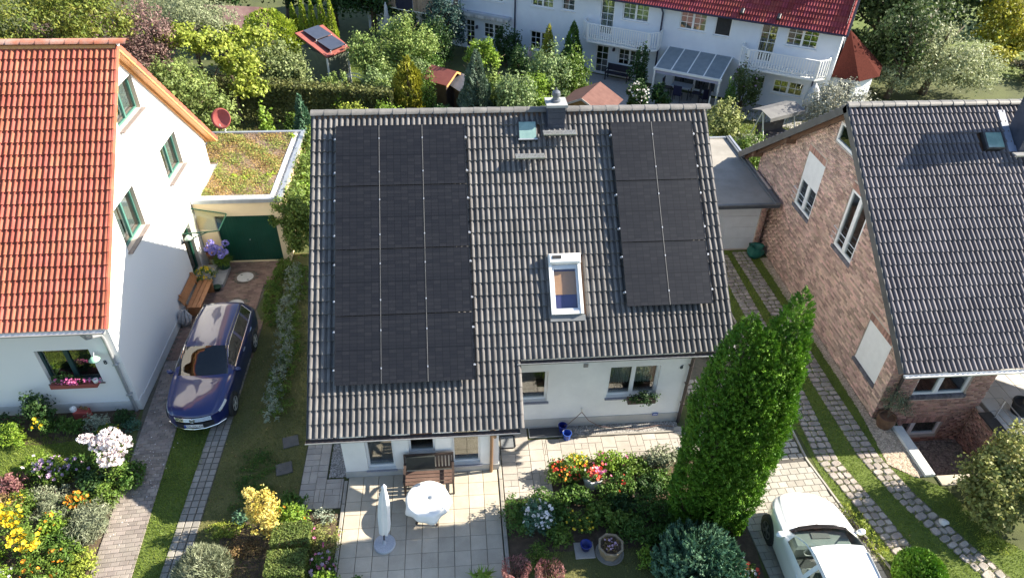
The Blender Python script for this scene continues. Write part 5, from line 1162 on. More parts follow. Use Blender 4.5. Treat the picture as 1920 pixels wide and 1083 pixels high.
INT = mat('car_interior', (.02, .02, .022), (.035, .035, .037), rough=.8); INT2 = mat('car_seat', (.30, .30, .29), (.36, .36, .35), rough=.8)
st = [(0.0, .50, .58, .56, .66, .46, .68, .70, .24), (.05, .64, .71, .68, .70, .57, .735, .765, .22), (.25, .78, .83, .79, .77, .65, .81, .85, .20), (.62, .86, .88, .845, .83, .69, .875, .92, .2), (1.05, .89, .905, .885, .89, .72, .925, .965, .2), (1.38, .89, .905, .89, .935, .74, .965, 1.01, .2),
      (1.80, .89, .905, .895, .955, .69, 1.20, 1.26, .2), (2.22, .89, .905, .895, .965, .645, 1.385, 1.45, .2), (2.95, .89, .91, .895, .985, .635, 1.43, 1.50, .2), (3.75, .89, .91, .885, 1.01, .62, 1.42, 1.485, .2), (4.35, .87, .895, .86, 1.03, .59, 1.35, 1.42, .22), (4.62, .85, .87, .83, 1.0, .64, 1.10, 1.15, .24), (4.74, .80, .82, .78, .88, .66, .92, .95, .26), (4.78, .7, .74, .7, .78, .6, .8, .82, .3)]
reg = [('windscreen', CARGL, 5.02, 7.0, 4.1, 7.01), ('side_window', CARGL, 5.6, 7.9, 3.16, 3.93), ('side_window', CARGL, 8.05, 9.0, 3.16, 3.93), ('side_window', CARGL, 9.15, 9.85, 3.16, 3.93), ('rear_window', CARGL, 10.1, 11.0, 4.1, 7.01), ('headlight', LAMP, 1.15, 2.5, 2.6, 3.2)]
blue, S = build_car('dark blue estate car parked nose out on the left drive', (-3.84, -4.22, .02), 0, st, reg, BLUE, [(.87, .905, .325), (3.66, .91, .325)], CARGL)
mb = MB(); mb.box(-.6, 1.6, .3, .6, 4.4, .62); mb.bevbox(-.62, 1.5, .62, .62, 1.85, .9, .05); mb.build('interior', INT, blue)
for x in (-.35, .35):
    for y in (2.35, 3.2): mb = MB(); mb.bevbox(x - .24, y, .55, x + .24, y + .5, .72, .05); mb.bevbox(x - .24, y + .42, .6, x + .24, y + .58, 1.2, .05); mb.build('seat', INT, blue)
mb = MB()
for j, z in enumerate((.545, .585, .625, .665)): mb.tube([(-.5, .075, z), (-.25, .0, z + .004), (0, -.022, z + .006), (.25, .0, z + .004), (.5, .075, z)], .011, 6)
gr = mb.build('grille_bar', CHROME, blue)
mb = MB(); mb.prism([(-.5, .085), (-.25, .012), (0, -.008), (.25, .012), (.5, .085), (.5, .2), (-.5, .2)], .53, .675); mb.build('grille', BLACK_RUB, blue)
mb = MB(); mb.tube([(-.8, .30, .30), (-.6, .12, .28), (-.3, -.01, .275), (0, -.045, .275), (.3, -.01, .275), (.6, .12, .28), (.8, .30, .30)], .016, 6); mb.build('chrome_strip', CHROME, blue)
mb = MB(); mb.prism([(-.58, .12), (-.3, .0), (0, -.03), (.3, .0), (.58, .12), (.58, .2), (-.58, .2)], .30, .47); mb.build('air_intake', BLACK_RUB, blue)
mb = MB(); mb.box(-.26, -.046, .345, .26, -.036, .455); pl_ = mb.build('licence_plate', WHITE_PAINT, blue); mb = MB(); mb.box(-.258, -.0475, .347, -.215, -.0465, .453); mb.build('plate_band', mat('eu_blue', (.01, .06, .45)), pl_)
o = bpy.data.objects.new('plate_text', text_mesh('HAL:DU 456', .092, BLACK_RUB, .001)); COL.objects.link(o); o.parent = pl_; o.matrix_local = Matrix.Translation((.025, -.0475, .40)) @ Matrix.Rotation(R_(90), 4, 'X')
mb = MB()   # round badge: ring with two stacked letter strokes
ring = [(.066 * math.cos(a * math.pi / 12), .066 * math.sin(a * math.pi / 12)) for a in range(25)]
mb.tube([(x, -.045, .612 + z) for x, z in ring], .0075, 6, cap=False)
for (a, b) in (((-.03, .058), (0, .008)), ((.03, .058), (0, .008)), ((-.058, .03), (-.026, -.05)), ((-.026, -.05), (0, -.0)), ((0, 0), (.026, -.05)), ((.026, -.05), (.058, .03))): mb.bar((a[0], -.045, .612 + a[1]), (b[0], -.045, .612 + b[1]), .011, .011)
mb.build('badge', CHROME, blue)
def polyline(S, ns, nk, pts, side): return [Vector((S[int(round(s * ns)), int(round(k * nk))][0] * side, S[int(round(s * ns)), int(round(k * nk))][1], S[int(round(s * ns)), int(round(k * nk))][2])) for s, k in pts]
for side in (1, -1):
    mb = MB(); lo = [(s / 6, 3.17) for s in range(34, 60)]; hi = [(s / 6, 3.93) for s in range(59, 36, -1)]; mb.tube([p + Vector((side * .006, 0, 0)) for p in polyline(S, 6, 6, lo + hi, side)], .011, 6); mb.build('window_trim', CHROME, blue)
    mb = MB(); pr = polyline(S, 6, 6, [(s / 6, 4.35) for s in range(43, 61, 2)], side); mb.tube([p + Vector((0, 0, .045)) for p in pr], .014, 6)
    for p in (pr[0], pr[-1]): mb.bar(p, p + Vector((0, 0, .05)), .025, .05)
    mb.build('roof_rail', DARK_METAL, blue)
    mb = MB(); mb.lathe([(.0, -.06), (.09, -.05), (.10, 0), (.07, .07), (.0, .08)], (0, 0, 0), 12, sx=1., sy=.6); mb.v = [(side * (.99 + p[0]), 1.62 + p[1], 1.0 + p[2] * .9) for p in mb.v]; mb.bar((side * .88, 1.62, .97), (side * .95, 1.62, .99), .05, .03); mb.build('mirror', BLUE, blue, smooth=True)
    for y in (2.55, 3.5): mb = MB(); mb.bar((side * .915, y, .86), (side * .915, y + .2, .865), .03, .03); mb.build('door_handle', CHROME, blue)
# white hatchback, nose away from the camera
st = [(0.0, .38, .46, .44, .66, .34, .69, .71, .28), (.07, .58, .68, .64, .72, .5, .765, .80, .25), (.3, .76, .83, .79, .82, .62, .875, .92, .22), (.7, .86, .90, .865, .905, .70, .955, 1.0, .22), (1.05, .89, .915, .89, .965, .74, 1.015, 1.055, .22), (1.22, .89, .915, .89, .985, .74, 1.03, 1.075, .22),
      (1.62, .89, .915, .89, 1.0, .69, 1.26, 1.32, .22), (2.02, .89, .915, .89, 1.01, .655, 1.45, 1.53, .22), (2.7, .89, .915, .885, 1.03, .645, 1.50, 1.585, .22), (3.3, .88, .91, .87, 1.06, .62, 1.48, 1.56, .22), (3.85, .86, .89, .84, 1.09, .58, 1.40, 1.47, .24), (4.1, .84, .86, .80, 1.02, .62, 1.10, 1.15, .26), (4.2, .76, .78, .72, .85, .6, .9, .93, .3)]
BLK = mat('gloss_black', (.012, .012, .014), (.015, .015, .017), rough=.15, coat=.6)
reg = [('windscreen', CARGL2, 5.3, 7.0, 4.1, 7.01), ('bonnet_trim', BLK, 4.9, 5.3, 4.1, 7.01), ('side_window', CARGL2, 5.7, 7.7, 3.2, 3.95), ('side_window', CARGL, 7.85, 9.3, 3.2, 3.95), ('rear_window', CARGL, 10.1, 10.95, 4.1, 7.01), ('headlight', BLK, 1.3, 2.1, 2.75, 3.05)]
white, S = build_car('white hatchback parked nose in on the grey paved drive', (12.36, -7.86, .02), math.pi - .035, st, reg, WHITEP, [(.82, .915, .335), (3.42, .915, .335)], CARGL2, rim=mat('dark_rim', (.10, .10, .11), (.2, .2, .2), rough=.3, metal=.6))
mb = MB(); mb.box(-.7, 1.35, .35, .7, 3.9, .6); mb.build('interior', INT, white); mb = MB(); mb.bevbox(-.7, 1.25, .6, .7, 1.75, .98, .06); mb.build('dashboard', mat('dash_top', (.15, .17, .165), (.18, .2, .19), rough=.7), white)
mb = MB(); mb.box(-.22, 1.36, .985, .22, 1.52, 1.0); mb.build('dash_screen', mat('dash_grey', (.12, .12, .12)), white)
for x in (-.36, .36):
    mb = MB(); mb.bevbox(x - .25, 2.1, .55, x + .25, 2.6, .75, .05); mb.bevbox(x - .25, 2.5, .6, x + .25, 2.68, 1.25, .05); mb.bevbox(x - .12, 2.56, 1.26, x + .12, 2.66, 1.42, .04); mb.build('seat', INT2, white)
mb = MB(); mb.tube([(.36 + .17 * math.cos(a * math.pi / 8), 1.83, .95 + .17 * math.sin(a * math.pi / 8)) for a in range(17)], .014, 6, cap=False); mb.build('steering_wheel', INT2, white)
for side in (1, -1):
    mb = MB(); pr = polyline(S, 6, 6, [(s / 6, 4.3) for s in range(44, 58, 2)], side); mb.tube([p + Vector((0, 0, .02)) for p in pr], .014, 6); mb.build('roof_rail', GREY_METAL, white)
    mb = MB(); mb.lathe([(.0, -.06), (.10, -.05), (.115, 0), (.08, .07), (.0, .085)], (0, 0, 0), 12, sx=1., sy=.65); mb.v = [(side * (1.0 + p[0]), 1.42 + p[1], 1.06 + p[2] * .95) for p in mb.v]; mb.bar((side * .87, 1.42, 1.01), (side * .96, 1.42, 1.04), .05, .03); mb.build('mirror', WHITEP, white, smooth=True)
    mb = MB(); mb.bar((side * .92, 2.35, .88), (side * .92, 2.55, .885), .025, .03); mb.build('door_handle', WHITEP, white)
mb = MB(); mb.tube([(-.5, 1.22, 1.07), (.02, 1.21, 1.10)], .008, 5); mb.tube([(.0, 1.2, 1.1), (.5, 1.24, 1.08)], .008, 5); mb.build('wiper', BLACK_RUB, white)

# ------------------------------------------------------------------ PATIO THINGS
b = thing('garden_bench', 'dark slatted wooden bench against the bay wall', 'bench', (2.88, -6.45, .035))
z0 = .035
sm = MB().bevbox(-.64, -.05, 0, .64, .05, .025, .006).mesh('seat_slat', mat('seat_wood', (.10, .062, .05), (.14, .09, .072), rough=.5, scale=5, rnd=.12))
for k in range(4): place(sm, 'seat_slat', b, Matrix.Translation((2.88, -6.36 - k * .118, z0 + .42)))
bs = MB().bevbox(-.028, -.011, 0, .028, .011, .42, .005).mesh('back_slat', DARK_WOOD)
for k in range(14): place(bs, 'back_slat', b, Matrix.Translation((2.30 + k * .0892, -6.235, z0 + .46)) @ Matrix.Rotation(R_(-12), 4, 'X'))
mb = MB(); mb.bar((2.24, -6.15, z0 + .90), (3.52, -6.15, z0 + .90), .035, .08); mb.bar((2.24, -6.245, z0 + .46), (3.52, -6.245, z0 + .46), .035, .05); mb.build('back_rail', DARK_WOOD, b)
for x in (2.24, 3.52):
    mb = MB(); mb.bar((x, -6.77, z0), (x, -6.77, z0 + .62), .05, .05); mb.build('leg', DARK_WOOD, b)
    mb = MB(); mb.bar((x, -6.27, z0), (x, -6.24, z0 + .45), .05, .05); mb.bar((x, -6.24, z0 + .45), (x, -6.14, z0 + .93), .05, .05); mb.build('leg', DARK_WOOD, b)
    mb = MB(); mb.bar((x, -6.82, z0 + .63), (x, -6.19, z0 + .63), .065, .03); mb.bar((x, -6.77, z0 + .1), (x, -6.27, z0 + .1), .04, .04); mb.build('armrest', DARK_WOOD, b)
mb = MB(); M = Matrix.Translation((2.66, -6.275, z0 + .47)) @ Matrix.Rotation(R_(-12), 4, 'X'); mb.bevbox(-.38, -.035, .02, .38, .03, .44, .02, 0, M)
mb.solo('bench_cushion', mat('cushion_dark', (.018, .022, .02), (.028, .032, .03), rough=.8, scale=8), 'dark cushion leaning on the back of the dark bench', 'cushion', (2.66, -6.33, .5))
t = thing('garden_table', 'round patio table under the white cloth', 'table', (2.86, -7.40, z0)); cx, cy = 2.86, -7.40
mb = MB(); mb.lathe([(0, .70), (.5, .70), (.52, .715), (.5, .73), (0, .73)], (cx, cy, z0), 30); mb.build('table_top', DARK_WOOD, t)
for a in (.6, 2.2, 3.8, 5.3): mb = MB(); mb.bar((cx + .12 * math.cos(a), cy + .12 * math.sin(a), z0 + .7), (cx + .4 * math.cos(a), cy + .4 * math.sin(a), z0), .05, .035); mb.build('leg', DARK_WOOD, t)
mb = MB(); n = 72; prof = [(0, .745), (.25, .746), (.45, .745), (.515, .738), (.545, .71), (.56, .64), (.575, .57), (.585, .50)]
vs_ = []; rr2 = random.Random(5)
for i, (r, z) in enumerate(prof):
    f = max(0, i - 3) / 4
    for k in range(n):
        a = 2 * math.pi * k / n; q = 1 + f * (.045 * math.sin(a * 9 + .6) + .03 * math.sin(a * 5 + 2)); zz = z - f * .05 * math.sin(a * 4 + 1) * (i > 5); vs_.append((cx + r * q * math.cos(a), cy + r * q * math.sin(a), z0 + zz))
fs = [(i * n + k, i * n + (k + 1) % n, (i + 1) * n + (k + 1) % n, (i + 1) * n + k) for i in range(len(prof) - 1) for k in range(n)]
mb.add(vs_, [f[::-1] for f in fs]); o = mb.solo('tablecloth', mat('white_cloth', (.84, .83, .80), (.80, .79, .76), rough=.85, scale=3), 'white cloth draped over the round patio table', 'tablecloth', (cx, cy, z0 + .73), smooth=True)
so_ = o.modifiers.new('thick', 'SOLIDIFY'); so_.thickness = .004
# closed parasol
ux, uy = 1.77, -8.18; p = thing('parasol', 'closed white parasol in a round granite base on the patio', 'parasol', (ux, uy, z0))
mb = MB(); mb.lathe([(0, 0), (.27, 0), (.275, .02), (.27, .06), (.25, .075), (.06, .08), (.045, .1), (.04, .22), (0, .22)], (ux, uy, z0), 32); mb.build('base', mat('granite_base', (.34, .36, .40), (.46, .48, .52), rough=.5, scale=40), p, smooth=True, auto=35)
lean = Vector((.09, 0, 1)); P0 = Vector((ux, uy, z0 + .2)); mb = MB(); mb.tube([P0, P0 + lean * 1.9], .02, 8); mb.build('pole', DARK_METAL, p, smooth=True)
mb = MB(); rings = []; n = 24; prof = [(.30, .095), (.36, .115), (.6, .125), (1.0, .13), (1.4, .118), (1.75, .09), (1.95, .06), (2.02, .05), (2.1, .065), (2.16, .03), (2.2, .012)]
for i, (z, r) in enumerate(prof):
    c = P0 + lean * (z - .0)
    for k in range(n): a = 2 * math.pi * k / n; q = 1 + .22 * math.sin(a * 6 + z * .8) * (1 if i < 7 else .3) + (.15 * math.sin(a + 1) if i < 3 else 0); mb.v.append((c.x + r * q * math.cos(a), c.y + r * q * math.sin(a), c.z + (.03 * math.sin(a * 3) if i == 0 else 0)))
for i in range(len(prof) - 1):
    for k in range(n): mb.f.append((i * n + k, i * n + (k + 1) % n, (i + 1) * n + (k + 1) % n, (i + 1) * n + k)); mb.m.append(0)
mb.f.append(tuple((len(prof) - 1) * n + k for k in range(n))); mb.m.append(0); mb.build('canopy', mat('parasol_cloth', (.74, .75, .77), (.68, .69, .72), rough=.85, scale=4), p, smooth=True)
# front path things
mb = MB(); mb.box(5.76, -4.98, .004, 6.7, -4.64, .03); g = thing('grating', 'steel mesh foot grating in the paving under the left wall window', 'grating', (6.2, -4.8, 0)); mb.build('mesh', mat('grate', (.07, .075, .085), (.11, .115, .125), rough=.4, metal=.5, scale=60), g)
mb = MB(); mb.box(5.74, -5.0, 0, 6.72, -4.981, .035); mb.box(5.74, -4.639, 0, 6.72, -4.62, .035); mb.box(5.74, -4.98, 0, 5.759, -4.64, .035); mb.box(6.701, -4.98, 0, 6.72, -4.64, .035); mb.build('rim', STEEL, g)
d = thing('door_mat', 'grey door mat with black rubber border beside the bay', 'door mat', (5.06, -5.1, .03)); mb = MB(); mb.bevbox(4.9, -5.32, .03, 5.28, -4.9, .042, .004); mb.build('mat_field', mat('mat_grey', (.14, .15, .16), (.2, .21, .22), scale=60), d)
mb = MB(); mb.tube([(4.89, -5.34, .045), (5.25, -5.34, .045), (5.3, -5.3, .045), (5.3, -4.92, .045), (5.26, -4.88, .045), (4.89, -4.88, .045)], .02, 6); mb.build('border', BLACK_RUB, d)
mb = MB(); mb.bevbox(4.88, -5.56, .03, 5.42, -5.48, .07, .01); mb.solo('threshold_bar', GPAVER, 'short pale stone bar in front of the door mat', 'stone bar', (5.15, -5.52, .03))
BUC = mat('bucket_blue', (.008, .018, .16), (.012, .025, .19), rough=.35)
def bucket(x, y, lab, m, z=.03):
    t = thing('bucket', lab, 'bucket', (x, y, z)); mb = MB(); mb.lathe([(0, .02), (.09, .02), (.125, .25), (.135, .25), (.135, .262), (.115, .26), (.085, .0), (0, .0)][::-1], (x, y, z), 22); mb.build('tub', m, t, smooth=True, auto=40)
    mb = MB(); mb.tube([(x + .13 * math.cos(a * math.pi / 8), y + .03 + .1 * math.sin(a * math.pi / 8), z + .25 + .02 * math.sin(a * math.pi / 8)) for a in range(9)], .005, 5); mb.build('handle', STEEL, t)
bucket(6.73, -4.80, 'dark blue bucket close to the house wall', BUC, .03); bucket(6.82, -5.1, 'blue bucket on the path in front of the other bucket', mat('bucket_blue2', (.02, .06, .30), (.03, .08, .34), rough=.35))
mb = MB(); mb.tube([(7.28, -4.70, .69), (7.1, -4.74, .5), (6.9, -4.76, .28), (6.78, -4.77, .22)], .011, 6); mb.tube([(7.28, -4.70, .69), (7.5, -4.72, .35), (7.85, -4.76, .1), (8.3, -4.8, .045), (9.0, -4.9, .045), (9.6, -4.78, .045), (10.05, -4.85, .045)], .011, 6); mb.solo('garden_hose', mat('hose', (.16, .10, .085), (.2, .13, .1), rough=.5), 'thin brown garden hose running from the wall tap along the gravel', 'hose', (7.28, -4.7, .0), smooth=True)
mb = MB(); mb.lathe([(0, .03), (.17, .03), (.18, .02), (.18, 0)], (10.2, -5.02, .003), 20); mb.solo('splash_stone', SLAB, 'round splash stone below the dark downpipe', 'stone', (10.2, -5.02, 0))
# window box
t = thing('window_box', 'flower box with dark green plants under the right wall window', 'window box', (8.95, -4.72, 1.0)); mb = MB(); mb.bevbox(8.55, -4.86, 1.08, 9.36, -4.68, 1.24, .01); mb.build('box', DARK_WOOD, t)
foliage(t, 'foliage', [((8.95, -4.8, 1.3), (.46, .17, .2)), ((9.05, -4.85, 1.12), (.3, .1, .14))], 900, .055, .04, leafmat('box_green', (.02, .05, .015), (.05, .10, .03)), clumps=26)
t = thing('window_box', 'window box with pink geraniums in the green-framed front window', 'window box', (-7.2, LF - .12, 1.1)); mb = MB(); mb.bevbox(-7.88, LF - .2, 1.16, -6.6, LF - .02, 1.3, .01); mb.build('box', mat('box_terracotta', (.25, .06, .05), (.3, .08, .06)), t)
foliage(t, 'foliage', [((-7.4, LF - .1, 1.42), (.5, .15, .22))], 800, .06, .045, leafmat('geranium_leaf', (.03, .07, .02), (.07, .13, .035)), clumps=24)
flowers(t, 'blossom', np.column_stack([-7.2 + RNG.normal(size=60) * .25, LF - .2 - RNG.random(60) * .06, 1.36 + RNG.random(60) * .22]), .06, mat('pink_petal', (.62, .10, .30), (.75, .22, .42), rnd=.2, trans=.2, scale=9))
mb = MB(); mb.lathe([(0, 0), (.06, 0), (.075, .12), (.06, .13), (0, .1)], (-6.62, LF - .12, 1.302), 14); mb.solo('flower_pot', WHITE_PAINT, 'small white pot at the right end of the pink window box', 'pot', (-6.62, LF - .12, 1.302), smooth=True)
# planters in the flower bed
def planter(x, y, r, h, nside, m, rim, lab, z=0., dish=False):
    t = thing('planter', lab, 'planter', (x, y, z)); rot = .2
    def ngon(rr, zz): return [(x + rr * math.cos(rot + k * 2 * math.pi / nside), y + rr * math.sin(rot + k * 2 * math.pi / nside), z + zz) for k in range(nside)]
    mb = MB(); a, b_, c_, d_ = ngon(r * .72, 0.02), ngon(r, h), ngon(r * .84, h), ngon(r * .8, h * .85); n = nside
    mb.add(a + b_ + c_ + d_, [(k, (k + 1) % n, n + (k + 1) % n, n + k) for k in range(n)] + [(n + k, n + (k + 1) % n, 2 * n + (k + 1) % n, 2 * n + k) for k in range(n)] + [(2 * n + k, 2 * n + (k + 1) % n, 3 * n + (k + 1) % n, 3 * n + k) for k in range(n)] + [tuple(range(n))[::-1]]); mb.build('pot', m, t)
    mb = MB(); mb.face(ngon(r * .8, h * .86)); mb.build('earth', SOIL, t)
    if dish: mb = MB(); mb.lathe([(0, .0), (r * .95, 0), (r * 1.08, .05), (r * 1.02, .05), (r * .9, .018), (0, .018)], (x, y, z), 24); mb.build('saucer', rim, t)
    return t
PLW = mat('planter_white', (.52, .51, .49), (.60, .59, .57), rough=.6, scale=8); PLT = mat('planter_clay', (.24, .18, .11), (.33, .26, .17), rough=.7, scale=8)
PLA = planter(7.29, -6.72, .30, .42, 6, PLW, PLW, 'white hexagonal planter with pink flowers in the sunny flower bed'); PLB = planter(7.36, -8.80, .33, .40, 8, PLT, GPAVER, 'clay coloured octagonal planter on a saucer in the shaded bed', dish=True)
mb = MB(); mb.lathe([(0, .02), (.1, .02), (.13, .2), (.145, .2), (.15, .215), (.125, .215), (.09, .0), (0, 0)][::-1], (6.78, -8.65, .035), 20); mb.solo('flower_pot', BUC, 'small dark blue pot on a slab in the shaded bed', 'pot', (6.78, -8.65, .035), smooth=True)
mb = MB(); mb.bevbox(6.5, -8.9, 0, 7.0, -8.45, .035, .01); mb.solo('paving_slab', SLAB2, 'single slab under the blue pot in the shaded bed', 'slab', (6.75, -8.67, 0))
def rock(x, y, r, lab, m, z=0.):
    mb = MB(); mb.lathe([(0, -.2 * r), (r * .8, 0), (r, .25 * r), (r * .8, .55 * r), (r * .35, .75 * r), (0, .8 * r)], (x, y, z), 10, sy=.75, wob=lambda a, i: .15 * math.sin(a * 3 + i) + .1 * math.sin(a * 5 + x)); return mb.solo('rock', m, lab, 'rock', (x, y, z), smooth=True)
RK = mat('rock_grey', (.20, .18, .16), (.30, .28, .25), rough=.9, scale=6, bump=.4)
rock(8.37, -7.18, .2, 'rounded stone lying in the shaded flower bed', mat('rock_red', (.22, .15, .13), (.28, .2, .17), rough=.9, scale=6, bump=.4)); rock(10.05, -5.72, .14, 'white stone at the corner of the path by the tall conifer', mat('rock_white', (.55, .54, .52), (.65, .64, .62), scale=5)); rock(14.9, -9.05, .13, 'pale round stone beside the cobbles near the white car', RK); rock(16.3, -8.55, .14, 'white stone at the foot of the tall drive shrub', MATS['rock_white'])
# ------------------------------------------------------------------ LEFT COURT THINGS
b = thing('garden_bench', 'orange-brown wooden bench against the white gable', 'bench', (-5.45, 1.95, .026)); zb = .026
s1_ = MB().bevbox(-.075, -.8, 0, .075, .8, .035, .006).mesh('seat_slat', BENCH_WOOD)
for k in range(3): place(s1_, 'seat_slat', b, Matrix.Translation((-5.47 + k * .165, 1.95, zb + .42)))
s2_ = MB().bevbox(-.15, -.8, 0, .15, .8, .03, .006).mesh('back_board', BENCH_WOOD)
place(s2_, 'back_board', b, Matrix.Translation((-5.66, 1.95, zb + .68)) @ Matrix.Rotation(R_(65), 4, 'Y'))
for y in (1.3, 2.6):
    mb = MB(); mb.bevbox(-5.56, y - .04, zb, -5.06, y + .04, zb + .415, .01); mb.build('leg', BENCH_WOOD, b); mb = MB(); mb.bar((-5.58, y, zb + .3), (-5.70, y, zb + .9), .06, .05); mb.build('back_post', BENCH_WOOD, b)
def pot(x, y, r, h, m, lab=None, t=None, z=0.):
    mb = MB(); mb.lathe([(0, 0), (r * .7, 0), (r, h * .9), (r * 1.06, h * .9), (r * 1.06, h), (r * .88, h), (r * .85, h * .85), (0, h * .85)], (x, y, z), 22); return mb.build('pot', m, t, smooth=True, auto=40)
TERRA = mat('terracotta', (.22, .10, .06), (.30, .15, .09), rough=.8, scale=8); GPOT = mat('green_pot', (.01, .05, .03), (.015, .06, .035), rough=.3)
mb = MB(); mb.bevbox(-5.15, 3.5, .026, -4.8, 4.1, .036, .003); mb.solo('door_mat', mat('mat_dark', (.05, .045, .06), (.07, .06, .08)), 'dark door mat in front of the left side door', 'door mat', (-4.98, 3.8, .026))
t = thing('statue', 'grey weathered root sculpture at the end of the orange bench', 'sculpture', (-5.58, .85, .026))
mb = MB()
for k in range(9): a = k * .7; mb.tube([(-5.58 + .1 * math.cos(a), .85 + .12 * math.sin(a), .03), (-5.58 + .2 * math.cos(a + .6), .85 + .2 * math.sin(a + .6), .25), (-5.58 + .08 * math.cos(a + 1.4), .85 + .14 * math.sin(a + 1.4), .5 + .03 * k % .2)], [.07, .06, .03], 7)
mb.build('roots', mat('driftwood', (.30, .29, .29), (.44, .43, .42), rough=.9, scale=12), t, smooth=True)
# satellite dish
t = thing('satellite_dish', 'red satellite dish at the rear edge of the sedum garage roof', 'satellite dish', (-5.85, 10.15, gz)); RDISH = mat('dish_red', (.36, .09, .08), (.42, .12, .1), rough=.5)
mb = MB(); mb.lathe([(0, .0), (.15, .01), (.3, .05), (.4, .1), (.4, .115), (.3, .065), (.15, .025), (0, .015)], (0, 0, 0), 28, sy=1.08); Q = Matrix.Translation((-5.85, 10.15, gz + .72)) @ Matrix.Rotation(R_(62), 4, 'X') @ Matrix.Rotation(.1, 4, 'Z'); mb.v = [tuple(Q @ Vector(v)) for v in mb.v]; mb.build('dish', RDISH, t, smooth=True)
mb = MB(); mb.tube([(-5.85, 10.22, gz), (-5.85, 10.22, gz + .7)], .025, 8); mb.build('mast', STEEL, t); mb = MB(); mb.tube([(-5.85, 10.0, gz + .36), (-5.85, 9.7, gz + .62)], .012, 6); mb.lathe([(.03, 0), (.03, .08)], (-5.85, 9.7, gz + .6), 8); mb.build('receiver_arm', STEEL, t)
# green garden waste bag
t = thing('garden_bag', 'crumpled green garden bag beside the right garage door', 'bag', (15.72, 3.78, 0)); mb = MB(); mb.lathe([(0, 0), (.26, 0), (.33, .15), (.34, .32), (.27, .45), (.3, .5), (.24, .46), (.2, .38), (0, .3)], (15.72, 3.78, 0), 26, sy=.85, wob=lambda a, i: .09 * math.sin(a * 3 + i * 1.3) + .06 * math.sin(a * 7 + i * 2)); mb.build('sack', mat('bag_green', (.012, .09, .07), (.02, .13, .10), rough=.55, scale=6), t, smooth=True)
mb = MB(); mb.tube([(15.5, 3.7, .45), (15.42, 3.66, .62), (15.5, 3.6, .66), (15.6, 3.62, .48)], .015, 6); mb.build('handle', MATS['bag_green'], t)
# planter by the brick corner and terrace pot
t = thing('planter_tub', 'dark wooden tub with a grey-green shrub at the brick corner', 'planter', (16.5, -5.15, 0)); mb = MB(); mb.lathe([(0, 0), (.2, 0), (.27, .25), (.26, .42), (.23, .42), (.22, .36), (0, .36)], (16.42, -5.2, 0), 20); mb.build('tub', BROWN_WOOD, t, smooth=True, auto=40)
foliage(t, 'foliage', [((16.5, -5.1, .95), (.36, .3, .5)), ((16.75, -5.25, .75), (.3, .25, .3))], 1500, .06, .025, leafmat('olive', (.07, .09, .05), (.17, .2, .13), trans=.15), clumps=45)
stems(t, 'stem', (16.42, -5.2, .3), [(16.4, -5.1, 1.2), (16.7, -5.2, .9), (16.5, -5.0, 1.1)], .015, BARK)
t = thing('planter_pot', 'black terrace pot with a small olive tree', 'planter', (20.6, -5.2, .28)); mb = MB(); mb.lathe([(0, 0), (.22, 0), (.28, .36), (.3, .36), (.3, .42), (.26, .42), (.25, .36), (0, .34)], (20.6, -5.2, .28), 22); mb.build('pot', BLACK_RUB, t, smooth=True, auto=40)
stems(t, 'stem', (20.6, -5.2, .6), [(20.5, -5.0, 1.8), (20.8, -5.3, 1.9), (20.6, -5.1, 2.0)], .03, BARK)
foliage(t, 'foliage', [((20.6, -5.1, 2.0), (.65, .6, .55))], 2200, .07, .03, MATS['olive'], clumps=60)
# ------------------------------------------------------------------ PLANTS
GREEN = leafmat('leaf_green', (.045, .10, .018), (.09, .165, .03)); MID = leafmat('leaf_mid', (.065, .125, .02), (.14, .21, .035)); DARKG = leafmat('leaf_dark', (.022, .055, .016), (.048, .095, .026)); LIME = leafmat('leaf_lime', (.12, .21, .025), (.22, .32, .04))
YELG = leafmat('leaf_yellow_green', (.17, .22, .03), (.29, .33, .055)); GOLD = leafmat('leaf_gold', (.42, .33, .06), (.62, .52, .17), hue=.015); GREYG = leafmat('leaf_grey_green', (.13, .155, .09), (.24, .26, .17), trans=.2); SILVER = leafmat('leaf_silver', (.15, .19, .13), (.27, .31, .24), trans=.15); PURPLE = leafmat('leaf_purple', (.07, .035, .045), (.15, .085, .09), hue=.02)
BROWNG = leafmat('leaf_brown_green', (.13, .155, .04), (.26, .26, .085), hue=.02); BLUEG = leafmat('leaf_blue_green', (.045, .105, .062), (.10, .19, .115), trans=.15); THUJA = leafmat('thuja', (.048, .125, .011), (.115, .225, .018), rnd=.38, trans=.13); THUJAY = leafmat('thuja_yellow', (.17, .19, .02), (.31, .30, .035), trans=.25); WHITEL = leafmat('leaf_whitish', (.19, .20, .15), (.34, .34, .28), trans=.2); REDL = leafmat('leaf_red', (.20, .08, .08), (.34, .19, .175), hue=.02)
AUT = leafmat('leaf_autumn', (.17, .11, .05), (.28, .2, .09), hue=.02)
PET = {k: mat('petal_' + k, a, b, rnd=.2, trans=.25, scale=9, rough=.6) for k, a, b in (('white', (.75, .72, .70), (.8, .76, .75)), ('pinkwhite', (.72, .58, .58), (.8, .74, .72)), ('orange', (.75, .22, .02), (.8, .35, .03)), ('yellow', (.78, .52, .02), (.8, .62, .04)), ('red', (.6, .04, .03), (.7, .1, .05)), ('pink', (.65, .12, .28), (.75, .25, .4)), ('lilac', (.24, .20, .58), (.36, .33, .72)), ('mauve', (.42, .28, .42), (.5, .36, .48)))}
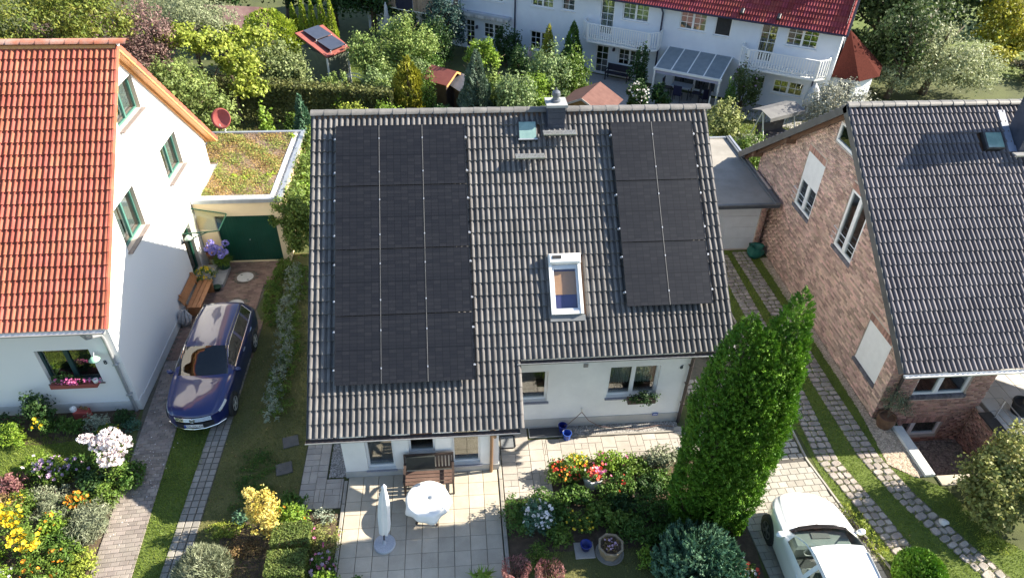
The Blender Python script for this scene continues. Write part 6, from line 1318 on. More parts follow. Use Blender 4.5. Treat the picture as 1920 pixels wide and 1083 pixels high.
def shrub(label, x, y, rx, ry, h, n, L, W, m, fl=None, name='shrub', cat='shrub', group=None, blobs=None, z0=0., up=.3, jit=.8, stem=True, **kw):
    t = thing(name, label, cat, (x, y, z0), group)
    if blobs is None: blobs = [((x, y, z0 + h * .45), (rx, ry, h * .55)), ((x + rx * .35, y - ry * .3, z0 + h * .35), (rx * .6, ry * .6, h * .4)), ((x - rx * .3, y + ry * .2, z0 + h * .55), (rx * .55, ry * .55, h * .42))]
    foliage(t, 'foliage', blobs, n, L, W, m, up, jit, **kw)
    if stem:
        tips = [Vector(b[0]) + Vector((random.uniform(-.4, .4) * b[1][0], random.uniform(-.4, .4) * b[1][1], .1 * b[1][2])) for b in blobs for _ in range(2)]; stems(t, 'stem', (x, y, z0), tips, .012 + .012 * h, BARK)
    for f in (fl or []):
        cnt, size, pm, lo = f; i = RNG.integers(len(blobs), size=cnt); d = nrm(RNG.normal(size=(cnt, 3)) + np.array([0, -.5, .35])); d[:, 2] = np.abs(d[:, 2]) * (1 - lo) + lo * .9; d = nrm(d)
        P = np.array([np.array(blobs[k][0]) + dd * np.array(blobs[k][1]) * 1.02 for k, dd in zip(i, d)]); flowers(t, 'blossom', P, size, PET[pm])
    return t
def tree(label, x, y, h, blobs, n, L, W, m, tr=.14, name='tree', cat='tree', group=None, limbs=6, spread=1.2, up=.35, **kw):
    t = thing(name, label, cat, (x, y, 0), group); trunk(t, (x, y, 0), h * .8, tr, limbs, spread); foliage(t, 'crown', blobs, n, L, W, m, up, **kw); return t
def spray(parent, name, n, x, y, h, prof, L, W, m, lump=.12, lf=6., yscale=1., up=1., z0=0.02, seed=0., out=.45, depth=.3, fan=None, lean=0.):
    if fan: n0 = n; n = max(30, n // fan[2])
    """conifer foliage: flat upright sprays on a column; prof(t) = radius"""
    tt = RNG.random(n * 2); r0 = np.array([prof(v) for v in tt]); keep = RNG.random(n * 2) < r0 / r0.max(); tt = tt[keep][:n]; r0 = r0[keep][:n]; k = len(tt); a = RNG.random(k) * 2 * np.pi
    lm = np.sin(a * 3 + tt * lf + seed) * np.cos(a * 2 - tt * lf * 1.7 + seed * 2) + .6 * np.sin(a * 7 + tt * lf * 3.1 + seed) * np.cos(tt * lf * 4.2 + a * 4)
    r = r0 * (1 - depth * RNG.random(k) ** 2) * (1 + lump * lm); o = np.column_stack([np.cos(a), np.sin(a) * yscale, np.zeros(k)]); P = np.array([x, y, z0]) + o * r[:, None] + np.column_stack([tt * lean, np.zeros(k), tt * h])
    T = nrm(o * out + np.array([0, 0, up]) + .25 * RNG.normal(size=(k, 3)))
    if fan:
        q = fan[2]; sd = nrm(np.cross(T, o + .5 * RNG.normal(size=(k, 3)))); P, T, o, a, sd = [np.repeat(v, q, axis=0) for v in (P, T, o, a, sd)]; k = len(P); u = RNG.random(k); v = RNG.normal(size=k); sc = np.repeat(RNG.uniform(.55, 1.35, k // q), q)
        sc = sc * np.repeat(.35 + .65 * np.minimum(1, r0 / r0.max() * 1.15), q); P = P + T * ((u - .35) * fan[0] * sc)[:, None] + sd * (v * fan[1] * sc * (1.05 - u))[:, None] + .012 * RNG.normal(size=(k, 3)); T = nrm(T + sd * (v * .55)[:, None]); P[:, 2] = np.maximum(P[:, 2], .02)
    tang = np.column_stack([-np.sin(a), np.cos(a), np.zeros(k)]); V, F = leaves(P, tang * 1.2 + o * .5, L, W, .0, .55, T); return raw_obj(raw_mesh(name, V - np.array(base_of(parent)), F, m), name, parent)
def conifer(label, x, y, h, r, n, L, W, m, prof=None, name='conifer', group=None, **kw):
    kw.setdefault('lump', .24)
    t = thing(name, label, 'tree', (x, y, 0), group); b = MB(); b.tube([(x, y, 0), (x, y, h * .5), (x, y, h * .92)], [r * .16 + .02, r * .1, .01], 8); b.build('trunk', BARK, t, smooth=True)
    spray(t, 'crown', n, x, y, h, prof or (lambda v: r * (min(1., v * 6 + .45)) * (1 - v) ** .75 + .02), L, W, m, seed=x * 3 + y, **kw); return t
def colprof(r): return lambda v: r * (.82 + .35 * math.sin(min(v / .35, 1) * math.pi * .5) * .6) * (1 - max(0, (v - .55) / .45) ** 1.8) ** .75 + .015
# the tall front conifer: four stems of one tree
ct = thing('conifer', 'tall bright green columnar conifer with four tips by the house corner', 'tree', (10.2, -8.0, 0))
for i, (x, y, h, r, n, ln) in enumerate(((9.66, -7.95, 6.9, .66, 88000, .1), (9.98, -8.2, 6.65, .60, 66000, .1), (10.38, -8.2, 6.5, .58, 66000, .26), (10.45, -7.82, 7.4, .58, 78000, .34))):
    spray(ct, 'crown', n, x, y, h, colprof(r), .07, .024, THUJA, lump=.11, lf=11., seed=i * 2.3, out=.6, fan=(.22, .042, 26), lean=ln)
mb = MB()
for (x, y, h) in ((9.78, -7.98, 6), (10.05, -8.2, 5.8), (10.56, -8.15, 5.6), (10.70, -7.85, 6.2)): mb.tube([(10.2, -8.0, 0), (x, y, 1.2), (x, y, h)], [.16, .11, .02], 8)
mb.build('trunk', BARK, ct, smooth=True)
# rounded blue-green false cypress
t = thing('conifer', 'round blue-green dwarf conifer at the bottom edge by the white car', 'shrub', (9.28, -9.62, 0)); spray(t, 'crown', 14000, 9.28, -9.62, 1.38, lambda v: .98 * math.sqrt(max(0., 1 - abs((v - .38) / .64) ** 2.2)) + .02, .13, .055, BLUEG, lump=.06, lf=5, out=.7, depth=.35, fan=(.2, .04, 16))
mb = MB(); mb.tube([(9.28, -9.62, 0), (9.28, -9.62, 1.0)], [.07, .02], 8); mb.build('trunk', BARK, t, smooth=True)
# ---- flower bed in front of the house
shrub('sunlit bushy bed edge plant with red and orange flowers beside the path', 6.55, -6.45, .5, .42, .62, 2300, .075, .04, MID, [(45, .055, 'red', .4), (30, .05, 'orange', .4)], cat='flowers', name='flower_clump')
shrub('yellow-orange marigold clump just left of the white planter', 6.98, -6.12, .3, .28, .5, 1000, .07, .035, LIME, [(45, .06, 'yellow', .5)], cat='flowers', name='flower_clump')
shrub('light green leafy perennial behind the white planter', 7.9, -6.2, .55, .3, .62, 2200, .085, .04, LIME, [(18, .06, 'pink', .4)], cat='perennial', name='perennial')
shrub('light green upright perennial right of the white planter', 8.5, -6.35, .42, .32, .55, 1400, .085, .04, MID, cat='perennial', name='perennial')
shrub('pale variegated shrub at the path end beside the tall conifer', 9.3, -6.2, .5, .38, .72, 2300, .07, .04, GREYG, cat='shrub')
foliage(PLA, 'foliage', [((7.29, -6.72, .5), (.3, .26, .2))], 600, .07, .045, MID, clumps=18); flowers(PLA, 'blossom', np.column_stack([7.29 + RNG.normal(size=28) * .14, -6.75 + RNG.normal(size=28) * .12, .58 + RNG.random(28) * .12]), .08, PET['red']); flowers(PLA, 'blossom', np.column_stack([7.4 + RNG.normal(size=22) * .1, -6.78 + RNG.normal(size=22) * .1, .58 + RNG.random(22) * .12]), .08, PET['pink'])
foliage(PLB, 'foliage', [((7.36, -8.8, .4), (.24, .24, .14))], 320, .05, .03, AUT, clumps=14); flowers(PLB, 'blossom', np.column_stack([7.3 + RNG.normal(size=16) * .1, -8.85 + RNG.normal(size=16) * .08, .46 + RNG.random(16) * .06]), .05, PET['mauve'])
shrub('white flowering bush at the patio corner', 5.62, -7.95, .42, .42, .95, 2600, .055, .03, BLUEG, [(42, .085, 'white', .35)], cat='flowers', name='flowering_shrub')
shrub('dark green clipped bush along the patio edge', 5.15, -7.75, .42, .6, .72, 2800, .06, .035, GREEN, cat='shrub'); shrub('low dark shrub between patio edge and white flowering bush', 5.95, -7.35, .5, .35, .62, 2000, .065, .035, GREEN)
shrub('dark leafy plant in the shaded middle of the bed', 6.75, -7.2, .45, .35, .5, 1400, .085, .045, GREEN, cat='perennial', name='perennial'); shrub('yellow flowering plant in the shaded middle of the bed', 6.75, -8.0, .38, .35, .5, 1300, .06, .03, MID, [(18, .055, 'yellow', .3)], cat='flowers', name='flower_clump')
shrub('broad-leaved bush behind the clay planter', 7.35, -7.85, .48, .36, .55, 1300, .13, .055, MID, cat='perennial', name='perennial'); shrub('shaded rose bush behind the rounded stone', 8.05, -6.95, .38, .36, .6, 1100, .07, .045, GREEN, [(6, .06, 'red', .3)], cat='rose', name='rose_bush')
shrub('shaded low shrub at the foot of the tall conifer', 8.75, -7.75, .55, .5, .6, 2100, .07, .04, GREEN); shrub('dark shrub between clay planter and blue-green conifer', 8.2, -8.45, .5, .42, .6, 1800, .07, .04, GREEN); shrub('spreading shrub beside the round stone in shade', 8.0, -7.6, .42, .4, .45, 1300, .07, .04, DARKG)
shrub('pale leaved shrub touching the blue-green conifer', 8.25, -9.15, .3, .28, .5, 900, .07, .045, LIME); shrub('low feathery shrub at the bed corner beside the lawn', 5.6, -8.85, .4, .35, .42, 1500, .06, .025, MID)
for (x, y, lab) in ((4.95, -9.35, 'red tipped barberry left of the other at the bottom edge'), (5.75, -9.5, 'red tipped barberry right of the other at the bottom edge')):
    t = thing('barberry', lab, 'shrub', (x, y, 0), 'red barberries'); spray(t, 'foliage', 900, x, y, .62, lambda v: .33 * (.5 + v * .6), .1, .03, REDL, out=.35); stems(t, 'stem', (x, y, 0), [(x + dx, y + dy, .5) for dx, dy in ((.1, 0), (-.1, .05), (.02, -.1))], .01, BARK)
t = thing('yucca', 'spiky green rosette at the bottom edge of the patio', 'plant', (4.15, -9.35, .0)); n = 60; a = RNG.random(n) * 6.283; e = RNG.uniform(.3, 1.2, n); d_ = np.column_stack([np.cos(a) * np.cos(e), np.sin(a) * np.cos(e), np.sin(e)]); P = np.array([4.15, -9.35, .08]) + d_ * .22; V, F = leaves(P, np.tile([0, 0, 1.], (n, 1)), .46, .05, 0, .2, d_); raw_obj(raw_mesh('leaf', V - np.array(base_of(t)), F, LIME), 'leaf', t)
shrub('bright pink and red flowering shrub beside the white car', 10.45, -9.75, .32, .42, .6, 1300, .05, .03, MID, [(60, .06, 'pinkwhite', .3), (14, .08, 'red', .4)], cat='flowers', name='flowering_shrub')
shrub('low yellowing weeds between white car and cobbles', 13.95, -8.75, .2, .6, .32, 900, .05, .03, YELG, cat='weeds', name='weeds', blobs=[((13.85, -8.1, .12), (.16, .3, .2)), ((13.98, -8.7, .14), (.2, .35, .24)), ((14.15, -9.3, .12), (.2, .35, .2))])
t = thing('conifer', 'clipped round conifer at the bottom edge near the cobbles', 'shrub', (14.65, -10.05, 0)); spray(t, 'crown', 6500, 14.65, -10.05, .82, lambda v: .56 * math.sqrt(max(0., 1 - abs((v - .4) / .62) ** 2.4)) + .02, .1, .045, THUJA, lump=.04, out=.6); stems(t, 'stem', (14.65, -10.05, 0), [(14.65, -10.05, .5)], .03, BARK)
# ---- big drive shrub right
tree('tall yellow-brown leaved shrub on the right by the light well', 17.9, -8.0, 2.2, [((17.35, -8.1, 1.2), (.75, .7, .75)), ((18.1, -7.9, 1.5), (.85, .7, .85)), ((17.2, -8.7, .75), (.6, .55, .6)), ((18.6, -8.7, 1.2), (.8, .8, .8))], 17000, .105, .065, BROWNG, .06, 'shrub', 'shrub', limbs=5, spread=.6, clumps=90)
shrub('lighter leafy bush behind the yellow-brown shrub at the right edge', 19.3, -7.9, .75, .7, 1.6, 3600, .085, .06, MID, clumps=60)
shrub('small grassy tufts at the foot of the right drive shrub', 17.2, -9.3, .5, .3, .25, 600, .08, .02, YELG, cat='grass', name='grass_tuft', stem=False)
# ---- left front garden
t = shrub('white and pink phlox in full bloom beside the left drive', -5.55, -5.45, .5, .5, 1.2, 1700, .08, .035, MID, cat='flowers', name='phlox')
nf = 380; i = RNG.integers(5, size=nf); cs = np.array([(-5.45, -5.35, 1.35), (-5.15, -5.5, 1.2), (-5.75, -5.4, 1.2), (-5.4, -5.75, 1.0), (-6.1, -5.3, 1.28)]); rs_ = np.array([(.3, .28, .2), (.28, .25, .2), (.25, .25, .18), (.35, .25, .2), (.22, .12, .08)]); flowers(t, 'blossom', cs[i] + nrm(RNG.normal(size=(nf, 3))) * rs_[i] * RNG.uniform(.5, 1.05, (nf, 1)), .085, PET['pinkwhite']); flowers(t, 'blossom', cs[i[:260]] + nrm(RNG.normal(size=(260, 3))) * rs_[i[:260]], .075, PET['white'])
shrub('sedum with browning heads left of the phlox', -7.2, -5.5, .5, .4, .65, 1700, .07, .045, MID, [(60, .08, 'mauve', .6)], cat='perennial', name='perennial'); shrub('reddish brown leaved plant in a red pot at the left edge', -8.2, -5.75, .35, .3, .45, 800, .08, .04, REDL, cat='perennial', name='perennial')
shrub('grey-green hebe bush left of the marigolds', -7.0, -6.25, .5, .4, .5, 1900, .06, .025, GREYG); shrub('grey lavender tussock with upright spikes', -6.75, -6.75, .45, .4, .5, 1900, .12, .018, GREYG, up=.0, cat='lavender', name='lavender'); shrub('large grey-green lavender overhanging the brown drive', -5.65, -7.05, .48, .65, .5, 4200, .13, .018, GREYG, up=.0, cat='lavender', name='lavender', clumps=70)
shrub('orange marigold clump above the large lavender', -6.15, -6.5, .38, .3, .45, 1300, .07, .03, MID, [(42, .085, 'orange', .5)], cat='flowers', name='flower_clump'); shrub('deep green peony leaves under the phlox', -6.0, -5.95, .45, .35, .55, 1300, .11, .05, DARKG, cat='perennial', name='perennial'); shrub('dark green leaves right below the phlox at the drive edge', -5.1, -5.75, .3, .45, .5, 1000, .1, .05, GREEN, cat='perennial', name='perennial'); shrub('fresh green leafy patch between phlox and lavender', -5.55, -6.3, .4, .35, .5, 1500, .08, .035, MID, cat='perennial', name='perennial')
shrub('tall yellow coneflowers at the left edge', -7.5, -7.1, .4, .35, .95, 1300, .08, .03, MID, [(80, .10, 'yellow', .6)], cat='flowers', name='flower_clump'); shrub('yellow coneflowers nearer the bottom left corner', -6.85, -7.75, .42, .35, .8, 1500, .08, .03, MID, [(75, .10, 'yellow', .6)], cat='flowers', name='flower_clump'); shrub('mixed green perennials with orange blooms in the bottom left corner', -6.3, -8.4, .6, .45, .45, 2400, .08, .03, MID, [(12, .09, 'orange', .5)], cat='perennial', name='perennial'); shrub('white flowering plants in the bottom left corner', -7.15, -8.6, .5, .4, .4, 1500, .08, .02, LIME, [(28, .06, 'white', .5)], cat='flowers', name='flower_clump'); shrub('yellow-green ground cover beside the drive at the bottom', -5.45, -8.35, .4, .55, .28, 2200, .06, .035, YELG, cat='ground cover', name='ground_cover', stem=False); shrub('green filler plants between lavender and yellow coneflowers', -6.2, -7.6, .4, .4, .4, 1500, .08, .03, GREEN, cat='perennial', name='perennial'); shrub('dry seed-head perennials at the left edge', -8.0, -6.5, .5, .4, .5, 1300, .08, .03, AUT, cat='perennial', name='perennial')
# ---- along the left house front
shrub('light green dwarf conifer in the sun by the left wall', -8.85, -4.15, .38, .35, .62, 1500, .1, .03, LIME, up=.0); shrub('tall leafy bush against the white front wall', -8.4, -3.5, .5, .35, 1.2, 1800, .09, .05, DARKG); shrub('yellow flowering plant below the tall wall bush', -8.2, -3.9, .28, .22, .62, 500, .07, .03, GREEN, [(14, .08, 'yellow', .6)], cat='flowers', name='flower_clump'); shrub('blue-grey rue bush in the wall bed', -6.75, -3.75, .35, .3, .5, 1300, .05, .03, SILVER); shrub('dark green low bush in the wall bed under the window', -7.55, -3.8, .5, .3, .48, 1700, .06, .035, GREEN); shrub('pale yellow blooming cushion right in the wall bed', -6.35, -4.05, .35, .25, .35, 1000, .06, .035, GREEN, [(20, .05, 'yellow', .4)], cat='flowers', name='flower_clump'); shrub('green herbs beside the grey downpipe', -6.1, -3.5, .3, .25, .4, 900, .07, .03, DARKG, cat='herbs', name='herb_clump'); shrub('silver ground cover at the left house corner', -5.85, -3.75, .3, .3, .2, 800, .05, .035, BLUEG, cat='ground cover', name='ground_cover', stem=False); shrub('dark shaded shrub at the far left of the wall bed', -9.6, -3.7, .6, .35, .6, 1500, .08, .04, DARKG)
t = thing('flower_pot', 'red and white ornament pot by the left wall', 'pot', (-7.35, -3.32, 0)); mb = MB(); mb.bevbox(-7.55, -3.42, 0, -7.15, -3.2, .3, .02); mb.build('trough', mat('red_trough', (.35, .06, .05), (.42, .09, .07)), t); mb = MB(); mb.lathe([(0, 0), (.09, 0), (.09, .1), (0, .16)], (-7.55, -3.3, .3), 10); mb.build('ornament', WHITE_PAINT, t); foliage(t, 'foliage', [((-7.2, -3.3, .4), (.15, .1, .14))], 120, .06, .03, AUT, clumps=8)
# ---- left court
t = thing('agapanthus', 'pot of blue-violet agapanthus in front of the green garage door', 'flowers', (-5.0, 3.95, .026)); pot(-5.0, 3.95, .24, .4, GPOT, None, t, .026)
n = 260; a = RNG.random(n) * 6.283; e = RNG.uniform(.35, 1.3, n); d_ = np.column_stack([np.cos(a) * np.cos(e), np.sin(a) * np.cos(e), np.sin(e)]); P = np.array([-5.0, 3.95, .45]) + d_ * .24 - np.column_stack([np.zeros((n, 2)), (1.2 - e) * .12]); V, F = leaves(P, np.tile([0, 0, 1.], (n, 1)), .5, .04, 0, .25, d_); raw_obj(raw_mesh('leaf', V - np.array(base_of(t)), F, MID), 'leaf', t)
hd = [(-5.28, 4.0, 1.25), (-5.12, 3.9, 1.12), (-5.2, 3.75, 1.0), (-4.95, 3.85, 1.05), (-4.75, 4.0, 1.22), (-4.78, 3.8, .95), (-4.9, 3.7, .88), (-5.35, 3.8, 1.12)]; stems(t, 'stem', (-5.0, 3.95, .4), hd, .008, MID); flowers(t, 'blossom', np.concatenate([np.array(h) + nrm(RNG.normal(size=(38, 3))) * .11 for h in hd]), .07, PET['lilac'])
t = thing('flower_pot', 'brown pot of orange flowers on a white stand by the side door', 'flowers', (-5.45, 4.2, .026)); mb = MB(); mb.lathe([(.1, 0), (.04, .05), (.04, .35), (.12, .4)], (-5.45, 4.2, .026), 12); mb.build('stand', WHITE_PAINT, t); pot(-5.45, 4.2, .17, .22, TERRA, None, t, .43); foliage(t, 'foliage', [((-5.45, 4.2, .74), (.2, .2, .14))], 300, .06, .03, DARKG, clumps=12); flowers(t, 'blossom', np.array([-5.45, 4.18, .8]) + nrm(RNG.normal(size=(22, 3))) * np.array([.18, .18, .08]), .07, PET['orange'])
t = thing('flower_pot', 'pot with yellow flowering bush at the end of the orange bench', 'flowers', (-5.35, 2.98, .026)); pot(-5.35, 2.98, .2, .3, GPOT, None, t, .026); foliage(t, 'foliage', [((-5.35, 2.98, .55), (.36, .32, .26))], 900, .06, .03, MID, clumps=26); flowers(t, 'blossom', np.array([-5.35, 2.95, .6]) + nrm(RNG.normal(size=(48, 3)) + np.array([0, 0, .5])) * np.array([.35, .3, .24]), .06, PET['yellow'])
mb = MB(); mb.lathe([(0, 0), (.1, 0), (.13, .15), (.15, .15), (.14, .18), (.1, .16), (0, .14)], (-4.98, 2.7, .026), 16); mb.solo('flower_pot', GPOT, 'empty dark green pot next to the yellow flowering bush', 'pot', (-4.98, 2.7, .026), smooth=True)
# ---- planting strip between the drives
t = thing('lavender_border', 'silver-grey border plants running along the side lawn', 'border planting', (-2.3, .5, 0)); b_ = [((-2.4 + .32 * math.sin(k * .9) * .3 + .075 * k * .6, 3.6 - k * .52, .22), (.30, .36, .26)) for k in range(15)]; foliage(t, 'foliage', b_, 6500, .07, .028, SILVER, clumps=22); foliage(t, 'green_leaves', [((c[0] + .12, c[1] + .2, .14), (.42, .4, .2)) for c, r in b_], 7000, .06, .04, MID, clumps=22)
t = thing('ground_cover_border', 'bright green ground cover between garage court and silver border', 'border planting', (-2.9, 2.2, 0)); foliage(t, 'foliage', [((-2.75 - .12 * k + .02 * k * k, 4.1 - k * .48, .14), (.34, .36, .2)) for k in range(8)], 5200, .06, .04, MID, clumps=22)
t = thing('ground_cover_patch', 'dark green clover patch in the shaded side lawn', 'ground cover', (-1.9, -5.9, 0)); foliage(t, 'foliage', [((-1.9 + .2 * math.sin(k * 2.), -5.2 - k * .3, .02), (.45, .35, .07)) for k in range(6)], 3000, .04, .03, GREEN, clumps=30, flat=.05)
# ivy hedge at the garage
t = thing('ivy_hedge', 'ivy covered hedge on the right side of the cream garage', 'hedge', (-2.15, 7, 0)); foliage(t, 'foliage', [((-2.2, 4.7 + k * .62, 1.35 + .25 * math.sin(k * 1.7)), (.52, .55, 1.35)) for k in range(10)] + [((-2.75, 4.45, 1.9), (.38, .14, .65)), ((-2.6, 4.4, 2.5), (.3, .14, .4)), ((-2.35, 4.35, .9), (.3, .25, .9))], 22000, .11, .08, leafmat('ivy', (.08, .13, .025), (.17, .23, .05)), clumps=50, inner=.8); stems(t, 'stem', (-2.15, 6.5, 0), [(-2.2, 5.0 + k, 2.0) for k in range(6)], .03, BARK)
foliage(t, 'leaf_tips', [((-2.0, 6 + k * .9, 2.2), (.3, .5, .4)) for k in range(5)], 1600, .1, .07, LIME, clumps=20)
# ---- bed at the foot of the side lawn
t = shrub('golden variegated shrub standing at the end of the side lawn', -1.15, -7.75, .35, .3, 1.5, 2600, .075, .045, GOLD, blobs=[((-1.15, -7.6, 1.15), (.42, .36, .42)), ((-1.2, -7.7, .7), (.36, .32, .4)), ((-1.1, -7.8, .35), (.2, .18, .3)), ((-1.4, -7.5, 1.42), (.2, .18, .2))])
shrub('yellow-green flowering plant right of the golden shrub', -.55, -7.45, .36, .3, .75, 1400, .08, .035, LIME, [(8, .08, 'orange', .6)], cat='perennial', name='perennial'); shrub('dark green leafy plant behind the golden shrub beside the path', -.62, -7.0, .36, .34, .6, 1500, .08, .04, GREEN, cat='perennial', name='perennial')
for (y0, y1, lab) in ((-8.35, -7.75, 'box hedge block with clipped square top farther from the bottom edge'), (-9.15, -8.5, 'box hedge block with clipped square top nearer the bottom edge')):
    t = thing('box_hedge', lab, 'hedge', (-.5, (y0 + y1) / 2, 0), 'clipped box hedges'); nn = 5200; P = np.column_stack([RNG.uniform(-.92, -.02, nn), RNG.uniform(y0, y1, nn), RNG.uniform(.02, .6, nn)]); f = RNG.integers(3, size=nn); P[f == 0, 2] = .6 + RNG.normal(size=(f == 0).sum()) * .012; s_ = RNG.random(nn) < .5; P[(f == 1) & s_, 1] = y0; P[(f == 1) & ~s_, 1] = y1; P[(f == 2) & s_, 0] = -.92; P[(f == 2) & ~s_, 0] = -.02
    Nn = np.zeros((nn, 3)); Nn[f == 0] = (0, 0, 1); Nn[(f == 1) & s_] = (0, -1, 0); Nn[(f == 1) & ~s_] = (0, 1, 0); Nn[(f == 2) & s_] = (-1, 0, 0); Nn[(f == 2) & ~s_] = (1, 0, 0); V, F = leaves(P + RNG.normal(size=(nn, 3)) * .012, Nn, .045, .03, .1, .6); raw_obj(raw_mesh('foliage', V - np.array(base_of(t)), F, leafmat('box_leaf', (.075, .115, .028), (.15, .185, .045))), 'foliage', t); stems(t, 'stem', (-.5, (y0 + y1) / 2, 0), [(-.6, (y0 + y1) / 2, .45), (-.3, (y0 + y1) / 2, .45)], .02, BARK)
t = thing('conifer', 'grey-green dwarf pine with upright tufts at the bottom by the left drive', 'shrub', (-2.45, -8.75, 0)); spray(t, 'crown', 4200, -2.45, -8.75, .75, lambda v: .62 * math.sqrt(max(0., 1 - abs((v - .35) / .68) ** 2.2)) + .02, .17, .02, GREYG, out=.5); stems(t, 'stem', (-2.45, -8.75, 0), [(-2.45, -8.75, .5)], .03, BARK)
shrub('low yellow-green plants beside the left drive in sun', -2.3, -7.5, .5, .25, .22, 900, .06, .03, YELG, cat='ground cover', name='ground_cover', stem=False); shrub('small blue-green plant in the sunny end of the side lawn', -1.95, -7.2, .22, .2, .3, 420, .06, .04, BLUEG, cat='perennial', name='perennial'); shrub('brown dry ground cover under the golden shrub', -1.7, -8.05, .5, .3, .15, 900, .05, .03, AUT, cat='ground cover', name='ground_cover', stem=False)
shrub('purple flowering plant at the left edge of the patio', .35, -8.8, .36, .4, .5, 1400, .06, .03, GREEN, [(28, .07, 'mauve', .4), (8, .08, 'pink', .4)], cat='flowers', name='flower_clump'); shrub('bright yellow-green shrub at the bottom left of the patio', .45, -9.25, .3, .25, .6, 900, .08, .06, LIME); shrub('dark red-brown leafy perennial left of the patio', .3, -8.0, .4, .45, .55, 1800, .05, .03, BROWNG, [(6, .07, 'pink', .5)], cat='perennial', name='perennial'); shrub('wispy grey plant at the patio corner by the side path', .2, -7.35, .3, .25, .4, 450, .06, .025, SILVER, cat='perennial', name='perennial'); shrub('yellow-green spring shoots at the bottom below the box hedges', -.75, -9.35, .4, .25, .6, 700, .08, .06, LIME); shrub('small green plant at the bottom left corner of the patio', 1.25, -9.3, .2, .18, .45, 420, .08, .045, GREEN, cat='perennial', name='perennial')

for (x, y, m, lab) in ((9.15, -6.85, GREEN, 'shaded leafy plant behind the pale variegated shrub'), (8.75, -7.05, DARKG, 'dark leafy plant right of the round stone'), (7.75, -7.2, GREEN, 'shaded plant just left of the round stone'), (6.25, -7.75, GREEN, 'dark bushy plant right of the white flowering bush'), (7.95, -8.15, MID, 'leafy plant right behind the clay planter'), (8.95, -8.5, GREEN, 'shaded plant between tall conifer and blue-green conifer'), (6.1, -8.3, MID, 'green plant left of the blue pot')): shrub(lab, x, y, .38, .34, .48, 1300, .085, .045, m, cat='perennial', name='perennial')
for (x, y, m, fl, lab) in ((-6.55, -7.15, LIME, 'orange', 'light green plant with orange blooms left of the large lavender'), (-7.6, -6.4, MID, 'yellow', 'green plant with yellow blooms behind the tall coneflowers'), (-5.9, -8.0, MID, 'orange', 'bushy plant between large lavender and bottom ground cover'), (-7.7, -7.9, LIME, 'yellow', 'yellow flowering plant at the far bottom left'), (-6.6, -5.3, GREEN, 'mauve', 'dark plant left behind the phlox'), (-7.75, -5.25, LIME, 'pinkwhite', 'light plant beside the browning sedum')): shrub(lab, x, y, .38, .34, .5, 1400, .08, .035, m, [(9, .08, fl, .5)], cat='perennial', name='perennial')

for (x, y, h, r, n, m, L, W, nm) in ((9.28, -9.62, 1.36, .55, 4500, BLUEG, .13, .055, 'round blue-green'), (14.65, -10.05, .81, .32, 2200, THUJA, .1, .045, 'clipped round'), (-2.45, -8.75, .74, .36, 1500, GREYG, .17, .02, 'grey-green dwarf')):
    q = [o for o in bpy.data.objects if o.get('label', '').startswith(nm)][0]; spray(q, 'inner_crown', n, x, y, h, lambda v: r * math.sqrt(max(0., 1 - abs((v - .45) / .56) ** 4)) + .02, L, W, m, out=.25, depth=.9)
# ------------------------------------------------------------------ BACKGROUND GARDENS
# behind the left house
tree('yellow-green feathery tree behind the red roof', -12.6, 13.2, 8, [((-13.4, 12.4, 6.2), (2.2, 1.6, 1.5)), ((-11.2, 12.9, 6.6), (1.6, 1.5, 1.3)), ((-12.2, 13.6, 7.4), (1.8, 1.4, 1.2)), ((-15.4, 12.6, 5.6), (1.4, 1.3, 1.0))], 15000, .17, .07, leafmat('fir_yellow', (.085, .12, .02), (.19, .215, .04), hue=.025), .2, clumps=90, spread=2)
tree('dark purple-leaved tree behind the ridge of the red roof', -12.0, 16.5, 6.5, [((-12.6, 16, 4.8), (2.6, 1.6, 1.5)), ((-14.8, 16, 4.4), (2, 1.5, 1.4))], 6500, .16, .09, PURPLE, .18, clumps=70)
tree('brownish purple tree next to the gable peak', -9.7, 14.6, 6.2, [((-9.6, 14.4, 5.4), (1.15, 1.2, 1.6)), ((-9.9, 14.2, 4.0), (1.1, 1.1, 1.2))], 8500, .12, .07, leafmat('plum', (.12, .075, .07), (.23, .15, .13), hue=.02), .14, clumps=80)
tree('grey-green willow-like tree at the top left', -9.3, 19, 6.5, [((-9.3, 18.6, 5.4), (1.6, 1.4, 1.5)), ((-8.2, 19.2, 4.6), (1.2, 1.2, 1.2))], 7500, .17, .05, leafmat('willow', (.16, .19, .1), (.27, .3, .18)), .16, clumps=70)
tree('light green leafy tree beside the red verge', -7.9, 13.6, 5.2, [((-8.2, 13.4, 3.6), (1.1, 1.2, 1.3)), ((-7.4, 13.0, 2.6), (1.2, 1.1, 1.2)), ((-8.5, 12.4, 4.2), (.8, .9, .8)), ((-6.9, 12.6, 1.7), (.9, .9, .9))], 10500, .14, .09, leafmat('nut_leaf', (.10, .15, .04), (.22, .27, .08)), .12, clumps=80)
t = tree('yellow-green vine arching over the garden behind the garage', -7.4, 17.5, 4.6, [((-8.4, 14.9, 5.3), (.9, .8, .6)), ((-7.6, 16.2, 4.6), (.9, .9, .7)), ((-6.6, 16.6, 3.4), (1.0, .9, .8)), ((-7.0, 19, 4.0), (1.6, 1.0, .5)), ((-6.0, 15.6, 2.7), (.8, .8, .7)), ((-8.6, 19.5, 3.6), (1.0, 1, .6))], 8500, .19, .13, YELG, .1, 'vine', 'vine', clumps=50)
shrub('pale green bushes standing behind the dark hedge on the left', -6.0, 20.8, 1.6, 1.2, 3.4, 6000, .16, .09, leafmat('bush_pale', (.12, .16, .06), (.24, .28, .12)), clumps=60); shrub('round leafy bush close to the red solar shed', -4.9, 20.3, .9, .8, 2.6, 3000, .16, .1, MATS['bush_pale'], clumps=40)
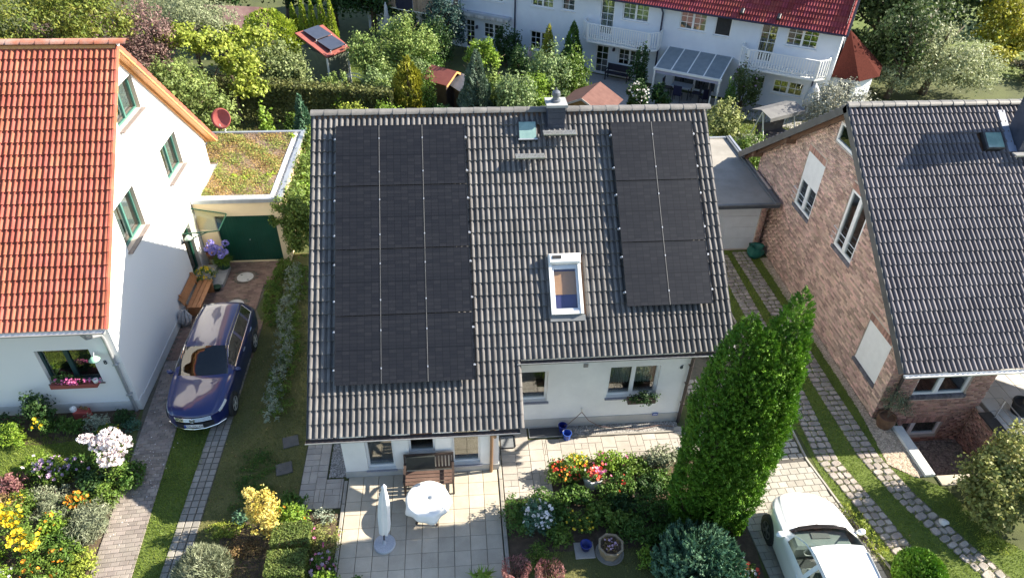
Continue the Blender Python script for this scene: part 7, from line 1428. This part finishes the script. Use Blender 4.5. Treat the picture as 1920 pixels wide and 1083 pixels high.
conifer('bright yellow-green clipped thuja behind the vine', -6.9, 25.0, 3.6, 1.5, 7500, .2, .09, leafmat('thuja_lime', (.15, .22, .02), (.27, .32, .035)), prof=lambda v: 1.45 * math.sqrt(max(0., 1 - abs((v - .45) / .58) ** 2.4)) + .03)
for k in range(5): conifer('bright green pointed thuja %s of the row behind the red solar shed' % ('first', 'second', 'third', 'fourth', 'last')[k] if False else ['leftmost', 'second from left', 'middle', 'second from right', 'rightmost'][k] + ' pointed thuja of the row behind the solar shed', -6.2 + k * .62, 29.0 - k * .15, 3.0 + .25 * (k % 2) + .12 * k, .42, 1500, .2, .08, MATS['thuja_lime'], group='thuja row behind the solar shed')
# long dark hedge
t = thing('hedge', 'long dark beech hedge with a sunlit top behind the sedum roof', 'hedge', (-5, 17.6, 0)); nn = 17000; u = RNG.random(nn); cx_ = -10.2 + u * 11.0; cy_ = 18.5 - u * 1.6; s_ = RNG.random(nn); P = np.column_stack([cx_, cy_ + RNG.uniform(-.5, .5, nn), 2.1 * RNG.random(nn) ** .7]); f = RNG.random(nn); P[f < .45, 2] = 2.1 - .35 * u[f < .45] + RNG.normal(size=(f < .45).sum()) * .12; P[(f > .45), 1] = cy_[f > .45] - .5 + RNG.normal(size=(f > .45).sum()) * .06
V, F = leaves(P, np.where((f < .45)[:, None], [[0, 0, 1.]], [[0, -1., .2]]), .15, .1, .2, .7); raw_obj(raw_mesh('foliage', V - np.array(base_of(t)), F, leafmat('beech', (.06, .075, .025), (.15, .16, .05), hue=.02)), 'foliage', t); stems(t, 'stem', (-5, 17.6, 0), [(-9 + k * 1.2, 18.3 - k * .18, 1.5) for k in range(8)], .04, BARK)
conifer('dark blue-green conifer at the corner of the sedum garage', -3.35, 13.8, 3.0, .62, 3200, .2, .06, BLUEG)
shrub('young leafy sapling behind the sedum garage', -4.9, 13.3, .42, .4, 2.8, 900, .17, .11, LIME); shrub('reddish shrub left of the sapling behind the garage', -5.5, 13.0, .5, .5, 1.6, 1000, .12, .07, AUT); shrub('pale grey bush behind the satellite dish', -6.3, 11.6, .8, .6, 2.2, 2300, .13, .07, GREYG)
shrub('bright yellow-green shrub just above the left end of the dark ridge', -.9, 14.0, 1.1, .8, 2.4, 4200, .14, .09, YELG, clumps=50); shrub('second yellow shrub behind the dark ridge left of the golden conifer', .6, 14.6, .8, .7, 2.0, 2300, .14, .09, LIME)
# middle gardens
G2 = 'garden trees behind the main ridge'
tree('loose light green tree right of the solar shed', -.9, 21.8, 3.6, [((-1.0, 21.6, 2.2), (1.0, .9, 1.2)), ((-.3, 21.2, 1.4), (.9, .8, .9))], 4800, .16, .09, leafmat('apple', (.11, .175, .045), (.22, .29, .09)), .09, clumps=50); tree('broad light green garden tree in front of the wooden balcony', 1.2, 22.4, 4.2, [((.9, 22.2, 2.8), (1.4, 1.1, 1.2)), ((2.0, 22.4, 2.4), (1.1, 1, 1.0)), ((.6, 21.6, 1.4), (1.2, 1, 1.0))], 7500, .16, .09, leafmat('cherry', (.12, .185, .045), (.24, .31, .09)), .1, clumps=70)
conifer('golden yellow feathery conifer behind the main ridge', 1.55, 17.9, 3.3, .9, 8500, .22, .06, THUJAY, fan=(.3, .04, 14), prof=lambda v: .88 * (.7 + .3 * math.sin(v * 3)) * (1 - v ** 3) + .03); shrub('green climbing column left of the small red shed', 2.65, 17.0, .38, .35, 3.0, 1500, .13, .08, MID); shrub('light green bush left of the golden conifer', .3, 18.6, .8, .7, 2.0, 2400, .15, .08, MATS['cherry']); shrub('low light shrubs right of the golden conifer behind the ridge', 2.8, 15.0, .9, .6, 1.4, 2000, .13, .07, GREYG)
for (x, y, h, r, lab) in ((-1.5, 33, 7, 2.2, 'dark tall tree at the top between solar shed and wooden balcony'), (-4.4, 34, 6.5, 2.4, 'dark tree at the top above the row of pointed thujas'), (-8.0, 36, 6.5, 2.6, 'dark tree at the top behind the brown hut'), (-13, 36, 7, 3., 'dark tree at the top left behind the brown hut')): tree(lab, x, y, h, [((x, y, h * .45), (r, r * .8, h * .42)), ((x + r * .6, y - 1, h * .35), (r * .7, r * .6, h * .3))], 5000, .26, .16, DARKG, .2, group='dark trees at the top', clumps=60)
tree('very dark round evergreen against the row house', 3.55, 27.2, 4, [((3.55, 27.0, 1.9), (1.15, 1.1, 1.9))], 7500, .16, .08, leafmat('yew_blue', (.012, .035, .03), (.025, .06, .05), trans=.1), .14, clumps=120, inner=.85); shrub('dark green bush in front of the round evergreen', 2.9, 25.6, 1.1, .9, 3.0, 3800, .15, .07, DARKG, clumps=50); shrub('dark shrub under the wooden balcony', 1.6, 28.2, 1.0, .8, 2.4, 2400, .16, .1, DARKG); shrub('green bush in the shade in front of the dark bush', 2.4, 23.6, 1.0, .8, 2.6, 3200, .15, .07, GREEN, clumps=50)
conifer('blue-green spruce behind the main ridge left of the chimney', 5.1, 16.8, 4.0, 1.05, 9000, .2, .055, leafmat('spruce', (.05, .09, .06), (.12, .17, .12), trans=.15)); tree('tall light shrub with upright shoots behind the spruce', 5.5, 19.8, 3.6, [((5.3, 19.8, 2.6), (.7, .6, .9)), ((6.0, 19.9, 2.4), (.6, .6, .7)), ((5.9, 19.6, 3.3), (.3, .3, .5))], 3000, .16, .08, LIME, .07, clumps=40)
shrub('dark ivy-like bush against the row house wall by the downpipe', 7.3, 25.6, .9, .7, 2.4, 2600, .16, .1, DARKG); shrub('light green viburnum directly above the chimney', 7.1, 16.6, 1.1, .9, 2.8, 4800, .14, .09, leafmat('viburnum', (.115, .18, .065), (.24, .31, .14)), clumps=55); shrub('large bush with pale leaves left of the slatted balcony', 9.3, 19.2, 1.3, 1.1, 3.2, 6500, .15, .09, MATS['viburnum'], clumps=70); shrub('dark leafy bush between pale bush and bench terrace', 10.6, 19.4, 1.0, .9, 2.9, 3800, .15, .09, MID, clumps=50); conifer('golden conifer against the row house', 9.75, 23.6, 3.2, .62, 2400, .2, .06, THUJAY); conifer('dark green pointed conifer left of the slatted balcony', 11.2, 23.4, 3.4, .85, 4200, .2, .07, GREEN)
shrub('white climbing rose beside the pergola post', 14.0, 17.6, .6, .5, 2.0, 2200, .13, .08, DARKG, [(50, .12, 'white', .1)], cat='rose', name='rose_bush'); shrub('dark climber on the row house between bench and pergola', 14.7, 20.6, .5, .4, 2.8, 1900, .15, .09, DARKG, cat='climber', name='climber'); shrub('dark bush under the left pergola post', 15.5, 18.4, .6, .5, 1.5, 1600, .14, .09, DARKG)
shrub('pale green bush at the right end of the dark ridge', 17.4, 13.6, .9, .8, 2.4, 3300, .15, .1, leafmat('bush_yellowish', (.16, .2, .06), (.3, .32, .13)), clumps=45); shrub('climbing plant with purple blooms right of the pergola', 20.0, 17.8, .8, .6, 2.9, 2600, .14, .08, leafmat('clematis', (.05, .08, .025), (.11, .14, .045)), [(20, .1, 'mauve', .2)], cat='climber', name='climber'); shrub('slim shrub beside the pergola screen', 18.9, 17.0, .3, .3, 2.4, 800, .13, .07, GREEN)
shrub('whitish leaved shrub above the brick gable', 23.6, 14.0, 1.7, 1.0, 3.1, 9000, .13, .07, WHITEL, clumps=55); shrub('green bush beneath the brick rear eave', 17.7, 10.6, .9, 1.0, 1.9, 3200, .12, .08, MID, clumps=45); shrub('light shrub beside the lawn behind the right garage', 18.2, 11.9, .8, .6, 1.4, 1600, .12, .06, GREYG); shrub('bright green plant at the right garage corner', 16.6, 8.6, .35, .5, 1.6, 700, .12, .09, LIME)
# right-hand trees
tree('large grey-green willow behind the brick ridge', 32.2, 20.0, 5, [((32.0, 19.6, 1.9), (2.6, 2.0, 1.9)), ((31.0, 20.0, 2.9), (1.5, 1.4, 1.3)), ((34.4, 19.6, 1.4), (1.8, 1.5, 1.3)), ((29.6, 19.6, 1.2), (1.4, 1.3, 1.1))], 15000, .2, .08, leafmat('osier', (.18, .21, .10), (.33, .36, .21)), .2, clumps=130)
tree('huge dark oak-like tree at the top right', 37, 30, 8, [((34, 30, 3.4), (3.6, 3, 3.2)), ((38.5, 30, 3.8), (3.6, 3, 3.4)), ((36, 28, 2.2), (3.2, 2.5, 2.2)), ((32.5, 33, 4.8), (3, 3, 2.6)), ((37, 34, 6.5), (5, 3, 3))], 20000, .3, .2, leafmat('oak', (.028, .05, .018), (.07, .105, .032), hue=.02), .35, clumps=190, spread=3)
tree('yellow autumn-coloured tree at the right edge', 41.4, 26.6, 5, [((41.2, 26.4, 1.6), (1.7, 1.6, 1.5)), ((40.6, 27.0, 3.0), (1.5, 1.5, 1.4)), ((42.4, 25.6, .9), (1.3, 1.2, .9)), ((39.4, 24.4, .6), (1.2, 1, .7))], 7500, .24, .15, leafmat('maple_yellow', (.22, .23, .03), (.38, .36, .05)), .18, clumps=80)
tree('dark tree in the top right corner by the road', 46.6, 32.5, 6, [((47.0, 32, 2.6), (2.4, 2, 2.0)), ((49, 33, 3.5), (2.5, 2, 2.4))], 5200, .26, .17, leafmat('oak2', (.05, .06, .02), (.13, .13, .04), hue=.02), .2, clumps=60)
shrub('brown-grey bushes by the road at the right edge', 41.5, 22.0, 2.2, 1.6, 1.4, 3600, .2, .1, leafmat('thicket', (.06, .055, .035), (.12, .11, .07)), clumps=50); shrub('dark thicket behind the annex', 29.5, 24.5, 2.2, 1.8, 2.4, 4200, .22, .14, DARKG, clumps=60)
# ---- garden sheds
def quad_slab(mb, c, th=.06, mi=0):
    top = [Vector(p) for p in c]; n = (top[1] - top[0]).cross(top[3] - top[0]).normalized()
    if n.z < 0: top = top[::-1]; n = -n
    mb.add(top + [p - n * th for p in top], [(0, 1, 2, 3), (7, 6, 5, 4), (0, 4, 5, 1), (1, 5, 6, 2), (2, 6, 7, 3), (3, 7, 4, 0)], mi); return n
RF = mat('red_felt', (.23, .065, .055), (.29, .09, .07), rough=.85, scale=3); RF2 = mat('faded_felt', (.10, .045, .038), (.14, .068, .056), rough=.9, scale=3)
A, B, C, D = Vector((-3.1, 21.35, 2.15)), Vector((-1.95, 22.95, 2.15)), Vector((-3.75, 25.3, 2.75)), Vector((-5.15, 23.75, 2.75))
sh = thing('garden_shed', 'garden shed with red roof and two solar panels', 'shed', (-3.4, 23.4, 0)); mb = MB(); n = quad_slab(mb, (A, B, C, D), .08); mb.build('roof', RF, sh)
mb = MB(); ci = (A + B + C + D) / 4
ins = [Vector((p.x, p.y, 0)).lerp(Vector((ci.x, ci.y, 0)), .14) for p in (A, B, C, D)]; mb.prism([(p.x, p.y) for p in ins], 0, 2.05); mb.build('wall', mat('shed_green', (.10, .12, .09), (.14, .16, .12), rough=.8), sh)
for p in ins[:2]: mb = MB(); mb.bar((p.x, p.y, 0), (p.x, p.y, 2.1), .1, .1); mb.build('corner_post', WHITE_PAINT, sh)
q = [A.lerp(ci, .0), B, C, D]; e1 = (B - A); e2 = (D - A)
for k in range(2):
    p0 = A + e1 * .24 + e2 * (.06 + k * .44); mb = MB(); quad_slab(mb, (p0 + n * .2, p0 + e1 * .62 + n * .2, p0 + e1 * .62 + e2 * .42 + n * .14, p0 + e2 * .42 + n * .14), .05); mb.build('solar_panel', mat('shed_pv', (.035, .04, .06), (.05, .055, .075), rough=.3, coat=.4), sh)
    mb = MB(); mb.bar(p0 + n * .15, p0 - n * .0, .05, .05); mb.bar(p0 + e1 * .62 + n * .15, p0 + e1 * .62, .05, .05); mb.build('panel_foot', WHITE_PAINT, sh)
def gable_shed(label, cx, cy, w_, d_, h, rh_, rot, rm, wm, ov=.18, barge=None, open_front=False):
    t = thing('garden_shed', label, 'shed', (cx, cy, 0), rotz=rot); mb = MB(); a, b_ = w_ / 2, d_ / 2
    mb.box(-a, -b_, 0, a, b_, h); mb.add([(-a, -b_, h), (a, -b_, h), (0, -b_, h + rh_ - .03), (-a, b_, h), (a, b_, h), (0, b_, h + rh_ - .03)], [(0, 1, 2), (5, 4, 3), (1, 4, 5, 2), (0, 2, 5, 3)]); mb.build('wall', wm, t)
    for s in (1, -1):
        mb = MB(); k = rh_ / a; quad_slab(mb, ((s * (a + ov), -b_ - ov, h - ov * k + .03), (s * (a + ov), b_ + ov, h - ov * k + .03), (0, b_ + ov, h + rh_ + .03), (0, -b_ - ov, h + rh_ + .03)), .05); mb.build('roof_slope', rm, t)
    mb = MB()
    for s in (1, -1): mb.bar((s * (a + ov), -b_ - ov - .015, h - ov * rh_ / a - .03), (0, -b_ - ov - .015, h + rh_ - .03), .03, .1)
    mb.build('barge_board', barge or BROWN_WOOD, t)
    mb = MB(); mb.box(-.35, -b_ - .012, .05, .35, -b_ - .001, 1.6); mb.build('door', mat('shed_door', (.05, .035, .03), (.07, .05, .04)), t); return t
gable_shed('small garden shed with bright red felt roof and orange barge board', 3.45, 19.3, 1.5, 1.4, 1.75, .42, R_(52), RF, mat('shed_brown', (.05, .035, .03), (.075, .055, .045)), barge=ORANGE_WOOD)
gable_shed('small dark shed with grey roof behind the spruce', 4.75, 18.4, 1.3, 1.2, 1.6, .35, R_(28), mat('grey_felt', (.22, .22, .23), (.28, .28, .29)), MATS['shed_brown'])
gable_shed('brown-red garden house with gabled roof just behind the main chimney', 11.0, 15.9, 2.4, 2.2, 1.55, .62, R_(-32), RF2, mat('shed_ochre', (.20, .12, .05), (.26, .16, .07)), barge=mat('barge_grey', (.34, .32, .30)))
gable_shed('brown hut with wide dark red roof at the top left', -10.3, 30.2, 4.6, 3.4, 1.6, .9, R_(80), mat('hut_roof', (.15, .08, .075), (.24, .15, .13), rough=.8, scale=1.5), MATS['shed_brown'])
# ---- garden furniture far behind
def bench2(label, M, m):
    t = thing('garden_bench', label, 'bench', tuple(M.translation), rotz=M.to_euler().z); sl = MB().box(-.75, -.05, 0, .75, .05, .03).mesh('seat_slat', m)
    for k in range(4): place(sl, 'seat_slat', t, Matrix.Translation((0, -.1 - k * .12, .42)))
    mb = MB(); mb.box(-.75, -.02, .5, .75, .02, .9); mb.build('backrest', m, t)
    for x in (-.7, .7):
        for y in (0, -.48): mb = MB(); mb.box(x - .03, y - .03, 0, x + .03, y + .03, .62 if y else .9); mb.build('leg', m, t)
        mb = MB(); mb.box(x - .03, -.5, .62, x + .03, 0, .66); mb.build('armrest', m, t)
MRW = Matrix.Translation(RO) @ Matrix.Rotation(RA, 4, 'Z')
bench2('dark garden bench under the slatted balcony of the row house', MRW @ Matrix.Translation((1.7, -.35, 0)), mat('navy_wood', (.02, .02, .035), (.03, .03, .05)))
t = thing('garden_table', 'pale table under the glass pergola', 'table', tuple(MRW @ Vector((5.9, -1.2, 0))), rotz=RA); mb = MB(); mb.bevbox(-.6, -.4, .7, .6, .4, .74, .01); mb.build('table_top', mat('table_pale', (.42, .45, .52), (.5, .52, .58)), t)
for x in (-.5, .5):
    for y in (-.32, .32): mb = MB(); mb.box(x - .025, y - .025, 0, x + .025, y + .025, .7); mb.build('leg', DARK_METAL, t)
for k, (x, y, rz_, lab) in enumerate(((5.0, -1.2, 90, 'dark garden chair left of the pergola table'), (6.8, -1.2, -90, 'dark garden chair right of the pergola table'), (5.9, -1.95, 180, 'dark garden chair in front of the pergola table'), (7.4, -1.7, -140, 'dark garden chair by the right pergola post'))):
    t = thing('garden_chair', lab, 'chair', tuple(MRW @ Vector((x, y, 0))), 'chairs under the pergola', rotz=RA + R_(rz_)); mb = MB(); mb.bevbox(-.24, -.24, .42, .24, .24, .46, .01); mb.build('seat', NAVY, t); mb = MB(); mb.box(-.24, .2, .46, .24, .24, 1.0); mb.build('backrest', NAVY, t)
    for a in (-.21, .21):
        for b_ in (-.21, .21): mb = MB(); mb.box(a - .015, b_ - .015, 0, a + .015, b_ + .015, .42); mb.build('leg', DARK_METAL, t)
# canopy swing
sw = thing('garden_swing', 'garden swing seat with grey canopy on the lawn behind the brick house', 'garden swing', (20.3, 14.0, 0), rotz=R_(24)); GC = mat('swing_canopy', (.11, .11, .115), (.15, .15, .15), rough=.85, scale=2)  # canopy colour kept dark to carry the tree shade over it
mb = MB(); quad_slab(mb, ((-1.2, -.7, 1.78), (1.2, -.7, 1.78), (1.2, .0, 1.98), (-1.2, .0, 1.98)), .02); quad_slab(mb, ((-1.2, .0, 1.98), (1.2, .0, 1.98), (1.2, .6, 1.8), (-1.2, .6, 1.8)), .02); mb.build('canopy', GC, sw)
mb = MB(); mb.box(-1.2, -.72, 1.6, 1.2, -.705, 1.78); mb.build('valance', GC, sw)
for s in (-1, 1):
    for y in (-.65, .55): mb = MB(); mb.tube([(s * 1.1, y, 0), (s * 1.1, -.05, 1.9)], .03, 8); mb.build('leg', WHITE_PAINT, sw)
mb = MB(); mb.bevbox(-.9, -.35, .45, .9, .2, .55, .03); mb.build('seat', mat('swing_seat', (.06, .05, .05), (.09, .08, .08)), sw); mb = MB(); mb.bevbox(-.9, .15, .5, .9, .28, 1.05, .03); mb.build('backrest', MATS['swing_seat'], sw)
for s in (-1, 1): mb = MB(); mb.tube([(s * .85, -.05, .5), (s * .95, -.05, 1.88)], .012, 6); mb.build('hanger', STEEL, sw)
def closed_parasol(label, x, y, h, m, r=.16):
    t = thing('parasol', label, 'parasol', (x, y, 0)); mb = MB(); mb.lathe([(0, 0), (.22, 0), (.22, .06), (.05, .1), (0, .1)], (x, y, 0), 16); mb.build('base', GPAVER, t); mb = MB(); mb.tube([(x, y, .05), (x, y, h * .5)], .025, 8); mb.build('pole', DARK_METAL, t); mb = MB(); mb.lathe([(.02, h * .35), (r, h * .4), (r * 1.05, h * .6), (r * .7, h * .85), (.03, h), (0, h)], (x, y, 0), 16, wob=lambda a, i: .15 * math.sin(a * 5)); mb.build('canopy', m, t, smooth=True)
closed_parasol('closed grey parasol below the wooden balcony', -.35, 30.2, 2.7, mat('grey_canvas', (.42, .42, .42), (.5, .5, .5))); closed_parasol('small closed pale pink parasol by the row house wall', 8.75, 24.6, 1.6, mat('pink_canvas', (.5, .36, .38), (.55, .42, .44)), .14); closed_parasol('closed whitish parasol right of the slatted right balcony', 23.4, 16.6, 2.1, mat('pale_canvas', (.45, .46, .47), (.52, .53, .54)), .34)
# white trellis arch
t = thing('trellis_arch', 'white metal trellis arch next to the solar shed', 'trellis', (-1.75, 21.0, 0)); mb = MB()
for off in (-.25, .25):
    mb.tube([(-1.75 + .75 * math.cos(a * math.pi / 12), 21.0 + off, .5 + .75 * math.sin(a * math.pi / 12)) for a in range(13)], .025, 6); mb.tube([(-1.0, 21 + off, 0), (-1.0, 21 + off, .5)], .025, 6); mb.tube([(-2.5, 21 + off, 0), (-2.5, 21 + off, .5)], .025, 6)
mb.build('hoop', WHITE_PAINT, t); mb = MB()
for a in range(1, 12): mb.bar((-1.75 + .75 * math.cos(a * math.pi / 12), 20.75, .5 + .75 * math.sin(a * math.pi / 12)), (-1.75 + .75 * math.cos(a * math.pi / 12), 21.25, .5 + .75 * math.sin(a * math.pi / 12)), .015, .015)
mb.build('rung', WHITE_PAINT, t)
mb = MB(); mb.bevbox(27.2, 22.2, 0, 29.6, 23.8, 1.5, .05); mb.solo('garden_shed', mat('tarp_grey', (.36, .36, .35), (.42, .42, .4), rough=.8), 'grey flat covered box beside the annex roof at the top right', 'shed', (28.4, 23, 0))
mb = MB(); mb.bar((18.55, 19.3, .0), (18.55, 19.3, 1.7), .05, .05); mb.bar((17.9, 17.2, 0), (17.9, 17.2, 1.2), .05, .05); t = thing('privacy_screen', 'dark privacy screen standing right of the pergola', 'screen', (18.2, 18.2, 0)); mb.build('post', WHITE_PAINT, t); mb = MB(); mb.add([(18.54, 19.28, .1), (17.9, 17.2, .1), (17.9, 17.2, 1.1), (18.54, 19.28, 1.65), (18.58, 19.27, .1), (17.94, 17.19, .1), (17.94, 17.19, 1.1), (18.58, 19.27, 1.65)], [(0, 1, 2, 3), (7, 6, 5, 4), (0, 4, 5, 1), (1, 5, 6, 2), (2, 6, 7, 3), (3, 7, 4, 0)]); mb.build('panel', DARK_METAL, t)

tree('dark leafy tree behind the annex shading its roof', 30.8, 24.5, 8, [((30.6, 24.0, 4.4), (2.2, 2.2, 3.0)), ((29.6, 26.8, 4.6), (2.4, 2.2, 2.8)), ((31.8, 22.4, 4.0), (1.6, 1.6, 2.4))], 11000, .26, .17, MATS['oak'], .25, clumps=110, spread=2)
PB = MATS['cherry']; VB = MATS['viburnum']
for i, (x, y, rx, h, m, lab) in enumerate(((-2.6, 19.4, .9, 1.9, PB, 'light bush below the trellis arch beside the hedge'), (-.2, 19.6, .9, 2.1, VB, 'airy pale bush right of the trellis arch'), (.5, 16.2, .8, 1.6, MID, 'green bush in front of the golden conifer to its left'), (3.4, 16.0, .7, 1.5, DARKG, 'dark shaded bush in front of the small red shed'), (8.3, 17.6, .9, 2.6, LIME, 'lime green bush between viburnum and pale bush'), (6.2, 18.2, .7, 2.4, PB, 'yellowish bush right of the spruce'), (8.2, 21.6, 1.0, 2.6, DARKG, 'dark bush behind the pale bushes at the row house'), (2.2, 20.6, .9, 2.2, VB, 'pale bush behind the golden conifer'), (-3.9, 15.6, .8, 1.2, MID, 'green bush at the foot of the dark hedge'), (12.6, 13.8, .7, 1.6, DARKG, 'dark bush right of the garden house'), (-1.6, 17.0, .9, 1.7, LIME, 'bright bush behind the left end of the dark ridge'))):
    shrub(lab, x, y, rx, rx * .85, h, 3000, .15, .09, m, clumps=45)

tree('dark leafy tree between annex and willow', 29.6, 19.4, 6, [((29.4, 19.5, 3.2), (1.5, 1.5, 2.3)), ((30.2, 20.6, 3.4), (1.4, 1.3, 2.0)), ((28.8, 20.4, 2.4), (1.1, 1.1, 1.6))], 8000, .2, .13, MATS['oak'], .14, clumps=90)
# petals fallen from the phlox
P = np.column_stack([RNG.normal(-4.95, .35, 90), RNG.normal(-5.6, 1.0, 90), np.full(90, .034)]); P = P[(P[:, 0] < -4.2) & (P[:, 0] > -5.5)]
V, F = leaves(P, np.tile([0, 0, 1.], (len(P), 1)), .035, .03, 1., .15); raw_obj(raw_mesh('petals', V, F, PET['white']), 'petals', None, 'stuff')
# a few dry leaves on lawns and drives
P = np.column_stack([np.concatenate([RNG.uniform(-3, -.6, 120), RNG.uniform(11, 16.5, 160)]), RNG.uniform(-9.5, 2, 280), np.full(280, .04)])
V, F = leaves(P, np.tile([0, 0, 1.], (280, 1)), .05, .035, .6, .4); raw_obj(raw_mesh('fallen_leaves', V, F, AUT), 'fallen_leaves', None, 'stuff')
